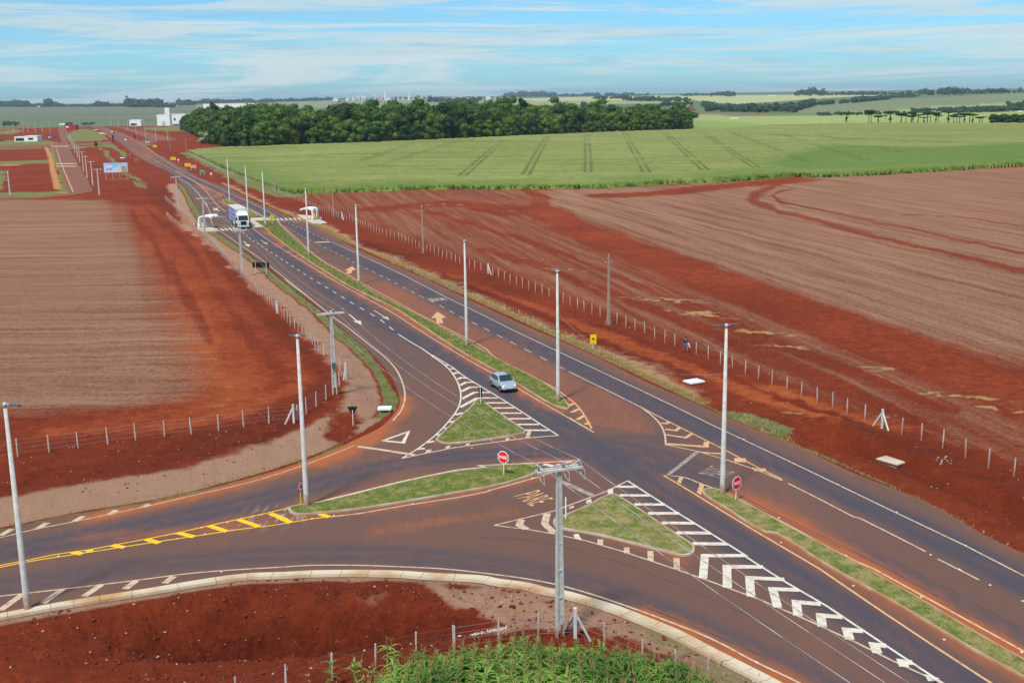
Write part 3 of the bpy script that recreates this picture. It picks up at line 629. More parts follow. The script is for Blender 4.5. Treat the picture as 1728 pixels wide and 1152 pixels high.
def side_attr(X, Y): return np.stack([X*0, X*0+.42, X*0, X*0+1], 1)
for i, p in enumerate(side_streets):
    struct(sheet('side_street', p, M_asph, 6, .02-.02*(i in (2,))-.004*i, {'RD': side_attr}))

# ---------------------------------------------------------------- painted markings: thin sheets 4 mm above the asphalt
def paint(name, c1, c2, thr):
    m_ = mat(name, c1, .7, col2=c2, vscale=2.2, thr=thr); return m_
M_pw = paint('road_paint_white', (.62, .56, .46), (.38, .26, .18), .60)
M_pc = paint('road_paint_cream', (.55, .41, .28), (.32, .17, .10), .58)
M_po = paint('road_paint_dusty', (.60, .34, .17), (.30, .13, .06), .62)
M_py = paint('road_paint_yellow', (.82, .46, .01), (.52, .27, .03), .66)
M_pf = paint('road_paint_faded', (.36, .30, .27), (.20, .12, .09), .5)
MK = {k_: MB() for k_ in 'wcoyfs'}; LIFT = [0]
def strip(k_, P, w_, curve=False, z=.004, dash=None, world=False):
    Q = P if world else W(P)
    if z < .006 and not world:                # readings taken in two crops may overlap: never let a line double back
        K = [Q[0]]; dprev = None
        for q in Q[1:]:
            d = np.array(q)-np.array(K[-1]); L_ = np.linalg.norm(d)
            if L_ < .05: continue
            d = d/L_
            if dprev is not None and d.dot(dprev) < -.8: continue
            K.append(q); dprev = d
        Q = K
    if curve: Q = catmull(Q, 6)
    Q = [np.array(q, float) for q in Q]
    if dash:
        on, off = dash; segs = []; cur = [Q[0]]; acc = 0; pen = True
        for a, b in zip(Q, Q[1:]):
            L = np.linalg.norm(b-a); pos = 0
            while pos < L:
                need = (on if pen else off)-acc
                if pos+need <= L:
                    pos += need; p = a+(b-a)*pos/L
                    if pen: cur.append(p); segs.append(cur)
                    cur = [p]; pen = not pen; acc = 0
                else: acc += L-pos; pos = L
            if pen: cur.append(b)
        for s_ in segs:
            if len(s_) > 1: strip(k_, s_, w_, z=z, world=True)
        return
    V = []
    for i, p in enumerate(Q):
        d0 = Q[i]-Q[i-1] if i else Q[1]-Q[0]; d1 = Q[i+1]-Q[i] if i < len(Q)-1 else d0
        a = d0/(np.linalg.norm(d0)+1e-9); b = d1/(np.linalg.norm(d1)+1e-9); t_ = a+b
        if np.linalg.norm(t_) < .2: t_ = a
        t_ /= np.linalg.norm(t_); nrm = np.array([-t_[1], t_[0]]); sc = 1/max(abs(nrm.dot([-a[1], a[0]])), .45)
        V += [(*(p+nrm*w_/2*sc), z), (*(p-nrm*w_/2*sc), z)]
    LIFT[0] += 1; V = [(a_, b_, .0012+(LIFT[0] % 12)*.0002 if k_ == 's' else c_+(.00005 if c_ > .006 else 0)+(LIFT[0] % 97)*.0001) for a_, b_, c_ in V]
    n = len(Q); MK[k_].add(V, [(2*i+1, 2*i+3, 2*i+2, 2*i) for i in range(n-1)])
def quad(k_, pts, z=.008):
    LIFT[0] += 1; z += .00005+(LIFT[0] % 97)*.0001
    P = W(pts); s_ = sum(P[i-1][0]*P[i][1]-P[i][0]*P[i-1][1] for i in range(len(P)))
    if s_ < 0: P = P[::-1]
    MK[k_].add([(x, y, z) for x, y in P], [tuple(range(len(P)))])
def glyph(text, width_per=1.0, bold=.0):
    cu = bpy.data.curves.new('t', 'FONT'); cu.body = text; cu.size = 1; cu.offset = bold; cu.resolution_u = 3
    o = bpy.data.objects.new('t', cu); C.objects.link(o); dg = bpy.context.evaluated_depsgraph_get(); me_ = bpy.data.meshes.new_from_object(o.evaluated_get(dg))
    V = np.array([v.co[:] for v in me_.vertices]); F = [tuple(p.vertices) for p in me_.polygons]
    bpy.data.objects.remove(o); bpy.data.curves.remove(cu); bpy.data.meshes.remove(me_)
    V = V[:, :2]; V = (V-V.min(0))/(V.max(0)-V.min(0)); return V, F
def road_text(k_, text, BL, BR, TR_, TL):
    V, F = glyph(text); c = [np.array(G(*p)) for p in (BL, BR, TR_, TL)]
    P = [(c[0]*(1-u)*(1-v)+c[1]*u*(1-v)+c[2]*u*v+c[3]*(1-u)*v) for u, v in V]
    MK[k_].add([(p[0], p[1], .0195) for p in P], F)
def arrow(k_, tail, tip, shaft=.18, head=.75, hl=.42):
    a = np.array(G(*tail)); b = np.array(G(*tip)); d = b-a; L = np.linalg.norm(d); d /= L; n_ = np.array([-d[1], d[0]]); h = b-d*L*hl
    P = [a+n_*shaft/2, a-n_*shaft/2, h-n_*shaft/2, h-n_*head/2, b, h+n_*head/2, h+n_*shaft/2]
    MK[k_].add([(p[0], p[1], .0195) for p in P], [tuple(range(7))])

# right carriageway
strip('w', [(171, 216), (223, 234.5), (265, 262)]+Z230((400, 400), (560, 500), (800, 610), (1000, 700), (1200, 795), (1440, 905))+[(470, 367)], .14, True)
strip('w', [(470, 368.5), (480, 374), (505, 384), (536, 398), (560, 408.5)], .14, dash=(1.6, 2.4)); strip('w', [(560, 408.5), (630, 440), (680, 463.7), (755, 502.5), (812, 530), (870, 559), (996.5, 618.7)], .10); strip('c', [(996.5, 618.7), (1083, 659), (1162, 697), (1200, 716), (1334, 779), (1505.6, 861.5), (1628, 919.6), (1728, 971), (1950, 1085)], .14)
strip('c', [(470, 377), (494.6, 389.6), (519.6, 404), (551, 419), (571.7, 429), (603, 446), (640, 463.5), (705, 497.5), (742, 515), (780, 536), (805, 547.5), (880, 586), (960, 627)], .14, dash=(2.0, 2.4))
strip('c', Z960((0, 130), (300, 275), (590, 420)), .14); strip('c', Z1080((1200, 265), (1440, 385), (1728, 535))+Z1((620, 665), (820, 765), (1000, 855), (1185, 950)), .14)
strip('c', Z1((1250, 990), (1410, 1070), (1640, 1190), (1900, 1325), (2200, 1480)), .14, dash=(3.4, 3.6))
strip('o', [(446, 372.5), (463, 371.5), (475, 380)]+Z280((1000, 440), (1060, 490), (1150, 578), (1300, 690), (1500, 800), (1728, 930))+Z460((760, 0), (1000, 140), (1400, 350), (1728, 520))+Z640((920, 0), (1150, 130), (1400, 250), (1500, 320), (1600, 400), (1690, 530), (1720, 590)), .15, True)
road_text('w', 'DEVAGAR', (729, 509), (756, 506), (746, 502), (721, 504.5))
strip('w', Z280((1215, 523), (1330, 520)), 1.0); strip('c', Z280((1025, 360), (1090, 360)), .5)
arrow('o', (742.5, 545.5), (738, 526), .8, 2.0, .55); arrow('o', (588.5, 461.5), (594.5, 449.5), .8, 2.0, .55)
# left carriageway
strip('c', Z280((690, 395), (760, 455), (870, 530), (1100, 672), (1300, 795), (1500, 910))+[(640, 515)]+Z460((980, 235), (1300, 440), (1728, 690))+Z640((680, 0), (950, 155), (1200, 310), (1450, 455), (1728, 615)), .14, True)
strip('c', [(540, 516.7), (509, 491.7), (478, 466.7), (457, 450), (426, 427), (405, 413.5), (384, 398), (367.5, 387.5), (359, 379), (356, 371), (353, 354), (344.6, 341.7)], .15, True)
strip('c', Z460((100, -40), (150, 0), (300, 110), (400, 190), (500, 270), (600, 340), (700, 420), (800, 500), (900, 580), (980, 660), (1030, 740), (1065, 840), (1070, 930), (1040, 1020), (975, 1100)), .16, True)
strip('w', Z230((510, 590), (600, 630), (700, 710), (800, 830), (870, 920)), .16, True)
strip('w', Z280((380, 255), (420, 300), (520, 370), (615, 440), (700, 505), (830, 590), (1000, 700), (1170, 810), (1320, 900), (1500, 1010), (1728, 1140))+[(671.5, 563)], .15, dash=(2.2, 2.8))
strip('w', Z460((1015, 400), (1110, 460), (1205, 515), (1290, 575)), .15)
strip('w', Z460((1205, 515), (1290, 575))+Z640((425, 0), (490, 45), (560, 105), (610, 170), (645, 240), (660, 310), (655, 380), (630, 440), (580, 510), (500, 600), (410, 680), (300, 760), (185, 830)), .15, True)
strip('w', Z460((1290, 570), (1450, 665))+Z640((700, 175), (850, 265), (1000, 355), (1150, 450), (1300, 550), (1450, 645)), .15)
strip('w', Z640((185, 830), (350, 795), (600, 745), (900, 705), (1200, 665), (1450, 645)), .14)
for s_ in ([(830, 298), (900, 298)], [(822, 342), (960, 342)], [(832, 382), (1030, 382)], [(920, 424), (1090, 422)], [(980, 465), (1155, 465)], [(1045, 510), (1225, 510)], [(1110, 556), (1295, 556)], [(1180, 602), (1370, 604)],
           [(668, 350), (770, 297), (825, 297)], [(650, 420), (790, 345), (822, 342)], [(665, 290), (735, 255), (815, 255)], [(655, 240), (705, 215), (765, 215)], [(630, 192), (665, 178), (715, 182)], [(600, 148), (625, 138), (655, 142)], [(565, 108), (600, 106)], [(535, 77), (560, 78)],
           [(615, 480), (680, 460)], [(570, 540), (630, 525)], [(525, 590), (570, 583)], [(465, 645), (505, 635)], [(385, 703), (445, 693)], [(310, 755), (370, 752)]):
    strip('w', Z640(*s_), .42, z=.008)
for s_ in ([(372, 790), (415, 786), (425, 760), (382, 762)], [(530, 758), (565, 752), (578, 726), (545, 730)], [(690, 735), (725, 730), (735, 708), (705, 710)], [(1018, 688), (1045, 685), (1060, 664), (1032, 666)], [(1180, 672), (1212, 668), (1235, 605), (1203, 605)]):
    quad('c', Z640(*s_))
strip('w', Z640((30, 688), (236, 615), (195, 705), (30, 688)), .34, z=.008); strip('c', [(604, 753), (640, 758), (691, 766), (700, 767)], .42)
arrow('w', (589, 530.5), (610.5, 548.5), .2, 1.0, .38); arrow('c', (631, 523.5), (657.5, 540.5), .18, .8, .32); arrow('w', (411.5, 407.5), (421, 416.5), .2, 1.1, .4); arrow('c', (440, 405), (451.5, 412.5), .18, .9, .35)
for s_ in ([(325, 205), (395, 204)], [(423, 317), (493, 313)], [(422, 388), (497, 383)], [(540, 442), (628, 436)]): strip('c', Z280(*s_), .55)
strip('w', Z280((385, 245), (430, 268)), .5); strip('w', Z280((420, 245), (392, 262)), .5)
strip('w', Z280((415, 405), (560, 390)), .35)
for x in range(5): strip('w', Z280((443+x*33, 413-x*3), (470+x*33, 430-x*3)), .5, z=.008)
for x in range(8): strip('w', Z280((818+x*36, 330-x*.6), (840+x*36, 345-x*.6)), .5, z=.008)
strip('w', Z280((862, 348), (1095, 347)), .3)
for i in range(15):                              # the long zebra over the median
    a = (597+i*16.4, 232+i*8.0); strip('w', Z280(a, (a[0]+44-i*1.2, a[1]-7)), .38, z=.008)
# the painted median further up
strip('o', Z5((900, 670), (1100, 790), (1300, 900), (1500, 1010), (1728, 1130))+Z230((480, 500), (640, 590), (760, 660), (830, 720), (920, 830), (1010, 930), (1090, 990)), .22, True)
strip('o', Z230((480, 488), (640, 578), (760, 648), (900, 720), (1050, 790), (1200, 880), (1330, 945), (1500, 1020)), .22, True)
for i in range(12):
    t_ = i/11; L_ = (800+t_*245, 705+t_*195); R__ = (860+t_*200, 705+t_*190); strip('o', Z230(L_, (min(R__[0]+8+90*t_*(1-t_), 1075), R__[1])), .35, z=.008)
strip('w', Z5((640, 560), (860, 700), (1000, 790), (1200, 900), (1500, 1050))+Z230((200, 400), (330, 480), (430, 525)), .15, dash=(3, 5))
# right painted island
strip('c', Z960((590, 420), (680, 490), (740, 555), (775, 630), (785, 720)), .16, True); strip('c', Z960((785, 720), (1050, 775), (1300, 850), (1550, 935), (1728, 1010)), .15)
strip('o', Z960((590, 420), (820, 540), (1000, 630), (1240, 750), (1420, 845), (1550, 915), (1728, 1000)), .15)
for s_ in ([(745, 545), (790, 550), (812, 535)], [(780, 595), (865, 606), (900, 580)], [(790, 640), (945, 664), (995, 632)]): strip('o', Z960(*s_), .34, z=.008)
strip('o', Z960((795, 714), (1110, 737), (1115, 698)), .45, z=.008); strip('o', Z960((1060, 781), (1245, 795)), .3, z=.008); strip('o', Z960((1390, 862), (1385, 830)), .9, z=.008); strip('o', Z960((1548, 935), (1545, 912)), .9, z=.008)
quad('f', Z960((780, 968), (818, 968), (1065, 778), (1020, 776)))
road_text('f', 'PARE', (1224.5, 808.5), (1240, 796.5), (1199.5, 785.5), (1177.5, 798.5)); road_text('o', 'PARE', (867, 837.5), (897, 854.5), (935, 841.5), (909, 826))
strip('f', Z780((790, 340), (1060, 460)), .5)
strip('w', Z780((1340, 340), (1728, 590))+Z1080((0, 305), (430, 580), (860, 850))+Z1200((180, 120), (400, 260), (640, 400), (820, 520), (1000, 640), (1280, 825), (1500, 985)), .16)
strip('c', Z780((260, 700), (740, 585), (1170, 425), (1340, 340)), .15)
strip('c', Z780((260, 700), (540, 735), (750, 772), (1000, 825), (1310, 915), (1728, 1055))+Z1200((0, 265), (260, 360), (550, 485), (800, 600), (1000, 700), (1280, 828), (1500, 950)), .14)
for s_ in ([(478, 655), (462, 700), (522, 732)], [(688, 603), (668, 690), (745, 765)]): strip('c', Z780(*s_), .5, z=.008)
quad('w', Z780((1005, 497), (1045, 487), (1048, 515), (1005, 525))); quad('w', Z780((1180, 412), (1222, 400), (1222, 462), (1180, 462))); quad('c', Z780((868, 550), (905, 540), (905, 560), (865, 570)))
quad('w', Z780((900, 775), (940, 770), (968, 818), (915, 808))); quad('c', Z780((1095, 812), (1142, 815), (1142, 865), (1095, 858))); quad('c', Z780((1310, 880), (1355, 880), (1355, 932), (1308, 925))); quad('c', Z780((1500, 908), (1550, 908), (1550, 995), (1502, 985)))
for s_ in ([(1240, 388), (1425, 390)], [(1275, 458), (1532, 460)], [(1395, 531), (1645, 533)]): strip('w', Z780(*s_), .46, z=.008)
for s_ in ([(65, 508), (318, 508)], [(175, 585), (445, 588)], [(295, 665), (572, 668)], [(425, 753), (705, 756)], [(510, 1035), (525, 850), (855, 850)], [(710, 1110), (702, 938), (1000, 942)]): strip('w', Z1080(*s_), .5, z=.008)
for s_ in ([(60, 815), (108, 815), (110, 900), (62, 890)], [(270, 868), (320, 868), (325, 968), (275, 958)]): quad('c', Z1080(*s_))
for s_ in ([(88, 298), (88, 184), (285, 184)], [(220, 348), (212, 244), (405, 253)], [(368, 408), (340, 306), (485, 311)], [(480, 455), (470, 377), (605, 389)], [(614, 515), (605, 451), (725, 461)], [(765, 585), (750, 531), (838, 538)], [(918, 660), (900, 613), (968, 620)], [(1067, 735), (1055, 706), (1112, 712)], [(1227, 815), (1220, 801), (1252, 810)]):
    strip('w', Z1200(*s_), .5, z=.008)
# nose of the lower median
strip('o', Z1080((190, 200), (450, 355), (700, 510), (1000, 690))+Z1200((290, 0), (600, 195), (900, 400), (1200, 600), (1500, 795), (1800, 985)), .16)
strip('c', Z1080((250, 205), (350, 215), (500, 270), (700, 345)), .15, True); strip('o', Z1080((700, 345), (900, 448), (1200, 603), (1500, 772), (1728, 885))+Z1200((530, -8), (900, 195), (1300, 415), (1728, 650), (2000, 800)), .18)
for s_ in ([(300, 255), (320, 215), (352, 220), (330, 268)], [(460, 340), (485, 265), (522, 275), (495, 360)]): quad('o', Z1080(*s_))
# nose of the upper median
strip('c', Z960((0, 500), (205, 622)), .15)
for s_ in ([(0, 405), (38, 388)], [(20, 460), (85, 430)], [(65, 520), (125, 485)], [(135, 558), (165, 540)]): strip('o', Z960(*s_), .4, z=.008)
# side road
strip('c', [(-300, 955)]+Z0((-200, 345), (0, 312), (200, 265), (500, 205), (900, 120), (1200, 50), (1400, 5))+[(442.5, 807.5), (513, 784.5), (567.5, 764), (598.75, 751)], .14, True)
for s_ in ([(0, 300), (75, 260)], [(220, 262), (290, 222)], [(450, 215), (510, 182)], [(662, 175), (708, 145)], [(870, 128), (905, 110)]): strip('c', Z0(*s_), .45, z=.008)
strip('c', [(-300, 1060)]+Z0((-200, 690), (0, 668), (380, 625), (800, 575), (1200, 525), (1728, 490))+Zb((300, 1025), (700, 1025), (1000, 1035), (1400, 1055), (1728, 1090))+Z840((200, 345), (440, 390), (700, 460), (1000, 560), (1300, 670), (1646, 810))+Z1200((250, 710), (480, 820), (800, 990)), .15, True)
for s_ in ([(0, 755), (140, 655)], [(255, 712), (380, 628)], [(510, 670), (615, 600)], [(760, 625), (830, 573)], [(1000, 590), (1055, 548)], [(-260, 800), (-100, 690)]): strip('c', Z0(*s_), .45, z=.008)
strip('y', [(-300, 1010)]+Z0((-200, 532), (0, 492), (160, 460), (540, 400), (900, 345), (1200, 300), (1450, 262))+Zb((0, 700), (320, 648), (480, 628)), .13, True)
strip('y', [(-300, 1005)]+Z0((-200, 522), (0, 480), (150, 452), (350, 412), (540, 385), (700, 355), (900, 318), (1080, 282), (1280, 237), (1450, 200))+Zb((0, 590), (150, 555), (380, 508)), .13, True)
for s_ in ([(440, 400), (500, 412)], [(545, 385), (540, 403)], [(680, 358), (758, 372)], [(890, 322), (968, 345)], [(1080, 282), (1180, 308)], [(1270, 240), (1380, 275)], [(1450, 203), (1575, 245)], [(1640, 165), (1740, 205)]): strip('y', Z0(*s_), .45, z=.008)
for s_ in ([(0, 610), (150, 680)], [(370, 603), (460, 635)]): strip('y', Zb(*s_), .45, z=.008)
strip('w', Zb((370, 510), (700, 430), (1000, 355), (1300, 290), (1500, 250), (1728, 228))+Z640((800, 888), (1250, 868), (1635, 845)), .16)
strip('c', Zb((470, 632), (700, 605), (1100, 535), (1500, 475), (1728, 430))+Z780((220, 418), (570, 322), (800, 250), (960, 172)), .16)
strip('c', Z780((820, 196), (892, 188)), .35, z=.008); strip('w', Z780((660, 206), (740, 222)), .5, z=.008)
for P_, w_ in (([(0, 985), (250, 955), (500, 938), (700, 940), (850, 958), (1000, 992), (1150, 1048), (1300, 1112)], .13), ([(300, 940), (600, 922), (800, 935), (950, 962), (1100, 1012)], .10), ([(800, 905), (900, 912), (1050, 950), (1200, 1010), (1350, 1078)], .10), ([(1180, 800), (1300, 862), (1450, 935), (1600, 1015), (1728, 1085)], .12), ([(1190, 815), (1290, 862), (1420, 925)], .10), ([(900, 770), (990, 758), (1080, 770), (1180, 812)], .13), ([(860, 690), (960, 748), (1060, 812), (1150, 868), (1300, 962)], .14), ([(620, 500), (720, 566), (840, 640)], .12), ([(0, 925), (200, 892), (420, 845), (600, 800), (760, 776)], .14), ([(0, 942), (200, 905), (430, 858), (640, 800)], .12), ([(880, 575), (1000, 632), (1150, 700)], .13), ([(1500, 940), (1640, 1015), (1728, 1062)], .10)):
    strip('s', P_, w_, True, .0025)
# left street
strip('c', Zl((680, 500), (740, 680), (800, 830), (890, 1040)), .3, z=.03)
for x in range(12):
    for yy in (478, 690, 722): strip('c', Zl((620+x*19 if yy < 600 else 690+x*20, yy), (626+x*19 if yy < 600 else 700+x*20, yy+9)), .9, z=.034)
for k_, nm2, mt in (('w', 'white_road_markings', M_pw), ('c', 'cream_road_markings', M_pc), ('o', 'dusty_road_markings', M_po), ('y', 'yellow_road_markings', M_py), ('f', 'faded_road_markings', M_pf), ('s', 'tyre_marks', mat('tyre_mark', (.105, .068, .056), .8, col2=(.060, .046, .044), vscale=.8))):
    struct(MK[k_].build(nm2, mt))
# raised pavement studs
studs = MB()
for px, py in Zb((320, 645), (497, 622), (1135, 528))+Z0((355, 425), (905, 345), (1075, 320), (1245, 292), (1410, 268), (1535, 185), (1380, 220), (1225, 252), (1060, 288), (1345, 520))+Z1((180, 330), (430, 452), (700, 580), (1025, 733), (1405, 917), (1212, 968), (1372, 1048), (1540, 1135), (375, 765), (745, 972), (385, 900), (230, 490))+Z1200((785, 288), (1287, 585), (1160, 350), (1715, 655), (1720, 372), (250, 710))+Z640((1095, 888), (690, 925), (895, 1090), (1240, 990), (750, 748)):
    x, y = G(px, py); studs.prism([(x-.06, y-.06), (x+.06, y-.06), (x+.06, y+.06), (x-.06, y+.06)], 0, .03)
struct(studs.build('road_studs', mat('stud', (.75, .68, .5), .5)))

# ---------------------------------------------------------------- kerbed islands and the grass on them
def inset(P, d):
    P = [np.array(p) for p in P]; n = len(P); s_ = sum(P[i-1][0]*P[i][1]-P[i][0]*P[i-1][1] for i in range(n)); sg = 1 if s_ > 0 else -1; o = []
    for i in range(n):
        a = P[i]-P[i-1]; b = P[(i+1) % n]-P[i]; a = a/np.linalg.norm(a); b = b/np.linalg.norm(b); t_ = a+b; t_ /= np.linalg.norm(t_); nn = np.array([-t_[1], t_[0]])*sg
        o.append(tuple(P[i]+nn*d/max(nn.dot(np.array([-a[1], a[0]])*sg), .6)))
    return o
def grass_mat(name, g0, g1, d0, d1, mixw):
    m_ = bpy.data.materials.new(name); m_.use_nodes = True; t = m_.node_tree; b = t.nodes['Principled BSDF']; L = t.links.new; b.inputs['Roughness'].default_value = .9; b.inputs['Specular IOR Level'].default_value = .1
    g = N(t, 'ShaderNodeNewGeometry')
    def nn(sc, d=4, r_=.65): n = N(t, 'ShaderNodeTexNoise', Scale=sc, Detail=d, Roughness=r_); L(g.outputs['Position'], n.inputs[0]); return n.outputs[0]
    def rmp(f, a, b_, lo, hi):
        mr = N(t, 'ShaderNodeMapRange', _interpolation_type='SMOOTHSTEP'); mr.inputs[1].default_value = lo; mr.inputs[2].default_value = hi; L(f, mr.inputs[0])
        mx_ = N(t, 'ShaderNodeMix', _data_type='RGBA')
        for i, v in ((6, a), (7, b_)):
            if isinstance(v, tuple): mx_.inputs[i].default_value = v+(1,)
            else: L(v, mx_.inputs[i])
        L(mr.outputs[0], mx_.inputs[0]); return mx_.outputs[2]
    f1 = nn(14, 3, .8); green = rmp(f1, g0, g1, .35, .65); dryc = rmp(nn(18, 3, .8), d0, d1, .35, .65)
    L(rmp(nn(.9, 6, .72), green, dryc, mixw-.13, mixw+.13), b.inputs['Base Color'])
    bp = N(t, 'ShaderNodeBump', Strength=.6, Distance=.1); L(f1, bp.inputs['Height']); L(bp.outputs[0], b.inputs['Normal'])
    return m_
G0, G1_, D0, D1 = (.060, .085, .014), (.17, .215, .042), (.20, .16, .055), (.40, .31, .14)
M_g1 = grass_mat('lawn', G0, G1_, D0, D1, .57); M_g2 = grass_mat('dry_lawn', G0, G1_, D0, D1, .51)
M_blade = grass_mat('grass_blades', (.07, .105, .014), (.20, .25, .05), (.26, .21, .08), (.44, .36, .17), .54); M_blade2 = grass_mat('dry_grass_blades', (.09, .12, .025), (.22, .26, .07), (.30, .24, .11), (.50, .41, .22), .47)
def tufts(name, regions, per_m2, mt, hgt=.10, seed=3, spread=.5, w_=.03):
    g = np.random.default_rng(seed); V = []
    for poly in regions:
        P = np.array(poly); x0, y0 = P.min(0); x1, y1 = P.max(0); n = int((x1-x0)*(y1-y0)*per_m2)
        X = g.uniform(x0, x1, n); Y = g.uniform(y0, y1, n); k_ = (sdp(X, Y, poly) > .1) & (g.random(n) < np.clip(1.4-Y/170, .25, 1)); V.append(np.stack([X[k_], Y[k_]], 1))
    P = np.concatenate(V); n = len(P); a = g.uniform(0, 2*np.pi, n); h = hgt*g.uniform(.5, 1.5, n); tilt = g.normal(0, spread, (n, 2))*h[:, None]
    z0 = terrain(P[:, 0], P[:, 1]) if name.startswith('verge') else np.full(n, .10)
    sc = np.clip(P[:, 1]/70, 1, 2.6); dx = np.cos(a)*w_*sc; dy = np.sin(a)*w_*sc
    tri = np.stack([np.stack([P[:, 0]-dx, P[:, 1]-dy, z0], 1), np.stack([P[:, 0]+dx, P[:, 1]+dy, z0], 1), np.stack([P[:, 0]+tilt[:, 0], P[:, 1]+tilt[:, 1], z0+h*sc], 1)], 1).reshape(-1, 3)
    o = np_mesh(name, tri, np.arange(len(tri)).reshape(-1, 3), mt, 3); tag(o, kind='stuff'); return o
lawns = []
for P, mk_, gm in ((MEDIAN, M_kerb, M_g1), (NOSE, M_kerb, M_g2), (TRI_A, M_kerbp, M_g1), (TRI_B, M_kerbp, M_g2), (LENS, M_kerbp, M_g1), (TOPM, M_kerb, M_g1)):
    Q = catmull(P, 3, True); I = inset(Q, .17); n = len(Q)
    k_ = MB(); k_.add([(x, y, -.05) for x, y in Q]+[(x, y, .12) for x, y in inset(Q, .02)]+[(x, y, .13) for x, y in I]+[(x, y, .05) for x, y in I], [(r_*n+i, r_*n+(i+1) % n, (r_+1)*n+(i+1) % n, (r_+1)*n+i) for r_ in range(3) for i in range(n)])
    struct(k_.build('kerb', mk_))
    V, F = cdt(I, 1.2, .10); V[:, 2] += .05*(fbm(V[:, 0]/.7, V[:, 1]/.7, 3, 3)-.3)
    if gm is M_g1 or gm is M_g2:
        o = mesh_obj('lawn', V, [f if ((V[f[1]]-V[f[0]])[0]*(V[f[2]]-V[f[0]])[1]-(V[f[1]]-V[f[0]])[1]*(V[f[2]]-V[f[0]])[0]) > 0 else f[::-1] for f in F], gm, smoothf=True); struct(o)
    lawns.append(I)
tufts('lawn_grass', [lawns[0], lawns[2], lawns[4]], 34, M_blade, .085, 3); tufts('dry_lawn_grass', [lawns[1], lawns[3]], 34, M_blade2, .085, 5)
verge = [p for p in [W([(640, 436), (1001, 597), (1196, 688), (1180, 672), (1020, 590), (800, 492), (650, 430)])]]
tufts('verge_grass', verge, 10, M_blade2, .16, 7); tufts('verge_grass', [W([(1232, 706), (1250, 697), (1300, 712), (1345, 745), (1330, 747)]), W([(1340, 750), (1360, 752), (1560, 842), (1720, 925), (1700, 925), (1560, 848)])], 18, M_blade2, .18, 8)
tufts('verge_grass', [W([(487, 479), (564, 541), (639, 608), (674, 672), (667, 690), (660, 670), (645, 632), (560, 550), (492, 492)]), W([(0, 889), (139, 862), (300, 833), (442, 798), (560, 757), (560, 752), (440, 790), (300, 828), (139, 857), (0, 884)])], 14, M_blade, .13, 9)
tufts('verge_grass', [W([(1030, 1030), (1150, 1072), (1300, 1145), (1240, 1150), (1120, 1095), (1040, 1050)])], 12, M_blade2, .16, 10)
# concrete walks
for P in ([(421.7, 368.75), (453, 367.7), (451, 372), (430, 373), (445, 383.3), (425.8, 384.4)], [(326.9, 378), (340.4, 376), (357, 383), (369.6, 390), (342.5, 391.5), (336, 388.5)], [(501, 363), (525.6, 364.7), (553, 377), (541, 378.6), (526, 377), (510, 369)]):
    b_ = MB(); Q = W(P); s_ = sum(Q[i-1][0]*Q[i][1]-Q[i][0]*Q[i-1][1] for i in range(len(Q))); Q = Q if s_ > 0 else Q[::-1]; b_.prism(Q, -.1, .14); struct(b_.build('walkway', M_walk))
# concrete gutter along the south edge: slabs with joints and a raised back edge
gl = so_w; GS = MB(); acc = 0
Q = [np.array(p) for p in catmull(W(south_edge[2:]), 5)]
L = [0]
for a, b in zip(Q, Q[1:]): L.append(L[-1]+np.linalg.norm(b-a))
QA = np.array(Q); s0 = 0
while s0 < L[-1]-2:
    s1 = s0+1.7+random.uniform(-.5, .9); pr = []
    for j in range(4):
        s_ = s0+.012+(s1-s0-.024)*j/3; x = np.interp(s_, L, QA[:, 0]); y = np.interp(s_, L, QA[:, 1]); x2 = np.interp(s_+.3, L, QA[:, 0]); y2 = np.interp(s_+.3, L, QA[:, 1]); d = np.array([x2-x, y2-y]); d /= np.linalg.norm(d)
        pr.append((np.array([x, y]), np.array([-d[1], d[0]])))
    o_ = random.uniform(-.01, .015); V = []
    for p, n_ in pr:
        # the road lies to the other side: push outwards, away from the asphalt
        tst = p+n_*.3; n_ = -n_ if pin(np.array([tst[0]]), np.array([tst[1]]), MAIN)[0] else n_
        for w_, z_ in ((-.03, -.05), (.0, .012), (.38, -.01), (.74, .06+o_), (.86, .09+o_), (.89, -.16)): q = p+n_*w_; V.append((q[0], q[1], z_))
    GS.add(V, [(j*6+i, j*6+i+1, (j+1)*6+i+1, (j+1)*6+i) for j in range(3) for i in range(5)]); s0 = s1
struct(GS.build('gutter', M_gutter))
# ---------------------------------------------------------------- things: sizes read off the photograph
def proj(x, y, z):
    v = x*rt+y*fw+(CAM_H-z)*dn; return 864+FOC*v[0]/v[2], 576+FOC*v[1]/v[2]
def height_of(base, top_y, far=False):
    x, y, h = (GF(*base) if far else GT(*base)); lo, hi = 0, 60
    for _ in range(40):
        md = (lo+hi)/2
        if proj(x, y, h+md)[1] > top_y: lo = md
        else: hi = md
    return lo
def heading(a, b):
    p, q = np.array(G(*a)), np.array(G(*b)); return math.atan2(q[1]-p[1], q[0]-p[0])

ORD = 'first second third fourth fifth sixth seventh eighth ninth tenth eleventh twelfth thirteenth fourteenth fifteenth sixteenth seventeenth eighteenth nineteenth twentieth twenty-first twenty-second twenty-third twenty-fourth twenty-fifth'.split()
def ordn(i): return ORD[i]
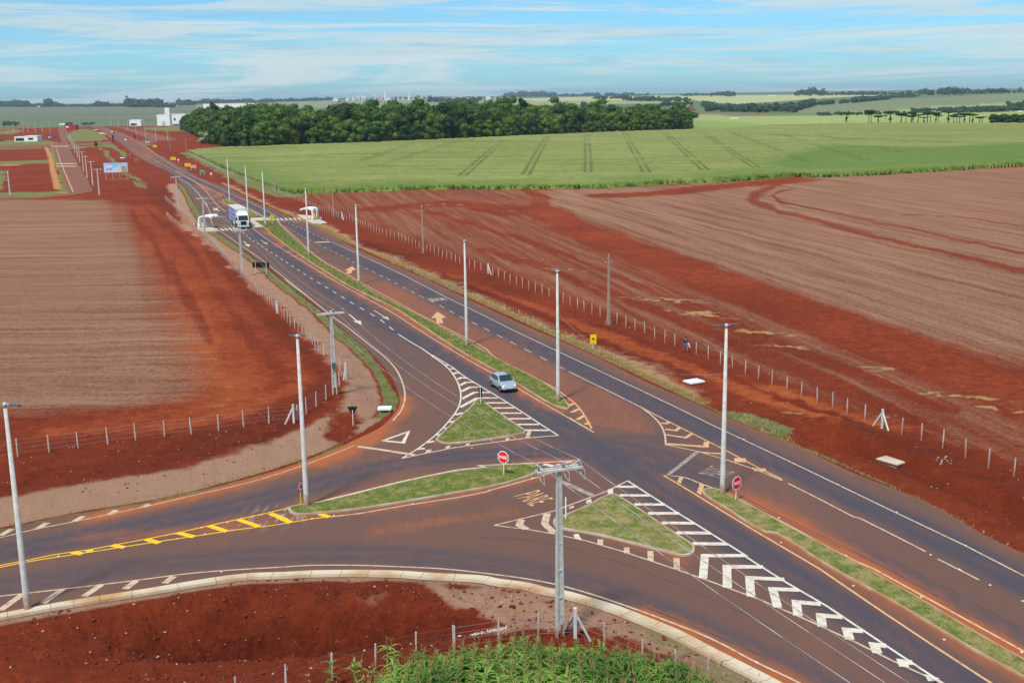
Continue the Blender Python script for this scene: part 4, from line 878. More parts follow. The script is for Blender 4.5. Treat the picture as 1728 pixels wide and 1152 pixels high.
# ---- street lamps: tapered concrete column, steel cap, flat lamp heads
def make_lamp(h, rz, heads, loc, label, group, al=.55):
    r = empty('street_lamp', loc, rz, label, 'street lamp', group)
    MB().lathe([(.21, -.3), (.20, 0), (.095, h)], 14).build('pole', M_conc, r, True)
    MB().lathe([(.11, h-.15), (.11, h+.12), (.04, h+.16)], 10).build('cap', M_steel, r, True)
    if heads == 2:
        MB().bar((-.3, 0, h+.05), (.3, 0, h+.05), .07, n=8).build('arm', M_steel, r)
        for s_ in (-1, 1):
            MB().prism([(s_*.22, -.11), (s_*al, -.09), (s_*al, .09), (s_*.22, .11)][::s_], h+.03, h+.11).build('lamp_head', M_lamp, r)
    elif heads == 1:
        MB().bar((0, 0, h+.05), (0, -.5, h+.1), .07, n=8).build('arm', M_steel, r)
        MB().prism([(-.12, -.5), (.12, -.5), (.10, -1.2), (-.10, -1.2)][::-1], h+.06, h+.15).build('lamp_head', M_lamp, r)
    return r
lampg = 'concrete street lamps along the junction and median'
for base, top, rz, heads, lab in (((47, 1028), 683, 60, 1, 'tall pale lamp post on the near kerb of the side road, leftmost in view'), ((518, 858), 574, 0, 2, 'concrete lamp post at the tip of the lens-shaped grass island beside a speed sign'),
        ((1219, 838), 556, 15, 2, 'lamp post with double dark lamp heads at the nose of the dry lower median'), ((942, 680), 463, 5, 2, 'lamp post standing by the white slab at the near tip of the green median'),
        ((788, 586), 411, 5, 2, 'lamp post on the green median just beyond the silver hatchback'), ((606, 482), 350, 5, 2, 'lamp post on the green median between the two big dusty lane arrows'),
        ((521.5, 433.5), 322, 5, 2, 'lamp post on the wide grass median in front of the right-hand bus shelter'), ((448, 383), 292, 5, 2, 'lamp post on the median beside the yellow diamond sign'),
        ((419, 366), 282, 5, 2, 'lamp post rising behind the truck, by the long zebra crossing'), ((388, 344.5), 269.5, 5, 2, 'farthest median lamp post, on the tiny grass strip before the hatched area')):
    x, y, z = GT(*base); z = max(z, .1) if lab.startswith('tall') is False else z
    make_lamp(height_of(base, top), R(rz), heads, (x, y, z), lab, lampg, .95 if base[0] == 1219 else .55)

# ---- concrete power poles of I section with twin crossarms
def make_power_pole(h, loc, rz, label, group, arm=1.25, twin=True, detail=True, mt=M_conc):
    r = empty('power_pole', loc, rz, label, 'power pole', group)
    b = MB(); wb, wt, db, dt = .225, .12, .15, .10   # half width, half depth at foot and top
    for s_ in (-1, 1):
        b.add([(s_*wb, -db, -.3), (s_*(wb-.09), -db, -.3), (s_*(wb-.09), db, -.3), (s_*wb, db, -.3), (s_*wt, -dt, h), (s_*(wt-.06), -dt, h), (s_*(wt-.06), dt, h), (s_*wt, dt, h)],
              [(0, 1, 5, 4), (1, 2, 6, 5), (2, 3, 7, 6), (3, 0, 4, 7), (4, 5, 6, 7)])
    z_ = .75; k_ = 0
    while z_ < h-.1:
        z2 = min(z_+1.5, h); f0 = z_/h; f1 = z2/h; w0 = wb+(wt-wb)*f0-.05; w1 = wb+(wt-wb)*f1-.05; d0 = .085
        b.add([(-w0, -d0, z_), (w0, -d0, z_), (w0, d0, z_), (-w0, d0, z_), (-w1, -d0, z2), (w1, -d0, z2), (w1, d0, z2), (-w1, d0, z2)], [(0, 1, 5, 4), (2, 3, 7, 6), (0, 3, 2, 1), (4, 5, 6, 7)])
        dd = (db+(dt-db)*f0)-.01; b.box(-w0, w0, -dd, dd, z_-.06, z_+.06); z_ = z2+.0; k_ += 1
    b.build('pole', mt, r)
    for s_ in ((-1, 1) if twin else (1,)):
        MB().box(-arm, arm, s_*.17-.05, s_*.17+.05, h-.32, h-.20).build('crossarm', M_concnew if mt is M_conc else mt, r)
    if detail:
        for x_ in (-arm+.12, .25, arm-.12):
            MB().lathe([(.03, h-.2), (.03, h-.05), (.08, h-.03), (.05, h+.03), (.08, h+.07), (.04, h+.14)], 8, (x_, 0)).build('insulator', M_insul, r, True)
    return r
ppg = 'concrete power poles with crossarms along the left verge'
line_pts = [(945, 1073), (565, 665), (409, 467.5), (346, 399), (301, 358)]; tops = [783, 524, 386, 333, 297]
labs = ['big near power pole with twin crossarms rising from the bottom maize', 'power pole at the corner of the left fence with a small meter box', 'power pole by the back of the black sign on the left verge', 'power pole in front of the left bus shelter', 'power pole by the short row of white posts left of the bus bay']
PP = []
for i, (b_, t_) in enumerate(zip(line_pts, tops)):
    x, y, z = GT(*b_); nb = line_pts[min(i+1, 4)]; pb = line_pts[max(i-1, 0)]; hd = heading(pb, nb)
    h = height_of(b_, t_); r = make_power_pole(h, (x, y, z), hd-math.pi/2, labs[i], ppg); PP.append((r, h))
    if i == 1: MB().box(-.16, .16, -.32, -.16, 2.6, 3.1).build('meter_box', M_lamp, r)
    if i == 0:
        for x_ in (-1.13, .25, 1.13):
            pts = [(x_, -.1, h+.05), (x_+.12, -.45, h-.35), (x_+.05, -.7, h-.75), (x_, -.35, h-.62), (x_, .1, h-.3)]; MB().tube(pts, .018, 5).build('jumper_cable', M_wire, r)
# conductors
bpy.context.view_layer.update()
def at_pole(r, h, x_):
    c, s_ = math.cos(r.rotation_euler.z), math.sin(r.rotation_euler.z); return Vector((r.location.x+c*x_, r.location.y+s_*x_, r.location.z+h+.12))
def cable(name, a, b, sag, rad, mt, label, cat, group, n=16):
    P = [a.lerp(b, t_/n)-Vector((0, 0, sag*4*(t_/n)*(1-t_/n))) for t_ in range(n+1)]
    o = MB().tube(P, rad, 5).build(name, mt, None, True); return tag(o, label, cat, group)
wg = 'bare conductors between the power poles'
names3 = ('left', 'middle', 'right')
hd0 = heading((945, 1073), (565, 665)); off = Vector((-math.cos(hd0-.12), -math.sin(hd0-.12), 0))*60
for k_, x_ in enumerate((-1.13, .25, 1.13)):
    for i in range(4):
        a = at_pole(*PP[i], x_); b = at_pole(*PP[i+1], x_); cable('power_wire', a, b, 1.1 if i < 2 else .6, .014, M_wire, f'{names3[k_]} bare wire running up the road from the {("near", "corner", "second", "shelter")[i]} power pole', 'power wire', wg)
    a = at_pole(*PP[0], x_); d_ = Vector((G(1440, 1152)[0], G(1440, 1152)[1], 0))-Vector((a.x, a.y, 0)); d_.normalize()
    tgt = {0: (1430, 1152), 1: (1490, 1152), 2: (1530, 1152)}[k_]
    # runs on beyond the frame: line of sight at wire height fixes its bearing
    q = np.array(G(tgt[0], tgt[1], a.z-1.0)); dd = Vector((q[0]-a.x, q[1]-a.y, 0)); dd.normalize(); b = a+dd*62
    cable('power_wire', a, b, 1.0, .015, M_wire, f'{names3[k_]} bare wire from the near power pole out over the white chevrons', 'power wire', wg)

# ---- weathered poles along the right fence
wpg = 'weathered utility poles along the right-hand fence'
def make_util(h, loc, rz, label, group, mt=M_woodpole, braces=False, arms=True):
    r = empty('utility_pole', loc, rz, label, 'utility pole', group)
    MB().bar((0, 0, -.3), (0, 0, h), .36, .26, w2=.16).build('pole', mt, r)
    if arms:
        MB().bar((-.5, 0, h-.95), (.5, 0, h-.95), .07).build('crossarm', mt, r)
        for s_ in (-1, 0, 1): MB().lathe([(.03, h-.92 if s_ else h), (.06, h-.86 if s_ else h+.05), (.03, h-.74 if s_ else h+.16)], 6, (s_*.45, 0)).build('insulator', M_insul, r)
    if braces:
        for s_ in (-1, 1): MB().bar((s_*.5, 0, 0), (s_*.12, 0, 1.0), .08).build('brace', M_conc, r)
    return r
wl = ['weathered brown pole with foot braces by the right fence, nearest of its row', 'weathered pole by the right fence with straw at its foot, second of its row', 'pole at the fence corner with green grass at its foot', 'pole in the near left corner of the maize field', 'pole before the maize beyond the green road sign', 'pole on the bare red plot at the tip of the maize', 'pole on the bare red plot above the yellow signs']
for i, (b_, t_) in enumerate((((1027, 548), 430), ((714, 427), 347), ((563, 366), 308), ((465, 328), 280), ((349, 281), 248), ((315, 262), 233), ((287, 252), 225))):
    x, y, z = GT(*b_); make_util(height_of(b_, t_), (x, y, z), heading((1027, 548), (714, 427))-math.pi/2, wl[i], wpg, braces=(i == 0))
dg = 'thin distant poles along the far side road'
o0 = None
for b_, t_ in (((264, 241), 214), ((246, 236), 209), ((230, 228), 205), ((216, 221), 200), ((200, 217), 196), ((187, 214), 195), ((283, 238), 216)):
    x, y, z = GT(*b_); h = height_of(b_, t_)
    if o0 is None: o0 = make_util(h, (x, y, z), 0, 'thin pale distant pole standing on the red ground right of the far road', dg, M_conc, arms=False); h0 = h
    else: copy_tree(o0, (x, y, z), 0, scale=(1, 1, h/h0))
# poles along the left street
sg = 'poles in the row along the left side street'
tl = None
srow = [((157, 316), 272), ((147.5, 304), 263), ((141.5, 292), 255.5), ((135, 276), 249), ((131, 268), 246), ((127, 260), 240), ((124, 252), 236), ((121, 246), 231), ((118, 240), 227), ((114, 235), 222), ((111, 229), 217), ((108, 223), 213), ((105, 219), 209), ((102, 216), 207), ((100, 213), 205)]
for b_, t_ in srow:
    x, y, z = GT(*b_); h = height_of(b_, t_)
    if tl is None:
        tl = make_power_pole(h, (x, y, z), 0, 'nearest crossarm pole of the row along the left side street', sg, arm=1.1, twin=False, detail=False); h0 = h
    else: copy_tree(tl, (x, y, z), 0, ordn(srow.index((b_, t_)))+' crossarm pole, counting from the near end, in the row along the left street', scale=(1, 1, h/h0))
b_ = (168, 332); x, y, z = GT(*b_); make_power_pole(height_of(b_, 284.5), (x, y, z), 0, 'single crossarm pole standing on bare red soil left of the billboard', 'pale poles on the left plots', arm=1.4, twin=False, detail=False)
b_ = (17.5, 334); x, y, z = GT(*b_); make_power_pole(height_of(b_, 288), (x, y, z), 0, 'plain concrete pole at the left edge of the red plots', 'pale poles on the left plots', arm=.3, twin=False, detail=False)
fp = 'small distant poles on the far left plots'; tl = None
for b_, t_ in (((23, 227), 209), ((40, 226), 200), ((48, 224), 204), ((60, 225), 206), ((72, 224), 207), ((85, 226), 203), ((12, 214), 204), ((30, 214), 201), ((52, 214), 203), ((78, 213), 202), ((66, 212), 203), ((4, 216), 205)):
    x, y, z = GT(*b_); h = height_of(b_, t_)
    if tl is None: tl = make_util(h, (x, y, z), 0, 'small distant pole behind the low white house on the far left', fp, M_conc, arms=False); h0 = h
    else: copy_tree(tl, (x, y, z), 0, scale=(1, 1, h/h0))
# the low cable between two lamp posts
x0, y0, z0 = GT(942, 680); x1, y1, z1 = GT(1219, 838)
cable('service_cable', Vector((x0, y0, 8.3)), Vector((x1, y1, 8.9)), 1.9, .016, M_fwire, 'dark sagging cable slung between two lamp posts across the right carriageway', 'cable', None)

# ---- fences of concrete posts
post_me = MB().prism([(-.052, -.045), (.052, -.045), (.052, .045), (-.052, .045)], -.2, 1.5)
post_me.v = [(p[0]*(.8 if p[2] > 1 else 1), p[1]*(.8 if p[2] > 1 else 1), p[2]) for p in post_me.v]
pm_ = bpy.data.meshes.new('post'); pm_.from_pydata(post_me.v, [], post_me.f); pm_.materials.append(M_post)
def fence(pix, spacing, label, wires=True, corners=(), hgt=1.0, group=None, stuff_from=100, exact=False):
    if exact: P = [np.array(GT(*p)[:2]) for p in pix]
    else:
        Q = [np.array(GT(*p)[:2]) for p in pix]; L = [0]
        for a, b in zip(Q, Q[1:]): L.append(L[-1]+np.linalg.norm(b-a))
        QA = np.array(Q); s_ = np.arange(0, L[-1], spacing); s_ = s_+rng.normal(0, .06, len(s_)); P = [np.array([np.interp(t_, L, QA[:, 0]), np.interp(t_, L, QA[:, 1])]) for t_ in s_]
    P = [p for p in P]; r = empty('fence', (P[0][0], P[0][1], hz(*P[0])), 0, label, 'fence', group); o = Vector(r.location)
    far_ = MB(); tops_ = []
    H_ = terrain(np.array([p[0] for p in P]), np.array([p[1] for p in P]))
    for i, p in enumerate(P):
        z = float(H_[i]); tops_.append((p[0]-o.x, p[1]-o.y, z-o.z)); rl = (random.gauss(0, .02), random.gauss(0, .02), random.uniform(-.2, .2))
        if i < stuff_from:
            q = bpy.data.objects.new('post', pm_); C.objects.link(q); q.parent = r; q.location = tops_[-1]; q.rotation_euler = rl; q.scale = (1, 1, hgt*random.uniform(.95, 1.04))
        else: far_.bar((tops_[-1][0], tops_[-1][1], tops_[-1][2]-.2), (tops_[-1][0], tops_[-1][1], tops_[-1][2]+1.5*hgt), .12, .11)
    if far_.v: tag(far_.build('distant_posts', M_post, r), kind='stuff')
    if wires:
        b = MB()
        for k_ in (.35, .72, 1.08, 1.4):
            b.tube([(p[0], p[1], p[2]+k_*hgt) for p in tops_[:60]], .0065, 3)
        b.build('wire_strands', M_fwire, r)
    for (cp, dirs) in corners:
        x, y, z = GT(*cp); c = Vector((x, y, z))-o
        MB().bar(c-Vector((0, 0, .2)), c+Vector((0, 0, 1.7)), .17).build('corner_post', M_concnew, r)
        for d in dirs:
            x2, y2, z2 = GT(*d); MB().bar(Vector((x2, y2, z2))-o, c+Vector((0, 0, 1.45)), .11).build('brace', M_concnew, r)
    return r
fence([(1850, 862), (1790, 834), (1748, 818), (1710.6, 803.5), (1667.5, 789), (1629, 772), (1590.5, 755.5), (1554.5, 743), (1521.5, 733), (1459, 710), (1429, 699), (1404.7, 689), (1378.7, 679), (1352, 668.4), (1327.5, 658.7), (1302.5, 649.8), (1279.6, 640), (1257.5, 631), (1236, 622.7), (1215.4, 615), (1195, 606.7), (1174.8, 598.75), (1138.75, 584.8), (1121.7, 578), (1104.6, 571.7), (1088, 563), (1071.7, 558), (1056, 553), (1040.8, 546.7), (1012.7, 535.8), (998.75, 530.6), (985.8, 525.4)], 2.4,
      'long near run of grey concrete posts along the right-hand ploughed field', False, [((1488, 722.5), [(1473, 718), (1499, 727)])], exact=True)
fence([(975, 521), (940, 508), (823, 461.5), (796, 453), (730.6, 427.5), (672.8, 405), (644.7, 397), (601, 378), (567.5, 366.7), (536, 354.6), (509, 341.7), (488, 335), (467.5, 327), (446.7, 317.7), (426, 310), (375, 290), (350, 277.5), (317, 261)], 2.45,
      'long far run of concrete posts past the right bus shelter to the maize field', False, [((824, 461.8), [(829, 464)]), ((577, 369.5), [(580, 372)])])
fence([(-160, 798), (-100, 789), (-38, 780), (30, 770.5), (82.8, 763), (132, 757), (182, 750), (229, 743), (277.8, 737), (323, 732.8), (369, 727), (411, 719.7), (454, 714.7), (502, 710.4), (517, 698), (533.75, 686), (550.4, 674)], 2.3, 'wired post fence with a braced corner above the pale side road gravel', True, [((496, 713), [(481, 716), (508, 703)])], exact=True)
fence([(546.5, 600), (538, 593.5), (529.8, 585), (522, 578), (514, 571.7), (506, 564), (499.6, 558), (492, 552), (485.5, 545.6), (480, 540), (474.6, 534.6), (460.5, 520.5), (445.8, 507.5), (437.5, 497.5), (428.75, 486.75), (420, 478.75), (407.5, 467.5), (397.5, 457.5), (380, 438.75), (367.5, 423), (353, 408), (340, 396), (336.7, 391.7)], 2.3, 'row of pale posts along the left verge up to the bus shelter', False, [((467.5, 528.5), [(470.5, 529)])])
fence([(573.5, 627), (572.5, 651)], 1, 'pair of short posts beside the corner power pole', False, [((584, 640), [(580, 641)])], exact=True)
fence([(310, 391.5), (305, 387), (295, 379), (288, 373), (281, 366)], 2.6, 'short dense row of pale posts left of the bus shelter path', False)
fence([(317.5, 369), (310, 362), (300, 355), (290, 347.5), (279, 338.5)], 2.8, 'short row of pale posts by the power pole left of the bus bay', False)
fence([(766.6, 1101), (702, 1112), (633.75, 1128.75), (561, 1147.5), (483, 1168), (398, 1190), (310, 1215)], 2.3, 'wired concrete post fence on dark red soil in the bottom left foreground', True, [], 1.0, exact=True)
fence([(766.6, 1101), (841.7, 1090), (907.8, 1079), (970.6, 1075.6), (1020, 1094), (1083.4, 1123), (1138.5, 1141), (1193, 1160), (1270, 1200), (1350, 1245)], 2.3, 'wired post fence bending round the near power pole behind the maize', True, [((970.6, 1075.6), [(955, 1062), (996.5, 1081)])], exact=True)
fence([(170, 296), (200, 298), (226, 302), (233, 308), (249, 316)], 6, 'few stubby posts near the billboard', False)

# ---- road signs
def panel(b, w_, h_, z, y0=-.03, y1=-.01, shape='rect'):
    if shape == 'oct': P = [(w_/2*math.cos(R(22.5+45*i))/math.cos(R(22.5)), h_/2*math.sin(R(22.5+45*i))/math.cos(R(22.5))) for i in range(8)]
    elif shape == 'round': P = [(w_/2*math.cos(R(15*i)), h_/2*math.sin(R(15*i))) for i in range(24)]
    elif shape == 'dia': P = [(0, -h_/2), (w_/2, 0), (0, h_/2), (-w_/2, 0)]
    elif shape == 'tri': P = [(0, -h_/2), (w_/2, h_/2), (-w_/2, h_/2)]
    else: P = [(-w_/2, -h_/2), (w_/2, -h_/2), (w_/2, h_/2), (-w_/2, h_/2)]
    return b.prism([(x, z+q) for x, q in P], y0, y1, 'y')
def sign(px, py, label, rz, parts, zt, post=.07, posts=(0,), pm=M_white, cat='road sign', group=None, name='road_sign', lift=0):
    x, y, z = GT(px, py); r = empty(name, (x, y, max(z, -.1)+lift), R(rz), label, cat, group)
    for p in posts: MB().bar((p, .03, -.2), (p, .03, zt), post, n=8).build('post', pm, r)
    for nm_, mt, f_ in parts: b = MB(); f_(b); b.build(nm_, mt, r)
    return r
def words(txt, w_, h_, z, y=-.045):
    def f_(b):
        V, F = glyph(txt, bold=.03); b.add([((u-.5)*w_, y, z+(v-.5)*h_) for u, v in V], F)
    return f_
def pare(px, py, rz, top, label):
    h = height_of((px, py), top); s_ = .95; c = h-s_/2
    return sign(px, py, label, rz, [('rim', M_white, lambda b: panel(b, s_, s_, c, -.03, -.012, 'oct')), ('face', M_red, lambda b: panel(b, s_*.88, s_*.88, c, -.036, -.031, 'oct')), ('lettering', M_white, words('PARE', s_*.72, s_*.27, c, -.042)), ('back', M_black, lambda b: panel(b, s_*.97, s_*.97, c, -.011, -.004, 'oct'))], c, lift=.08)
pare(850, 807, -32, 764, 'red octagonal PARE sign standing on the lens-shaped grass island')
pare(1242, 849, 38, 807, 'red octagonal PARE sign on the dry median beside the tall lamp post')
h = height_of((509, 857), 812)
sign(509, 857, 'round white speed sign with red rim seen almost edge-on at the island tip', 72, [('rim', M_red, lambda b: panel(b, .85, .85, h-.42, -.03, -.012, 'round')), ('face', M_white, lambda b: panel(b, .66, .66, h-.42, -.037, -.031, 'round')), ('lettering', M_black, words('40', .36, .34, h-.42, -.043))], h-.4, pm=M_yellow)
h = height_of((596, 717), 686); sign(596, 717, 'give-way sign seen from its black back on the bare left corner', 180, [('panel', M_black, lambda b: panel(b, .95, .85, h-.42, -.03, -.01, 'tri'))], h-.3, group=None)
h = height_of((811, 685), 655); sign(811, 685, 'narrow black-backed marker board at the top of the near grass triangle', 180, [('panel', M_black, lambda b: panel(b, .34, 1.0, h-.5, -.03, -.01))], h, lift=.05)
h = height_of((955, 881), 841); sign(955, 881, 'bare white sign post in a pale concrete footing at the lower grass triangle', 0, [('footing', M_walk, lambda b: b.lathe([(.42, 0), (.36, .07), (.1, .09)], 12))], h, post=.10)
h = height_of((1001, 588), 564); sign(1001, 588, 'yellow rectangular sign with a small black cross mark on the right verge', 8, [('panel', M_yellow, lambda b: panel(b, .72, 1.12, h-.56)), ('symbol', M_black, lambda b: (b.box(-.05, .05, -.04, -.031, h-.68, h-.36), b.box(-.16, .16, -.045, -.041, h-.57, h-.49)))], h-.3)
x_, y_, z_ = GT(441, 461.5); h = height_of((441, 461.5), 443); sign(441, 461.5, 'wide black-backed sign board on two white posts by the left verge', 172, [('panel', M_black, lambda b: panel(b, 2.9, .85, h-.42))], h, posts=(-.9, .9), post=.10)
h = height_of((459.6, 380.5), 363); sign(459.6, 380.5, 'yellow diamond pedestrian sign on the grass median before the crossing', 0, [('panel', M_yellow, lambda b: panel(b, 1.45, 1.45, h-.72, shape='dia')), ('symbol', M_black, lambda b: (b.ball((.0, -.04, h-.42), .09, 6, 4, (1, .2, 1)), b.bar((0, -.045, h-.5), (0, -.045, h-.8), .12, .02), b.bar((0, -.05, h-.8), (-.16, -.05, h-1.05), .09, .02), b.bar((0, -.05, h-.8), (.16, -.05, h-1.05), .09, .02)))], h-.7, lift=.08)
h = height_of((533, 379), 360); sign(533, 379, 'yellow diamond sign in front of the right-hand bus shelter', 12, [('panel', M_yellow, lambda b: panel(b, 1.2, 1.2, h-.6, shape='dia')), ('symbol', M_black, lambda b: (b.ball((.0, -.04, h-.38), .07, 6, 4, (1, .2, 1)), b.bar((0, -.045, h-.45), (0, -.045, h-.8), .12, .02)))], h-.6)
h = height_of((541.3, 378.3), 366); sign(541.3, 378.3, 'small blue and white bus stop sign beside the right-hand shelter', 10, [('panel', mat('sign_blue', (.02, .16, .55), .5), lambda b: panel(b, .6, .6, h-.3)), ('symbol', M_white, lambda b: panel(b, .36, .26, h-.24, -.04, -.031))], h-.3)
for px, py, lab in ((379, 339, 'pair of black-backed marker boards at the head of the median'), (291, 303, 'pair of black-backed marker boards on the gravel edge beyond the power poles'), (230, 273, 'lone pair of small black boards on the far left edge of the road'), (219, 264, 'small black board on the far grass edge left of the road'), (331, 385, 'small black back of a board by the left bus shelter')):
    h = height_of((px, py), py-9.5); n_ = 2 if 'pair' in lab else 1
    sign(px, py, lab, 180, [('panel', M_black, (lambda b, q=q: panel(b, .45, 1.1, h-.5).xf(Matrix.Translation((q, 0, 0))))) for q in ((-.45, .45) if n_ == 2 else (0,))], h, posts=(-.45, .45) if n_ == 2 else (0,), post=.09)
ys = 'yellow boards along the far right verge'
for px, py, w_, lab in ((261.5, 250.5, 4.8, 'farthest yellow board on the right verge, before the white junction box'), (292.5, 271, 5.2, 'middle yellow board beside the round speed sign'), (317, 281.5, 5.2, 'nearest yellow board, just before the pale pinkish board')):
    h = height_of((px, py), py-5.5); sign(px, py, lab, 10, [('panel', M_yellow, lambda b: panel(b, w_/2, 1.4, h-.6)), ('lettering', M_black, lambda b: b.box(-w_/5, w_/5, -.04, -.031, h-.66, h-.58))], h, posts=(-w_/6, w_/6), group=ys)
h = height_of((326.5, 288), 278.5); sign(326.5, 288, 'pale pinkish board between the yellow and the green ones', 10, [('panel', mat('pale_board', (.66, .42, .28), .7), lambda b: panel(b, 2.5, 1.3, h-.65))], h, posts=(-.8, .8))
h = height_of((342, 295), 286.5); sign(342, 295, 'green direction board on two white posts on the right verge', 10, [('panel', mat('sign_green', (.0, .38, .22), .5), lambda b: panel(b, 2.3, 1.15, h-.55)), ('lettering', M_white, lambda b: (b.box(-.7, .5, -.04, -.031, h-.42, h-.36), b.box(-.7, .3, -.04, -.031, h-.72, h-.66)))], h, posts=(-.75, .75), post=.12)
for px, py, lab in ((301.5, 277, 'round white sign with red rim between two yellow boards'), (356.5, 300, 'round white sign with red rim just past the green board')):
    h = height_of((px, py), py-9); sign(px, py, lab, 8, [('rim', M_red, lambda b: panel(b, 1.0, 1.0, h-.5, -.03, -.012, 'round')), ('face', M_white, lambda b: panel(b, .78, .78, h-.5, -.037, -.031, 'round'))], h-.4)
for px, py, hh, lab in ((191.5, 244, 16, 'tall black totem board at the far junction, left of the road'), (228, 237.5, 9, 'shorter black totem board at the far junction, right of the road')):
    h = height_of((px, py), py-hh); sign(px, py, lab, 5, [('panel', M_black, lambda b: (panel(b, 1.1, h*.42, h*.76), panel(b, .9, h*.2, h*.36)))], h*.9, posts=(-.3, .3), pm=M_black, post=.14)
# billboard
x, y, z = GT(197, 302.5); bb = empty('billboard', (x, y, z), R(4), 'large sky-blue billboard with a cream house picture on four timber legs', 'billboard')
ht = height_of((197, 302.5), 275); wB = 39/1930*y
for i in range(4): MB().bar(((-.44+.29*i)*wB, .12, -.3), ((-.44+.29*i)*wB, .12, ht-.2), .22).build('leg', M_woodpole, bb)
zb = ht*.42; MB().box(-wB/2, wB/2, -.05, .05, zb, ht).build('panel', mat('billboard_sky', (.22, .52, .78), .6, col2=(.50, .68, .82), vscale=.25), bb)
MB().box(-wB/2, wB/2, .06, .14, -.05, .12).build('sill', M_woodpole, bb)
b = MB(); hB = ht-zb
b.add([(wB*.16, -.06, zb+.02*hB), (wB*.48, -.06, zb+.02*hB), (wB*.48, -.06, zb+.5*hB), (wB*.3, -.06, zb+.68*hB), (wB*.16, -.06, zb+.5*hB)], [(0, 1, 2, 3, 4)]); b.build('picture_house', mat('picture_tan', (.46, .32, .24), .7), bb)
MB().add([(wB*.06, -.075, zb+.02*hB), (wB*.24, -.075, zb+.02*hB), (wB*.22, -.075, zb+.65*hB), (wB*.15, -.075, zb+.88*hB), (wB*.09, -.075, zb+.5*hB)], [(0, 1, 2, 3, 4)]).build('picture_gable', mat('picture_cream', (.72, .66, .52), .7), bb)
MB().box(-wB*.42, -wB*.16, -.07, -.055, zb+.26*hB, zb+.42*hB).build('printed_line', mat('picture_pink', (.72, .20, .38), .7), bb)
MB().box(-wB*.36, -wB*.14, -.07, -.055, zb+.58*hB, zb+.72*hB).build('printed_line', M_white, bb)
# bus shelters: one bent white band over a bench
def shelter(px, py, rz, L, label, flip=1):
    x, y, z = GT(px, py); r = empty('bus_shelter', (x, y, .14), R(rz), label, 'bus shelter', 'white bent-band bus shelters')
    prof = [(0, 0), (-.12, .55), (-.12, 1.9), (.08, 2.35), (.5, 2.55), (2.2, 2.62), (2.75, 2.45), (2.85, 2.2)]; prof = catmull(prof, 4); n = len(prof); t_ = .16
    V = []
    for y_ in (-.55, .55):
        for i, (a, c) in enumerate(prof):
            q = np.array(prof[min(i+1, n-1)])-np.array(prof[max(i-1, 0)]); q = q/np.linalg.norm(q); V += [(flip*(a-q[1]*t_), y_, c+q[0]*t_), (flip*(a+q[1]*t_), y_, c-q[0]*t_)]
    m2 = 2*n; F = []
    for i in range(n-1):
        a = 2*i; F += [(a, a+2, m2+a+2, m2+a), (a+1, m2+a+1, m2+a+3, a+3), (a, a+1, a+3, a+2), (m2+a, m2+a+2, m2+a+3, m2+a+1)]
    F += [(0, m2, m2+1, 1), (2*n-2, 2*n-1, m2+2*n-1, m2+2*n-2)]
    for s_ in (-L/2+.6, L/2-.6):
        o = mesh_obj('frame', [(p[0], p[1]+s_, p[2]) for p in V], F, M_white, r)
    MB().box(min(0, flip*2.2), max(0, flip*2.2), -L/2+1.2, L/2-1.2, 2.50, 2.56).build('roof', M_white, r)
    MB().box(min(flip*.45, flip*1.0), max(flip*.45, flip*1.0), -L/2+.4, L/2-.4, .42, .55).build('bench', M_white, r)
    for s_ in (-L/2+.8, L/2-.8): MB().box(min(flip*.6, flip*.85), max(flip*.6, flip*.85), s_-.08, s_+.08, 0, .42).build('bench_leg', M_white, r)
    return r
shelter(343.5, 384.5, -14, 3.6, 'white bent-band bus shelter on the left, behind a power pole', 1)
shelter(531.5, 371, -14, 3.6, 'white bent-band bus shelter on the right, by the yellow diamond sign', -1)
# slabs and inlets
def slab(px, py, w_, d_, h_, rz, mt, label, cat='concrete slab', lid_shadow=False):
    x, y, z = GT(px, py); r = empty('drain_inlet' if lid_shadow else 'concrete_slab', (x, y, z+.02), R(rz), label, cat)
    MB().box(-w_/2, w_/2, -d_/2, d_/2, h_*.55, h_).build('lid', mt, r)
    MB().box(-w_/2+.1, w_/2-.1, -d_/2+.12, d_/2-.1, -.2, h_*.55).build('chamber', M_conc, r)
    if lid_shadow: MB().box(-w_/4, w_/4, -d_/2+.09, -d_/2+.115, 0, h_*.5).build('lid_shade', M_black, r)  # black panel painting in the shade below the lid
    return r
slab(649.5, 694, 1.25, .95, .38, 0, M_white, 'white-lidded drain inlet with dark painted shade under its lid beside the left curve', 'drain inlet', True)
slab(927.5, 669, 1.5, .8, .2, 0, M_white, 'white slab on the grass at the near tip of the green median')
slab(1171, 647, 1.7, 1.35, .28, 28, M_whitewall, 'square white manhole slab on red soil beyond the right verge')
slab(1506, 779, 1.5, 2.0, .2, 35, M_walk, 'tan diamond-shaped slab by the ditch on the right')
slab(837, 806.5, .5, .35, .14, 10, M_conc, 'small grey access box on the lens-shaped grass island', 'access box')
slab(249, 241.5, 3.0, 1.6, .9, 0, M_whitewall, 'white box by the far junction, right of the road', 'junction box')
for px, py, lab in ((207, 268.5, 'small white box on dark red soil beside the billboard'), (322.8-45, 0, '')):
    if lab: slab(px, py, 2.2, 1.6, .8, 0, M_whitewall, lab, 'junction box')
wbx = 'white boxes on the far green verge'
for px, py, lab in ((171, 226, 'upper pair of white blocks on the far green verge'), (175, 227.5, 'lower white block on the far green verge'), (161.5, 220.5, 'farthest white block on the green verge')): slab(px, py, 4.5, 2, 1.1, 0, M_whitewall, lab, 'white block')['group'] = wbx
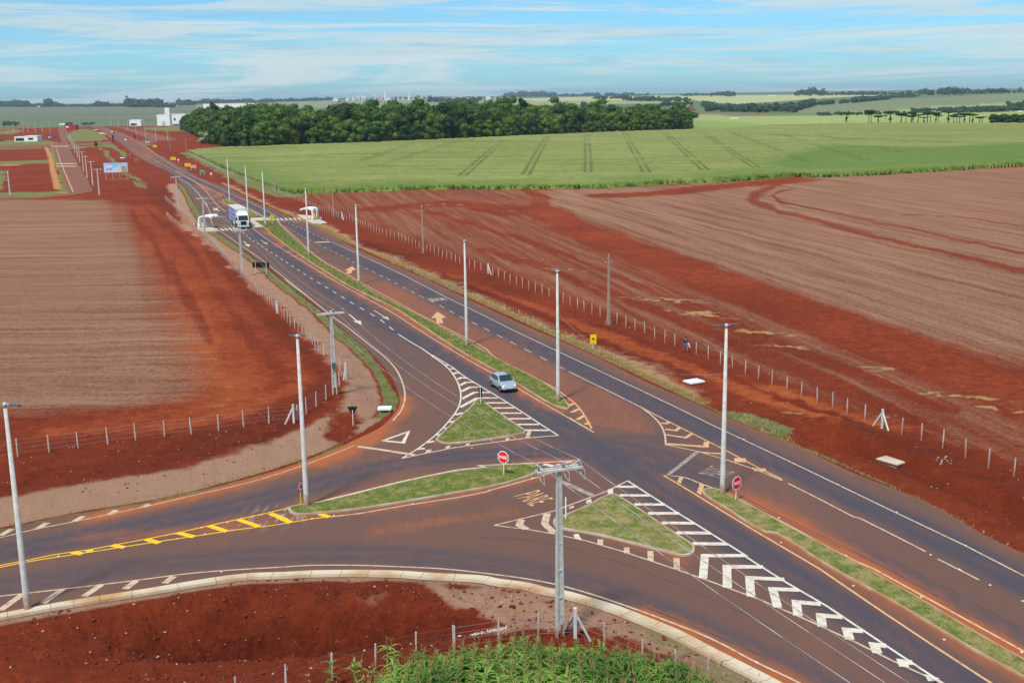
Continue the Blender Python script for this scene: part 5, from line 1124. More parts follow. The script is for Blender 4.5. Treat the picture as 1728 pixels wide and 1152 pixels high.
# ---------------------------------------------------------------- vehicles
def make_car(px, py, hd, paint, label, group=None, scale=1.0, z=0.0, detail=True):
    x, y = G(px, py)[:2]; r = empty('car', (x, y, z), hd, label, 'car', group); r.scale = (scale,)*3
    S = [(-1.93, .68, .50, .60, .62), (-1.90, .76, .86, .66, .92), (-1.80, .80, .93, .63, 1.10), (-1.55, .825, .94, .59, 1.37), (-1.15, .83, .935, .585, 1.44), (-.45, .83, .93, .585, 1.465), (.10, .83, .92, .575, 1.42), (.35, .83, .915, .60, 1.29), (.65, .83, .91, .655, 1.10), (.93, .825, .90, .73, .945), (1.30, .82, .845, .73, .90), (1.62, .79, .755, .68, .82), (1.84, .72, .64, .60, .69), (1.93, .60, .50, .50, .53)]
    V = []; n = 14
    for X, w_, zb, wr, zr in S:
        zl = .24 if abs(X) < 1.75 else .30
        half = [(w_*.90, zl), (w_*.985, zl+.10), (w_, (zl+zb)/2+.02), (w_*.985, zb-.07), (w_*.955, zb), (wr, zr-.045), (wr*.72, zr)]
        half = [(a, min(b, zr)) for a, b in half]
        V += [(X, a, b) for a, b in half]+[(X, -a, b) for a, b in half[::-1]]
    F = [(k*n+i, k*n+(i+1) % n, (k+1)*n+(i+1) % n, (k+1)*n+i) for k in range(len(S)-1) for i in range(n)]+[tuple(range(n-1, -1, -1)), tuple((len(S)-1)*n+i for i in range(n))]
    b = mesh_obj('body', V, F, paint, r, True)
    md = b.modifiers.new('sub', 'SUBSURF'); md.levels = 1; md.render_levels = 2
    e = .012
    MB().add([(.17, -.50, 1.405+e), (.17, .50, 1.405+e), (.50, .585, 1.20+e), (.88, .64, .985+e), (.91, 0, .985+e*2), (.88, -.64, .985+e), (.50, -.585, 1.20+e), (.17, 0, 1.42+e)], [(0, 7, 1, 2, 6), (6, 2, 3, 4, 5)]).build('windscreen', M_glass, r)
    MB().add([(-1.60, -.46, 1.345), (-1.60, .46, 1.345), (-1.845, .55, 1.06), (-1.845, -.55, 1.06)], [(0, 1, 2, 3)]).build('rear_window', M_glass, r)
    for s_ in (-1, 1):
        for P in ([(-1.50, .745, 1.0), (-1.40, .66, 1.26), (-1.18, .625, 1.345), (-.58, .618, 1.37), (-.58, .795, .97)], [(-.50, .797, .97), (-.50, .618, 1.372), (.06, .622, 1.335), (.30, .665, 1.21), (.66, .785, .97)]):
            MB().add([(a, s_*(c+.022), d) for a, c, d in P], [tuple(range(5)) if s_ < 0 else tuple(range(4, -1, -1))]).build('window', M_glass, r)
        for X in (-1.22, 1.22):
            t_ = MB().lathe([(.22, s_*.60), (.295, s_*.62), (.30, s_*.70), (.295, s_*.81), (.20, s_*.82)], 20, (X, .30), 'y').build('wheel', M_rubber, r, True)
            rm = MB().lathe([(.195, s_*.815), (.17, s_*.835), (.05, s_*.84)], 12, (X, .30), 'y'); rm.build('rim', M_chrome, t_, True)
            MB().lathe([(.355, s_*.80), (.355, s_*.834)], 20, (X, .31), 'y').build('wheel_arch', M_black, r)
        MB().ball((.62, s_*.90, 1.0), .09, 8, 5, (.8, 1.1, .8)).build('mirror', paint, r, True)
        MB().ball((1.74, s_*.56, .70), .15, 8, 5, (.8, 1.05, .55)).build('headlight', M_white, r, True)
        MB().ball((-1.86, s_*.64, .86), .12, 8, 5, (.5, .8, 1.1)).build('tail_light', M_red, r, True)
    MB().box(1.86, 1.945, -.42, .42, .36, .44).build('grille', M_black, r); MB().box(1.90, 1.965, -.22, .22, .455, .55).build('number_plate', mat('plate', (.6, .6, .6), .5), r)
    return r
def hd_of(a, b): return heading(a, b)
make_car(849.5, 655.5, hd_of((832, 645), (900, 690)), M_silver, 'silver hatchback driving towards the junction beside the near grass triangle', scale=1.0)
make_car(212, 237.5, hd_of((205, 234), (225, 247)), M_whitewall, 'white car coming down the far road just past the junction totems', group=None)
M_dk = mat('dark_paint', (.03, .035, .06), .3, .3, spec=.6)
make_car(189, 224, hd_of((190, 227), (180, 222)), M_whitewall, 'white car with a dark one beside it on the far road')
make_car(192.5, 225.5, hd_of((190, 227), (180, 222)), M_dk, 'dark car close behind a white one on the far road')
make_car(157, 218.3, hd_of((150, 214), (165, 221)), M_dk, 'farthest dark car near the crest of the road')
make_car(93, 232.5, R(92), M_dk, 'dark car parked on the left street near the white house'); make_car(3, 238.5, R(178), M_dk, 'dark blue car parked left of the low white house')
make_car(84.5, 234, R(100), M_silver, 'pale car parked beside the dark one on the left street', scale=1.25)

# lorry
M_tarp = mat('lorry_side', (.14, .16, .36), .6, col2=(.24, .27, .45), vscale=.6); M_boxw = mat('lorry_white', (.72, .72, .70), .5, var=.03)
hd = hd_of((395, 372), (440, 402)); x, y = G(411.5, 385.5); T = empty('lorry', (x, y, 0), hd, 'white cab lorry with a blue sided high box body on the crossing', 'lorry')
LT = 13.0; rz0 = 1.05
cab = MB().prism([(-2.05, .95), (-.10, .55), (.06, .60), (.08, 1.35), (.05, 1.75), (-.32, 2.95), (-.60, 3.10), (-2.05, 3.15)], -1.22, 1.22, 'y'); cab.build('cab', M_boxw, T)
MB().add([(-1.95, -1.1, 3.16), (-.7, -1.1, 3.11), (-.7, 1.1, 3.11), (-1.95, 1.1, 3.16), (-1.95, -1.0, 3.75), (-1.3, -.95, 3.62), (-1.3, .95, 3.62), (-1.95, 1.0, 3.75)], [(0, 1, 5, 4), (1, 2, 6, 5), (2, 3, 7, 6), (3, 0, 4, 7), (4, 5, 6, 7)]).build('wind_deflector', M_boxw, T)
MB().add([(.07, -1.08, 1.82), (.07, 1.08, 1.82), (-.27, 1.0, 2.84), (-.27, -1.0, 2.84)], [(0, 1, 2, 3)]).build('windscreen', M_glass, T)
MB().box(.085, .12, -.62, .62, .72, 1.62).build('grille', M_black, T); MB().box(.0, .16, -1.23, 1.23, .38, .62).build('bumper', M_boxw, T); MB().box(.13, .165, -.3, .3, .64, .74).build('number_plate', M_boxw, T)
for s_ in (-1, 1):
    MB().box(.085, .15, s_*.98-.16, s_*.98+.16, .82, 1.12).build('headlight', M_silver, T)
    MB().bar((-.25, s_*1.22, 2.5), (-.1, s_*1.52, 2.4), .05).add([], []).box(-.22, -.08, s_*1.48-.1, s_*1.48+.1, 1.85, 2.45).build('mirror', M_black, T)
    MB().box(-1.35, -.45, s_*1.222-.004, s_*1.222+.004, 1.9, 2.75).build('side_window', M_glass, T)
    for X in (-1.15, -4.6, -9.2, -10.5, -11.8):
        w_ = MB().lathe([(.30, s_*.92), (.50, s_*.94), (.52, s_*1.02), (.50, s_*1.22), (.28, s_*1.23)], 16, (X, .52), 'y').build('wheel', M_rubber, T, True); MB().lathe([(.27, s_*1.225), (.22, s_*1.24), (.08, s_*1.20)], 10, (X, .52), 'y').build('rim', M_boxw, w_, True)
    MB().box(-8.2, -5.4, s_*1.1-.08, s_*1.1+.08, .45, 1.0).build('side_guard', M_boxw, T)
MB().box(-14.3, -1.2, -.45, .45, .75, 1.05).build('chassis', M_black, T)
bx = MB().box(-14.4, -2.35, -1.28, 1.28, 1.06, 4.15).build('box_body', M_tarp, T)
MB().box(-2.34, -2.30, -1.29, 1.29, 1.06, 4.17).build('box_front', M_boxw, bx)
rf = MB()
for i in range(5): rf.box(-14.4, -2.32, -1.29+i*.522, -1.29+i*.522+.40, 4.152, 4.19+.03*(i % 2))
rf.build('roof', mat('lorry_roof', (.70, .67, .58), .6), bx)
MB().box(-14.4, -2.3, -1.30, 1.30, 4.06, 4.15).build('top_rail', M_boxw, bx)
for s_ in (-1, 1):
    for zz in (1.15, 2.1, 3.1): MB().box(-14.4, -2.32, s_*1.285-.008, s_*1.285+.008, zz, zz+.10).build('side_band', M_boxw, bx)
    MB().box(-2.305, -2.285, s_*.9-.2, s_*.9+.2, 3.35, 3.85).build('front_emblem', mat('emblem_blue', (.01, .10, .40), .5), bx)

# ---------------------------------------------------------------- people
def skinned(name, J, E, mt, parent, lv=2):
    V = [j[:3] for j in J]; me_ = bpy.data.meshes.new(name); me_.from_pydata(V, E, []); me_.materials.append(mt); o = bpy.data.objects.new(name, me_); C.objects.link(o)
    o.parent = parent
    sk = o.modifiers.new('skin', 'SKIN'); sk.use_smooth_shade = True
    for i, j in enumerate(J):
        q = me_.skin_vertices[0].data[i]; rr = j[3] if isinstance(j[3], tuple) else (j[3], j[3]); q.radius = rr; q.use_root = (i == 0)
    s_ = o.modifiers.new('sub', 'SUBSURF'); s_.levels = 1; s_.render_levels = lv
    return o
def person(px, py, hd, label, shirt, trous, stride=.28, hold=False):
    x, y, z = GT(px, py); r = empty('person', (x, y, z), hd, label, 'person')
    s_ = stride
    hipL, hipR = (0, .09, .93), (0, -.09, .93)
    J = [(0, 0, .95, (.13, .10)), (0, 0, 1.15, (.13, .09)), (.02, 0, 1.38, (.16, .10)), (.03, 0, 1.50, .055), (.05, 0, 1.56, .055), (.06, 0, 1.66, (.085, .10)), (.05, 0, 1.72, .07),
         (.02, .19, 1.42, .055), (.10, .24, 1.15, .042), (.28, .24, .95, .034), (.02, -.19, 1.42, .055), (-.06, -.24, 1.14, .042), (.02, -.27, .90, .034),
         (.02, .10, .90, .085), (s_*.75, .11, .50, .06), (s_*.85, .11, .09, .042), (s_*.85+.14, .11, .05, .04), (-.02, -.10, .90, .085), (-s_*.35, -.11, .48, .06), (-s_*1.15, -.11, .12, .042), (-s_*1.15+.12, -.11, .05, .04)]
    E = [(0, 1), (1, 2), (2, 3), (3, 4), (4, 5), (5, 6), (2, 7), (7, 8), (8, 9), (2, 10), (10, 11), (11, 12), (0, 13), (13, 14), (14, 15), (15, 16), (0, 17), (17, 18), (18, 19), (19, 20)]
    # hands: palm and five short fingers each
    for wi, sy in ((9, 1), (12, -1)):
        w_ = J[wi]; k0 = len(J); J.append((w_[0]+.05, w_[1], w_[2]-.07, (.035, .018))); E.append((wi, k0))
        for f_ in range(5):
            a = len(J); o_ = (f_-1.5)*.018; J.append((w_[0]+.08+.01*f_, w_[1]+(o_ if f_ < 4 else -.03), w_[2]-.12-.01*(f_ in (1, 2))+.03*(f_ == 4), .009)); E.append((k0, a)); J.append((J[a][0]+.03, J[a][1], J[a][2]-.035, .008)); E.append((a, a+1))
    body = skinned('body', J, E, M_skin, r)
    skinned('shirt', [(0, 0, .93, (.155, .125)), (0, 0, 1.15, (.155, .115)), (.02, 0, 1.40, (.18, .125)), (.02, .20, 1.43, .075), (.10, .245, 1.16, .06), (.24, .245, .99, .05), (.02, -.20, 1.43, .075), (-.06, -.245, 1.15, .06), (.0, -.265, .97, .05)], [(0, 1), (1, 2), (2, 3), (3, 4), (4, 5), (2, 6), (6, 7), (7, 8)], shirt, r)
    skinned('trousers', [(0, 0, .95, (.15, .12))]+[(J[i][0], J[i][1], J[i][2], J[i][3]+.02) for i in (13, 14, 15)]+[(J[i][0], J[i][1], J[i][2], J[i][3]+.02) for i in (17, 18, 19)], [(0, 1), (1, 2), (2, 3), (0, 4), (4, 5), (5, 6)], trous, r)
    MB().ball((.045, 0, 1.725), .11, 10, 6, (1, .9, .75)).build('hair', M_hair, r, True)
    for i, sy in ((16, 1), (20, -1)): MB().ball((J[i][0]-.04, J[i][1], .05), .07, 8, 5, (2.0, .75, .75)).build('shoe', M_black, r, True)
    return r
pr = person(1156.5, 594, R(-60), 'person in a blue shirt and jeans walking along the right fence', M_blue, M_jean)
x, y, z = GT(1156.5, 594)
bg_ = MB().prism([(-.05, -.13), (.05, -.13), (.05, .13), (-.05, .13)], -.28, .22); o = bg_.build('bag', M_white); o.location = (x+.36, y-.2, z+.85); o.rotation_euler = (0, R(-18), .4); tag(o, 'long white bag carried by the walking person in blue', 'bag')
person(570.5, 368, R(-90), 'person in greyish clothes standing by the fence next to the pole', mat('shirt_grey', (.16, .16, .24), .9), mat('trousers_pale', (.30, .30, .28), .9), .05)

# ---------------------------------------------------------------- buildings
def building(px, py, label, cat, wallm, blocks, rz=0, far=False, roofm=None, windows=(), name='building', door=()):
    x, y, z = (GF(px, py) if far else GT(px, py)); r = empty(name, (x, y, z), R(rz), label, cat)
    for (x0, x1, y0, y1, z0, z1) in blocks:
        w_ = MB().box(x0, x1, y0, y1, z0-.3, z1).build('wall', wallm, r)
        MB().box(x0-.15, x1+.15, y0-.15, y1+.15, z1, z1+.35).build('roof', roofm or wallm, r)
    for (x0, x1, yy, z0, z1) in windows:
        MB().box(x0, x1, yy-.06, yy-.01, z0, z1).build('window', M_glass, r)
    for (x0, x1, yy, z0, z1) in door: MB().box(x0, x1, yy-.08, yy-.01, z0, z1).build('door', M_steel, r)
    return r
k7 = GT(44, 239)[1]/1930
building(44, 239, 'low flat-roofed white house with wide dark glass front on the far left', 'house', M_whitewall, [(-21*k7*.9, 0, 0, 9, 0, 3.4), (0, 20*k7, -1, 8, 0, 4.0)], 0, windows=[(-17*k7, -3*k7, 0, .5, 2.6), (5*k7, 13*k7, -1, 1.2, 2.8)], name='house')
kw = GT(290, 212)[1]/1930
w0 = building(290, 212, 'white factory hall with a tall square tower beside the wood', 'factory', M_whitewall, [(-24*kw, 30*kw, 0, 45, 0, 18*kw), (-9*kw, -1.5*kw, -3, -.2, 0, 29*kw)], 0, roofm=mat('roof_cream', (.62, .60, .50), .8), windows=[(4*kw, 7*kw, 0, 8*kw, 12*kw)], door=[(-16*kw, -10*kw, 0, 0, 7*kw)], name='factory')
pb = MB()
MB().box(2*kw, 40*kw, -.5, -.2, .3, 2.6*kw).build('plinth_band', mat('purple_band', (.24, .08, .30), .7), w0)
building(372, 212, 'large high white warehouse rising behind the left trees of the wood', 'warehouse', M_whitewall, [(-47*kw, 46*kw, 60, 120, 0, 34*kw)], 0, roofm=mat('roof_edge', (.60, .58, .50), .8), name='warehouse')
building(228, 212.5, 'small white shed with dark gate openings left of the factory', 'shed', M_whitewall, [(-9*kw, 10*kw, 0, 12, 0, 9.5*kw)], 0, windows=[(-7*kw, 3*kw, 0, .4, 4*kw)], name='shed')
kr = GT(118, 218.5)[1]/1930
building(118, 219, 'low red and white roadside stall near the crest of the left street', 'stall', mat('stall_red', (.42, .03, .03), .7), [(-10*kr, 10*kr, 0, 8, 0, 7*kr)], 0, name='stall', windows=())
bpy.data.objects[-1] if False else None
building(104, 212, 'small shed with pale turquoise roof behind the red stall', 'shed', M_whitewall, [(-8*kr, -1*kr, 0, 6, 0, 5*kr), (1*kr, 9*kr, 0, 6, 0, 6*kr)], 0, roofm=mat('roof_turq', (.25, .50, .50), .7), name='shed')
ks = GT(118, 219)
b_ = MB().box(ks[0]-7*kr, ks[0]-1*kr, ks[1]-.4, ks[1]-.12, 2.2, 3.6*1.0); o = b_.build('banner', M_whitewall); tag(o, 'white banner on the front of the red roadside stall', 'banner')
# the town on the skyline
M_tw = [mat('town_white', (.78, .78, .76), .8), mat('town_grey', (.50, .52, .55), .8), mat('town_pink', (.60, .42, .38), .8), mat('town_roof', (.42, .24, .18), .8)]
gt_ = np.random.default_rng(5); tg = 'small far buildings of the town on the skyline'
tx = [(566, 5), (578, 4), (592, 10), (596, 7), (605, 9), (611, 11), (615, 8), (624, 6), (632, 10), (643, 9), (655, 5), (672, 6), (680, 7), (690, 10), (697, 9), (703, 7), (712, 6), (720, 6), (727, 5), (741, 4), (752, 5), (765, 4), (803, 6), (812, 4), (824, 5), (835, 4), (846, 5), (857, 4), (586, 5), (601, 5), (638, 5), (661, 4), (708, 4), (734, 4), (793, 4)]
for i, (px, hh) in enumerate(tx):
    x, y, z = GF(px, 168.6+(864-px)*.012-1.0); k_ = y/1930; w_ = gt_.uniform(2.2, 4.6)*k_ if hh > 5 else gt_.uniform(4, 9)*k_; H_ = hh*k_
    r = empty('town_building', (x, y, z-2), 0, 'pale town building on the skyline above the wood', 'building', tg)
    m_ = M_tw[int(gt_.integers(0, 3))] if hh > 5 else M_tw[int(gt_.integers(0, 4))]
    MB().box(-w_/2, w_/2, 0, w_, 0, H_).box(-w_*.3, w_*.3, .2*w_, .7*w_, H_, H_*1.08).build('wall', m_, r)
x, y, z = GF(650, 170); k_ = y/1930; r = empty('tower_block', (x, y, z-2), 0, 'tallest white tower block of the town on the skyline', 'tower block'); MB().box(-1.8*k_, 1.8*k_, 0, 4*k_, 0, 12*k_).build('wall', M_tw[0], r); MB().box(-1.2*k_, 1.2*k_, .5*k_, 3*k_, 12*k_, 16*k_).build('crown', M_tw[0], r)
x, y, z = GF(778, 168.5); k_ = y/1930; r = empty('church', (x, y, z-2), 0, 'brick church with a pointed spire on the skyline', 'church'); MB().box(-3*k_, 4*k_, 0, 6*k_, 0, 3*k_).build('wall', M_tw[2], r); MB().bar((-1*k_, 2*k_, 0), (-1*k_, 2*k_, 5*k_), 2*k_).bar((-1*k_, 2*k_, 5*k_), (-1*k_, 2*k_, 9*k_), 2*k_, w2=.1).build('spire', M_tw[2], r)
for px, py, w_, h_, lab in ((500+78, 178.5, 12, 2.4, 'white roof glimpsed over the canopy left of the town'), (1302, 162.5, 12, 1.6, 'long white farm sheds on the right horizon'), (1481, 158.5, 14, 1.8, 'pale silos and sheds on the far right horizon'), (1453, 167.5, 3, 1.2, 'tiny white farmhouse in the trees right of centre'), (1340, 161.6, 8, 1.4, 'low white farm shed beside the horizon trees'), (65, 181, 5, 1.6, 'small pale shed among the trees on the left horizon'), (118, 178.5, 20, 1.6, 'long pale shed on the left horizon'), (1722, 189.5, 8, 2.6, 'white farmhouse at the right edge of the photo'), (1701, 189, 9, 2.4, 'red-roofed farmhouse in the trees near the right edge'), (1240, 200.5, 14, 2.2, 'low white shed in the pale crop right of the wood')):
    x, y, z = GF(px, py); k_ = y/1930; r = empty('farm_building', (x, y, z-1), 0, lab, 'farm building')
    MB().box(-w_/2*k_, w_/2*k_, 0, 6*k_, 0, h_*k_*.7).build('wall', M_tw[0], r); MB().add([(-w_/2*k_-.5, -.5, h_*k_*.7), (w_/2*k_+.5, -.5, h_*k_*.7), (w_/2*k_+.5, 6*k_, h_*k_*.7), (-w_/2*k_-.5, 6*k_, h_*k_*.7), (-w_/2*k_, 3*k_, h_*k_*1.1), (w_/2*k_, 3*k_, h_*k_*1.1)], [(0, 1, 5, 4), (2, 3, 4, 5), (0, 4, 3), (1, 2, 5)]).build('roof', M_tw[3] if 'red' in lab else M_tw[0], r)
x, y, z = GF(1152, 204); r = empty('farmhouse', (x, y-40, z), R(20), 'steep-roofed cream house peeping out of the right end of the wood', 'house')
MB().box(-6, 6, -4, 4, 0, 11).build('wall', mat('cream_wall', (.55, .47, .36), .8), r); MB().prism([(-7, 11), (7, 11), (0, 17)], -4.5, 4.5, 'y').build('roof', mat('brown_roof', (.24, .15, .11), .8), r)
HAZE = 5e-5
# ---------------------------------------------------------------- foliage
def leaf_mat(name, c0, c1, var=.5):
    m_ = bpy.data.materials.new(name); m_.use_nodes = True; t = m_.node_tree; b = t.nodes['Principled BSDF']; L = t.links.new; b.inputs['Roughness'].default_value = .7; b.inputs['Specular IOR Level'].default_value = .2
    g = N(t, 'ShaderNodeNewGeometry'); oi = N(t, 'ShaderNodeObjectInfo'); n1 = N(t, 'ShaderNodeTexNoise', Scale=.35, Detail=3); L(g.outputs['Position'], n1.inputs[0])
    a = N(t, 'ShaderNodeMath', _operation='MULTIPLY'); L(oi.outputs['Random'], a.inputs[0]); a.inputs[1].default_value = var
    s_ = N(t, 'ShaderNodeMath', _operation='ADD'); L(a.outputs[0], s_.inputs[0]); L(n1.outputs[0], s_.inputs[1])
    mr = N(t, 'ShaderNodeMapRange'); mr.inputs[1].default_value = .35; mr.inputs[2].default_value = .65+var; L(s_.outputs[0], mr.inputs[0])
    mx_ = N(t, 'ShaderNodeMix', _data_type='RGBA'); mx_.inputs[6].default_value = c0+(1,); mx_.inputs[7].default_value = c1+(1,); L(mr.outputs[0], mx_.inputs[0]); L(mx_.outputs[2], b.inputs['Base Color']); return m_
M_leaf = leaf_mat('broad_leaves', (.018, .052, .009), (.12, .19, .022), .45); M_leafd = leaf_mat('dark_leaves', (.016, .040, .010), (.040, .085, .018)); M_leafp = leaf_mat('pale_leaves', (.16, .21, .09), (.26, .32, .16)); M_leafb = leaf_mat('brown_leaves', (.10, .075, .03), (.15, .10, .045)); M_leafw = leaf_mat('silver_leaves', (.13, .17, .11), (.22, .27, .19))
M_bark = mat('bark', (.12, .09, .065), .9); M_farleaf = leaf_mat('far_leaves', (.028, .065, .035), (.055, .105, .045), .2)  # far leaves mixed lighter and bluer, putting distance haze into their colour
def leaves(g, lobes, n, size):
    C_ = []; tot = sum(l[3]**2 for l in lobes)
    for (cx, cy, cz, rr, fl) in lobes:
        k_ = max(6, int(n*rr*rr/tot)); d = g.normal(size=(k_, 3)); d /= np.linalg.norm(d, axis=1)[:, None]; rad = rr*g.uniform(.72, 1.12, k_)
        C_.append(np.stack([cx+d[:, 0]*rad, cy+d[:, 1]*rad, cz+d[:, 2]*rad*fl], 1))
    P = np.concatenate(C_); n = len(P); a = g.normal(size=(n, 3)); a /= np.linalg.norm(a, axis=1)[:, None]; b = np.cross(a, g.normal(size=(n, 3))); b /= np.linalg.norm(b, axis=1)[:, None]; s_ = size*g.uniform(.5, 1.3, n)[:, None]
    V = np.stack([P-a*s_, P+b*s_*.6, P+a*s_, P-b*s_*.6], 1).reshape(-1, 3); return V, np.arange(len(V)).reshape(-1, 4)
def crown_mesh(name, seed, R_c, H_, n, size, mt, flat=.75, nl=9, tall=1):
    g = np.random.default_rng(seed); lobes = []
    for i in range(nl):
        a = g.uniform(0, 2*np.pi); q = R_c*np.sqrt(g.uniform(0, .55)); zz = H_*(.62+.24*g.uniform(-1, 1)*tall-.12*(q/R_c)**2*2); lobes.append((q*np.cos(a), q*np.sin(a), zz, R_c*g.uniform(.38, .58), flat))
    for i in range(nl//2): a = g.uniform(0, 2*np.pi); lobes.append((R_c*.6*np.cos(a), R_c*.6*np.sin(a), H_*g.uniform(.14, .40), R_c*.42, 1.0))
    V, F = leaves(g, lobes, n, size); mb = MB()
    for l in lobes: mb.ball(l[:3], l[3]*.80, 7, 5, (1, 1, l[4]))
    V2 = np.array(mb.v); b = len(V); allV = np.concatenate([V, V2+g.normal(0, .25, V2.shape)])
    me_ = bpy.data.meshes.new(name); me_.from_pydata([tuple(map(float, v)) for v in allV], [], [tuple(map(int, f)) for f in F]+[tuple(i+b for i in f) for f in mb.f]); me_.materials.append(mt); return me_, lobes
def trunk_mesh(H_, lobes, r0=.35):
    b = MB(); b.bar((0, 0, -.5), (0, 0, H_*.35), r0*2, n=7, w2=r0*1.3)
    for l in lobes[:6]: b.bar((0, 0, H_*.3), l[:3], r0*1.1, n=5, w2=.12)
    me_ = bpy.data.meshes.new('trunk'); me_.from_pydata(b.v, [], b.f); me_.materials.append(M_bark); return me_
protos = []
for i in range(7):
    cm, lb = crown_mesh('crown', 100+i, 6.6+.7*(i % 3), 20, 2700, .52, M_leaf if i not in (5,) else M_leafd, .78, 10); protos.append((cm, trunk_mesh(20, lb)))
def add_tree(px_, lab, group, me_pair, sc, rot, name='tree', mt=None, cat='tree'):
    x, y, z = px_; r = empty(name, (x, y, z), rot, lab, cat, group); r.scale = sc
    c = bpy.data.objects.new('crown', me_pair[0]); C.objects.link(c); c.parent = r
    t_ = bpy.data.objects.new('trunk', me_pair[1]); C.objects.link(t_); t_.parent = r
    if mt: c.material_slots[0].link = 'OBJECT'; c.material_slots[0].material = mt
    return r
# the wood: outline on the ground, front edge first
front = [(306, 219), (330, 229), (352, 239), (384, 250.5), (430, 250), (500, 246.5), (640, 242), (760, 236.5), (860, 232), (1000, 225.5), (1080, 222.5), (1150, 220), (1163, 218)]
FW = [np.array(G(*p)) for p in front]
L = [0]
for a, b in zip(FW, FW[1:]): L.append(L[-1]+np.linalg.norm(b-a))
FA = np.array(FW); cnt = 0; inl = np.array([.12, 1.0]); back = []
g = np.random.default_rng(21)
wood_label = 'broadleaf tree of the dense dark green wood behind the maize'
spots = []
for row in range(15):
    dep = [3, 10, 18, 27, 37, 48, 60, 74, 90, 108, 130, 155, 185, 220, 260][row]; s_ = g.uniform(0, 5)
    while s_ < L[-1]:
        x = np.interp(s_, L, FA[:, 0]); y = np.interp(s_, L, FA[:, 1]); fx_ = smooth(s_, 0, L[3]*1.0)
        # inwards: to the right along the left flank, away from the camera along the front
        d = np.array([1.0, .15])*(1-fx_)+np.array([.12, 1.0])*fx_; d /= np.linalg.norm(d)
        p = np.array([x, y])+d*dep+g.normal(0, 1.2, 2); s_ += (8.4+row*.6)*g.uniform(.75, 1.25)*(1+.5*(row == 0)*0)
        if row > 9 and x < FA[3, 0]: continue
        if not any((p[0]-q[0])**2+(p[1]-q[1])**2 < 36 for q in spots[-400:]): spots.append((p[0], p[1], row, x))
def hfac(x, row, px):  # skyline of the wood as in the photograph: higher towards the middle
    prof = np.interp(px, [300, 340, 400, 480, 560, 640, 720, 800, 900, 1000, 1080, 1160], [.82, 1.0, .90, .98, .98, 1.10, 1.05, .98, 1.0, .90, .84, .72]); return prof*(1+.010*row)*(.76+.48*float(vnoise(np.array([px/22.]), np.array([row*.35]), 8)[0]))
sp2 = []
for p in spots:
    px = proj(p[0], p[1], 0)[0]
    if px < 1168: sp2.append((p, px))
sp2.sort(key=lambda q: q[0][2]+q[0][1]/110+(4 if q[1] < 384 and q[0][2] > 0 else 0)); print('wood trees', len(sp2))
rest_V = []; rest_F = []; nb = 0
g2 = np.random.default_rng(33)
for k_, (p, px) in enumerate(sp2):
    x, y, row, _ = p; sc = hfac(x, row, px)*(g2.uniform(.70, 1.12) if g2.random() > .07 else 1.25)*(.72 if row == 0 else 1.0); zz = float(terrain(np.array([x]), np.array([y]), False)[0])
    if k_ < 290:
        q = g2.random(); mt = M_leafb if q < .012 else (M_leafd if q < .20 else (M_leafw if q < .207 and row < 2 else None))
        lab = ('front edge' if row < 2 else 'second rank' if row < 5 else 'canopy')+' tree of the dark wood, '+('at its left end' if px < 420 else 'left of its tall dark tree' if px < 860 else 'right of its tall dark tree' if px < 1060 else 'at its right end')
        gname = 'trees of the wood behind the maize'
        if mt is M_leafb: lab = 'brownish-leaved tree among the dark green trees of the wood'
        elif mt is M_leafw: lab = 'silvery pale-leaved tree at the front edge of the wood'
        add_tree((x, y, zz), lab, gname, protos[int(g2.integers(0, 7))], (sc, sc, sc), g2.uniform(0, 6.28), mt=mt)
    else:
        gg = np.random.default_rng(int(k_)); lob = [(x+gg.normal(0, 2.5), y+gg.normal(0, 2.5), zz+sc*20*gg.uniform(.5, .82), 3.6*sc, .75) for _ in range(6)]; V, F = leaves(gg, lob, 420, .75); mb = MB()
        for l in lob: mb.ball(l[:3], l[3]*.8, 6, 4, (1, 1, .75))
        rest_V.append(V); rest_F.append(F+nb); nb += len(V)
        v2 = np.array(mb.v); q4 = np.array([f if len(f) == 4 else (f[0], f[1], f[2], f[2]) for f in mb.f]); q4 = q4[[len(set(f)) == 4 for f in q4]]; rest_V.append(v2); rest_F.append(q4+nb); nb += len(v2)
if rest_V: tag(np_mesh('woodland_canopy', np.concatenate(rest_V), np.concatenate(rest_F), M_leaf, 4), kind='stuff')
# special trees of the wood
cm, lb = crown_mesh('crown', 300, 5.0, 30, 2600, .7, M_leafd, 1.0, 12, 1.4); tall_p = (cm, trunk_mesh(30, lb, .5))
for px, py, s_, lab in ((878, 228, .98, 'tall dark tree standing well above the middle of the wood'), (346, 228, 1.0, 'dark ragged tree at the left end of the wood before the white warehouse'), (655, 225, .92, 'rounded dark tree crown topping the wood below the tower block')):
    x, y = G(px, py); y += 25; add_tree((x, y, 0), lab, None, tall_p, (s_, s_, s_), 1)
for px, py, s_, lab in ((350, 243, .55, 'pale feathery tree at the front left corner of the wood'),):
    x, y = G(px, py); add_tree((x, y-3, 0), lab, None, protos[2], (s_*1.3, s_*1.3, s_*.9), 2, mt=M_leafp)
for px, py, lab in ((1028, 222, 'flat-topped light tree rising from the right part of the wood'), (770, 230, 'flat layered tree showing over the canopy below the church')):
    x, y = G(px, py); cm, lb = crown_mesh('crown', int(px), 5.5, 25, 900, .6, M_leaf, .4, 6, .25); add_tree((x, y+30, 0), lab, None, (cm, trunk_mesh(25, lb)), (1, 1, 1.0), 1)
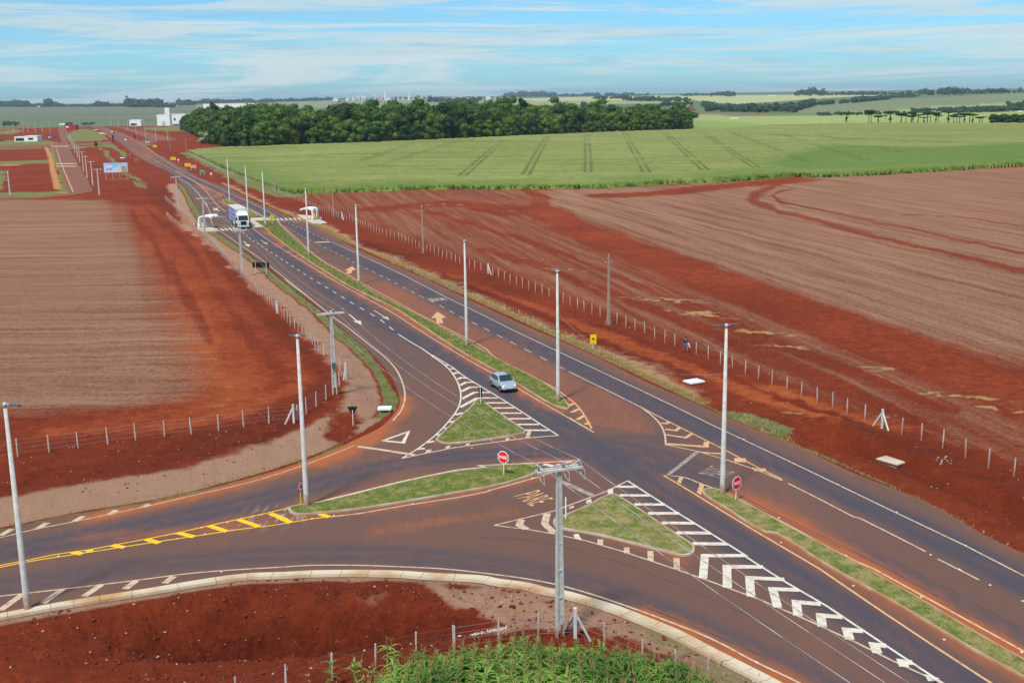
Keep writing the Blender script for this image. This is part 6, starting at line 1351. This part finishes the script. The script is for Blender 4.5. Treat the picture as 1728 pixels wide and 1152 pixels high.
# araucarias in a line on the right
def araucaria(seed, H_=12, Rr=3.4, tiers=2):
    g_ = np.random.default_rng(seed); lob = []
    for t_ in range(tiers):
        zz = H_*(1-.13*t_)
        for i in range(9): a = 2*np.pi*i/9+t_; rr = Rr*(1-.25*t_); lob.append((rr*.72*np.cos(a), rr*.72*np.sin(a), zz+.3, Rr*.36, .7))
        lob.append((0, 0, zz, Rr*.55, .7))
    if seed % 3 == 0: lob += [(0, 0, H_*.35, .9, 1.2), (.2, 0, H_*.5, .7, 1.2)]
    V, F = leaves(g_, lob, 620, .34); mb = MB()
    for l in lob: mb.ball(l[:3], l[3]*.8, 6, 4, (1, 1, l[4]))
    v2 = np.array(mb.v); b = len(V); me_ = bpy.data.meshes.new('crown'); me_.from_pydata([tuple(map(float, v)) for v in np.concatenate([V, v2])], [], [tuple(map(int, f)) for f in F]+[tuple(i+b for i in f) for f in mb.f]); me_.materials.append(M_leafd)
    tb = MB().bar((0, 0, -.3), (0, 0, H_), .62, n=7, w2=.35)
    for i in range(9): a = 2*np.pi*i/9; tb.bar((0, 0, H_*.90), (Rr*.7*np.cos(a), Rr*.7*np.sin(a), H_), .14, n=4)
    mt_ = bpy.data.meshes.new('trunk'); mt_.from_pydata(tb.v, [], tb.f); mt_.materials.append(M_bark); return me_, mt_
ap = [araucaria(s_, 12, 3.3+.4*(s_ % 2), 2 if s_ % 2 else 1) for s_ in range(5)]
ag = 'umbrella-topped araucarias in a line beyond the maize'
ar = [(1428, 206, 14, 1.5), (1466, 207.5, 19, 1.0), (1470, 207.5, 16, .8), (1482, 207.5, 11, 1.0), (1494, 205, 9, .5), (1502, 208, 18, 1.5), (1520.5, 208, 15, 1.3), (1528.5, 208, 12, .8), (1538, 208, 12, 1.0), (1549, 208, 13, 1.2), (1559, 208, 9, 1.1), (1564.5, 208, 17, 1.1), (1570, 208, 17, .9), (1579, 208, 16, 1.0), (1583, 208, 12, .9), (1600, 208, 18, 1.5), (1609, 208, 12, .9), (1619, 208, 10, 1.1), (1627, 208, 15, 1.2), (1636, 208, 14, 1.2), (1641, 208, 13, 1.2), (1653, 208.5, 10, 1.0), (1657, 208.5, 10, 1.0), (1540.5, 207, 16, .8), (1614, 207, 13, .8)]
for i, (px, py, hh, wd) in enumerate(ar):
    x, y, z = GF(px, py); H_ = hh*y/1930
    lab = ordn(i)+' umbrella-topped araucaria from the left in the dark row beyond the right maize'
    if i == 0: lab = 'lone round-topped araucaria left of the row beyond the maize'
    add_tree((x, y, z), lab, ag, ap[i % 5], (wd*1.2*y/1000, wd*1.2*y/1000, H_/12), i, name='araucaria_tree')
for i, (px, w_) in enumerate(((1680, 1.6), (1697, 1.8), (1711, 1.5), (1726, 1.7))):
    x, y, z = GF(px, 208.5); add_tree((x, y, z), ('left', 'second', 'third', 'last')[i]+' of the low rounded dark trees at the right end of the araucaria row', 'low dark trees beside the araucarias', protos[5], (w_*.45, w_*.45, .42), i)
for px, py, lab in ((1160, 216.5, 'small round tree just off the right end of the wood'), (986, 197, 'bare brownish tree beyond the wood')):
    x, y, z = GF(px, py); add_tree((x, y, z), lab, None, protos[1], (.4, .4, .5), 0, mt=M_leafd if px > 1000 else M_leafb)
x, y = G(162, 247.5); add_tree((x, y, 0), 'small green shrub by the far left junction', None, protos[3], (.18, .18, .2), 0, name='shrub', cat='shrub')
# belts of far trees, too far to tell apart
def belt(name, segs, seed):
    g_ = np.random.default_rng(seed); VV_ = []; FF = []; nb_ = 0
    for (x0, y0, x1, y1, h_, rows) in segs:
        A = np.array(GF(x0, y0)[:2]); B = np.array(GF(x1, y1)[:2]); Ld = np.linalg.norm(B-A); n = int(Ld/(h_*.55))*rows
        for i in range(min(n, 900)):
            t_ = g_.random(); p = A+(B-A)*t_; p = p*(1+g_.uniform(0, .012*rows)); hh = h_*g_.uniform(.45, 1.1)*(.75+.5*float(vnoise(np.array([t_*Ld/120]), np.array([seed*1.0]), 4)[0]))
            z_ = float(terrain(np.array([p[0]]), np.array([p[1]]), False)[0]); r_ = hh*g_.uniform(.38, .6)
            lob = [(p[0]+g_.normal(0, r_*.4), p[1]+g_.normal(0, r_*.4), z_+hh*g_.uniform(.35, .75), r_*.7, 1.0) for _ in range(3)]
            V, F = leaves(g_, lob, 46, r_*.30); VV_.append(V); FF.append(F+nb_); nb_ += len(V)
            for l in lob:
                mb = MB().ball(l[:3], l[3]*.85, 5, 4, (1, 1, 1)); v2 = np.array(mb.v); q4 = np.array([f for f in mb.f if len(f) == 4]); VV_.append(v2); FF.append(q4+nb_); nb_ += len(v2)
    return tag(np_mesh(name, np.concatenate(VV_), np.concatenate(FF), M_farleaf, 4), kind='stuff')
belt('hedgerow_trees', [(1188, 189, 1345, 191, 17, 5), (1300, 188, 1342, 186, 18, 3), (1186, 180, 1215, 186, 13, 3)], 1)
belt('hedgerow_trees', [(1345, 187, 1372, 179, 14, 2), (1372, 179, 1440, 174, 10, 1), (1440, 174, 1500, 168, 12, 2), (1500, 166, 1550, 164, 10, 2)], 2)
belt('hedgerow_trees', [(1380, 196, 1470, 195, 6, 3), (1460, 195, 1560, 193, 6, 2), (1540, 191, 1640, 189, 8, 3), (1610, 192, 1728, 188, 9, 4), (1700, 184, 1760, 182, 12, 3)], 3)
belt('hedgerow_trees', [(1110, 181, 1165, 180, 12, 2), (985, 184, 1000, 184, 12, 2), (1050, 171, 1165, 172, 16, 2), (1000, 168, 1050, 167, 14, 2)], 4)
belt('horizon_trees', [(852, 164, 935, 163.5, 42, 4), (935, 163.5, 1096, 162, 24, 2), (1150, 162.5, 1240, 161.5, 20, 2), (1195, 164, 1238, 163.5, 26, 2), (1340, 162.5, 1395, 162, 34, 3), (1395, 161.5, 1560, 160, 16, 2)], 5)
belt('horizon_trees', [(1556, 161.5, 1632, 160.5, 30, 3), (1632, 159.5, 1728, 157.5, 20, 2), (1728, 157, 1900, 154, 20, 2)], 6)
belt('horizon_trees', [(-160, 180, 44, 181, 34, 5), (44, 180.5, 80, 181, 18, 3), (78, 181, 97, 181, 36, 4), (97, 180.5, 213, 180, 14, 3), (163, 180.5, 182, 180.5, 26, 3), (213, 181.5, 270, 181.5, 34, 6), (262, 182, 296, 182, 18, 4)], 7)
belt('horizon_trees', [(300, 176.5, 420, 174, 26, 3), (420, 174, 560, 170, 22, 3), (560, 169, 860, 166.5, 16, 3), (720, 174, 810, 173, 20, 3), (300, 178, 330, 178, 20, 2)], 8)
belt('far_roadside_shrubs', [(4, 213.5, 30, 213.5, 7, 3), (138, 212, 158, 212, 4.5, 2), (112, 213, 122, 214, 6, 2)], 9)

# ---------------------------------------------------------------- maize
M_maize = leaf_mat('maize_canopy', (.10, .19, .030), (.26, .36, .085), .0)
t = M_maize.node_tree; b = t.nodes['Principled BSDF']
def maize_nodes():
    L = t.links.new; g_ = N(t, 'ShaderNodeNewGeometry'); at = N(t, 'ShaderNodeAttribute', _attribute_name='MZ'); s_ = N(t, 'ShaderNodeSeparateColor'); L(at.outputs['Color'], s_.inputs[0])
    def nz(sc, sc3, d=5):
        mp = N(t, 'ShaderNodeMapping'); mp.inputs['Scale'].default_value = sc3; mp.inputs['Rotation'].default_value = (0, 0, R(-4)); L(g_.outputs['Position'], mp.inputs[0]); n = N(t, 'ShaderNodeTexNoise', Scale=sc, Detail=d, Roughness=.65); L(mp.outputs[0], n.inputs[0]); return n.outputs[0]
    a = nz(1, (.012, .16, 1)); c = nz(1, (.25, 1.2, 1), 6); e = nz(1, (.010, .012, 1))
    def M(op, p, q, cl=False):
        n = N(t, 'ShaderNodeMath', _operation=op, _use_clamp=cl)
        for i, v in enumerate((p, q)):
            if isinstance(v, float): n.inputs[i].default_value = v
            else: L(v, n.inputs[i])
        return n.outputs[0]
    f_ = M('ADD', M('ADD', M('MULTIPLY', a, .50), M('MULTIPLY', c, .30)), M('MULTIPLY', e, .20)); mr = N(t, 'ShaderNodeMapRange'); mr.inputs[1].default_value = .40; mr.inputs[2].default_value = .58; L(f_, mr.inputs[0])
    mx1 = N(t, 'ShaderNodeMix', _data_type='RGBA'); mx1.inputs[6].default_value = (.115, .145, .022, 1); mx1.inputs[7].default_value = (.25, .265, .070, 1); L(mr.outputs[0], mx1.inputs[0])
    mx2 = N(t, 'ShaderNodeMix', _data_type='RGBA'); L(mx1.outputs[2], mx2.inputs[6]); mx2.inputs[7].default_value = (.080, .145, .018, 1); L(M('MULTIPLY', s_.outputs[0], .9), mx2.inputs[0])
    mx3 = N(t, 'ShaderNodeMix', _data_type='RGBA'); L(mx2.outputs[2], mx3.inputs[6]); mx3.inputs[7].default_value = (.035, .070, .015, 1); L(s_.outputs[1], mx3.inputs[0])
    L(mx3.outputs[2], b.inputs['Base Color']); b.inputs['Roughness'].default_value = .8
    bp = N(t, 'ShaderNodeBump', Strength=.7, Distance=.6); L(c, bp.inputs['Height']); L(bp.outputs[0], b.inputs['Normal'])
maize_nodes()
MZ = W([(317, 259), (350, 273), (400, 296), (440, 312), (468, 322), (495, 327), (600, 325), (690, 321), (780, 319), (850, 320), (930, 318.5), (1010, 318.5), (1130, 311), (1200, 309), (1270, 304), (1340, 298), (1400, 299.5), (1500, 294.5), (1600, 288.5), (1728, 279.5), (1900, 269), (2300, 248), (2300, 214), (1728, 211.5), (1500, 211), (1300, 214), (1220, 221), (1165, 222), (1080, 224.5), (1000, 227.5), (860, 234), (760, 238.5), (640, 244), (500, 248.5), (430, 252), (386, 252.5), (350, 255)])
rowsY = 1/np.linspace(1/330, 1/1250, 300); angs = R(1)*np.linspace(-20, 42, 860); AAm, RRm = np.meshgrid(angs, rowsY); mxx = (RRm*np.sin(AAm)).ravel(); myy = (RRm*np.cos(AAm)).ravel()
jx = mxx+(fbm(mxx/5, myy/5, 61, 2)-.5)*1.4; jy = myy+(fbm(mxx/5, myy/5, 62, 2)-.5)*2.0
sdm = sdp(jx, jy, MZ); keep = sdm > -1.2; mzz = np.where(sdm > 0, 1.9, 0.0)*smooth(sdm, -.8, .8)+(fbm(mxx/2.5, myy/2.5, 71, 3)-.5)*.7*smooth(sdm, 0, 1)-.3*(sdm < -.5)
edge = 1-smooth(sdm+(fbm(mxx/18, myy/18, 5, 3)-.5)*30, 2, 26)*(1); edge *= .65*smooth(-myy, -600, -420)
sw = W([(1400, 250), (1560, 256), (1728, 248), (2300, 236), (2300, 260), (1728, 278), (1500, 292), (1340, 298), (1280, 284)]); edge = np.maximum(edge, .8*smooth(sdp(jx, jy, sw), -8, 8))
bandg = 1-smooth(pdist(jx, jy, W([(1300, 232), (1450, 240), (1600, 247), (1728, 248)])), 2, 9); edge = np.maximum(edge, .6*bandg)
trk = np.zeros(mxx.shape)
for a_, b_ in (((600, 282), (690, 250)), ((628, 290), (765, 246)), ((780, 306), (850, 241)), ((888, 304), (923, 235)), ((993, 300), (991, 231)), ((1092, 300), (1053, 228)), ((1190, 296), (1120, 226)), ((1278, 292), (1180, 225)), ((1370, 284), (1230, 226)), ((1460, 278), (1320, 232)), ((1530, 266), (1380, 232))):
    P0 = np.array(G(*a_)); P1 = np.array(G(*b_)); d = (P1-P0)/np.linalg.norm(P1-P0); n_ = np.array([-d[1], d[0]])
    for s_ in (-1.2, 1.2):
        trk = np.maximum(trk, (1-smooth(pdist(mxx, myy, [P0+n_*s_, P1+n_*s_]), .3, .75))*(.20+.5*smooth(fbm(mxx/30, myy/30, 91, 2), .3, .5)))
for pts in ([(600, 262), (760, 262), (950, 260), (1160, 256)], [(640, 274), (800, 272), (1000, 268), (1300, 262)], [(560, 253), (700, 249), (900, 244), (1200, 240), (1400, 243)], [(520, 285), (600, 283), (760, 296)]):
    trk = np.maximum(trk, .40*(1-smooth(pdist(jx, jy, W(pts)), .5, 2.2)))
mzz -= .5*trk*(sdm > 1)
nc = len(angs); ii = (np.arange(len(rowsY)-1)[:, None]*nc+np.arange(nc-1)[None, :]).ravel(); Fm = np.stack([ii, ii+nc, ii+nc+1, ii+1], 1); Fm = Fm[keep[Fm].all(1)]
used = np.unique(Fm); remap = np.full(len(mxx), -1); remap[used] = np.arange(len(used))
mo = np_mesh('maize_field', np.stack([mxx, myy, mzz], 1)[used], remap[Fm][:, ::-1], M_maize, 4, True); fattr(mo.data, 'MZ', np.stack([np.clip(edge, 0, 1), np.clip(trk*.85, 0, 1), trk*0, trk*0+1], 1)[used]); tag(mo, kind='stuff')
# plants with blades
def maize_plants(name, X, Y, Z, H_, seed, mt, nl=8, seg=3, wid=.045, tassel=True):
    g_ = np.random.default_rng(seed); V = []; F = []; base = 0; n = len(X)
    for k_ in range(nl):                        # one arching blade per plant at a time, for all plants at once
        a = g_.uniform(0, 2*np.pi, n); z0 = Z+H_*(.22+.68*k_/nl); Ln = H_*g_.uniform(.24, .44, n)*(1-.35*abs(k_/nl-.5)); up = g_.uniform(.55, 1.0, n); dx, dy = np.cos(a), np.sin(a); px_, py_ = -dy, dx
        P = []
        for s_ in range(seg+1):
            t_ = s_/seg; out = Ln*t_; zz = z0+Ln*(up*t_-1.15*up*t_**2.0*.95); w_ = wid*(1-t_)**.6*(1.3 if s_ == 1 else 1)*np.ones(n)
            P.append((X+dx*out-px_*w_, Y+dy*out-py_*w_, zz)); P.append((X+dx*out+px_*w_, Y+dy*out+py_*w_, zz))
        arr = np.stack([np.stack(p, 1) for p in P], 1); m_ = arr.shape[1]; V.append(arr.reshape(-1, 3)); bb_ = base+np.arange(n)[:, None]*m_
        for s_ in range(seg): F.append(np.concatenate([bb_+2*s_, bb_+2*s_+1, bb_+2*s_+3, bb_+2*s_+2], 1))
        base += n*m_
    st = np.stack([np.stack([X-.015, Y, Z], 1), np.stack([X+.015, Y, Z], 1), np.stack([X+.01, Y, Z+H_], 1), np.stack([X-.01, Y, Z+H_], 1)], 1); V.append(st.reshape(-1, 3)); F.append(base+np.arange(n*4).reshape(-1, 4)); base += n*4
    o = np_mesh(name, np.concatenate(V), np.concatenate(F), mt, 4); tag(o, kind='stuff')
    if tassel:
        T_ = []
        for q in range(3):
            a = g_.uniform(0, 2*np.pi, n); d = .10*np.array([np.cos(a), np.sin(a)]); T_.append(np.stack([np.stack([X-.012, Y, Z+H_], 1), np.stack([X+.012, Y, Z+H_], 1), np.stack([X+d[0]+.008, Y+d[1], Z+H_+.24], 1), np.stack([X+d[0]-.008, Y+d[1], Z+H_+.24], 1)], 1).reshape(-1, 3))
        tv = np.concatenate(T_); o2 = np_mesh('maize_tassels', tv, np.arange(len(tv)).reshape(-1, 4), mat('tassel', (.30, .19, .085), .8), 4); tag(o2, kind='stuff')
    return o
M_mz = leaf_mat('maize_leaf', (.045, .11, .014), (.19, .31, .05), .0)
fg = W([(636, 1172), (690, 1146), (745, 1128), (800, 1122), (850, 1114), (905, 1110), (950, 1126), (1060, 1132), (1140, 1150), (1205, 1176), (1300, 1260), (1500, 1500), (1500, 1800), (560, 1800), (560, 1260)])
P = np.array(fg); g = np.random.default_rng(8); X = []; Y = []
row_y = P[:, 1].min()
xs = np.arange(P[:, 0].min(), P[:, 0].max(), .62)
for xr in xs:
    ys_ = np.arange(P[:, 1].min(), P[:, 1].max(), .21); X.append(xr+g.normal(0, .09, len(ys_))+.12*(ys_-40)*0); Y.append(ys_+g.normal(0, .07, len(ys_)))
X = np.concatenate(X); Y = np.concatenate(Y); k_ = (sdp(X+g.normal(0, .5, len(X)), Y+g.normal(0, .5, len(Y)), fg) > 0) & (Y > 33); X, Y = X[k_], Y[k_]; c_, s_ = math.cos(R(0)), math.sin(R(0))
ex = [GT(p[0], p[1])[:2] for p in ((655, 1140), (662, 1136), (560, 1165), (612, 1165), (668, 1160), (600, 1172))]
X = np.concatenate([X, [e[0] for e in ex]]); Y = np.concatenate([Y, [e[1] for e in ex]])
hh = (1.55+.75*fbm(X/1.6, Y/1.6, 7, 3)+g.normal(0, .13, len(X)))*smooth(np.concatenate([sdp(X[:-6], Y[:-6], fg), np.full(6, 1.2)]), -1.2, 1.6); hh = np.clip(hh, .9, 2.6)
maize_plants('maize_plants', X, Y, terrain(X, Y), hh, 4, M_mz, 12, 4, .046); print('fg maize', len(X))
# ragged front rows of the big field
g = np.random.default_rng(12); n = 34000; ed = catmull(MZ[:24], 3); E_ = np.array(ed); LL = np.concatenate([[0], np.cumsum(np.linalg.norm(np.diff(E_, axis=0), axis=1))]); s_ = g.uniform(0, LL[-1], n); x = np.interp(s_, LL, E_[:, 0]); y = np.interp(s_, LL, E_[:, 1]); x = x+g.normal(0, .8, n)+(1.0*g.random(n)); y = y+g.random(n)**1.7*22-1.0
k_ = sdp(x, y, MZ) > -.6; x, y = x[k_], y[k_]
M_mz2 = leaf_mat('maize_edge_leaf', (.085, .14, .022), (.21, .28, .06), .0)
maize_plants('maize_edge_plants', x, y, np.zeros(len(x)), g.uniform(1.3, 2.1, len(x)), 5, M_mz2, 5, 2, .10, False)

# ---------------------------------------------------------------- loose stones and clods
def stones(name, poly, n, smin, smax, mt, seed, excl=1.2):
    g_ = np.random.default_rng(seed); P_ = np.array(poly); X = g_.uniform(P_[:, 0].min(), P_[:, 0].max(), n); Y = g_.uniform(P_[:, 1].min(), P_[:, 1].max(), n); k_ = pin(X, Y, poly); X, Y = X[k_], Y[k_]
    k_ = -sdp(X, Y, MAIN) > excl; X, Y = X[k_], Y[k_]; Z = terrain(X, Y); sz = smin+(smax-smin)*g_.random(len(X))**5
    ico = np.array([(0, 0, -1), (.9, 0, -.2), (.2, .9, -.1), (-.8, .4, -.3), (-.7, -.6, 0), (.3, -.9, -.2), (.1, .1, .8)]); fc = np.array([(0, 2, 1), (0, 3, 2), (0, 4, 3), (0, 5, 4), (0, 1, 5), (6, 1, 2), (6, 2, 3), (6, 3, 4), (6, 4, 5), (6, 5, 1)])
    V = (ico[None]*(sz[:, None, None]*g_.uniform(.6, 1.3, (len(X), 1, 3)))+g_.normal(0, .12, (len(X), 7, 3))*sz[:, None, None]); a = g_.uniform(0, 6.28, len(X)); c, s_ = np.cos(a)[:, None], np.sin(a)[:, None]
    Vx = V[:, :, 0]*c-V[:, :, 1]*s_+X[:, None]; Vy = V[:, :, 0]*s_+V[:, :, 1]*c+Y[:, None]; V = np.stack([Vx, Vy, V[:, :, 2]*.7+Z[:, None]+sz[:, None]*.2], 2); F = (fc[None]+np.arange(len(X))[:, None, None]*7).reshape(-1, 3)
    tag(np_mesh(name, V.reshape(-1, 3), F, mt, 3), kind='stuff')
M_stone = mat('pale_stone', (.46, .36, .31), .9, col2=(.30, .16, .11), vscale=1.5); M_clod = mat('soil_clod', (.20, .034, .012), .95, col2=(.12, .020, .008), vscale=1.2)
south = W([(-300, 1080), (0, 1036), (250, 995), (585, 964), (820, 974), (956, 1000), (1146, 1066), (1300, 1152), (1300, 1500), (-300, 1500)])
stones('loose_stones', south, 2400, .02, .12, M_stone, 1); stones('soil_clods', south, 12000, .03, .17, M_clod, 2)
nrt = W([(-300, 760), (0, 760), (400, 715), (540, 690), (560, 610), (640, 640), (650, 700), (540, 770), (300, 830), (0, 885), (-300, 930)])
stones('loose_stones', nrt, 2600, .02, .10, M_stone, 3, .6); stones('soil_clods', nrt, 6000, .03, .13, M_clod, 4, 3)
rgt = W([(900, 480), (1200, 590), (1728, 790), (1900, 880), (1900, 1000), (1500, 810), (1250, 700), (1000, 590)])
stones('loose_stones', rgt, 1500, .02, .12, M_stone, 5, 2); stones('soil_clods', rgt, 9000, .03, .16, M_clod, 6, 2.5)
stones('white_rubble', W([(755, 1050), (800, 1052), (855, 1044), (860, 1052), (800, 1060), (760, 1062)]), 600, .03, .11, mat('rubble_white', (.60, .56, .52), .9), 9, .2)
stones('white_rubble', W([(1575, 768), (1606, 766), (1610, 780), (1580, 785)]), 60, .03, .11, mat('rubble_white', (.60, .56, .52), .9), 10, .2)

# ---------------------------------------------------------------- haze over the far country
hm = bpy.data.materials.new('haze'); hm.use_nodes = True; t = hm.node_tree; t.nodes.clear(); o_ = t.nodes.new('ShaderNodeOutputMaterial'); v_ = t.nodes.new('ShaderNodeVolumePrincipled')
v_.inputs['Color'].default_value = (.66, .82, .96, 1); v_.inputs['Density'].default_value = HAZE; v_.inputs['Anisotropy'].default_value = .2; t.links.new(v_.outputs[0], o_.inputs['Volume'])
hb = MB().box(-15500, 15500, -15500, 15500, -60, 90).build('haze', hm); tag(hb, kind='stuff')
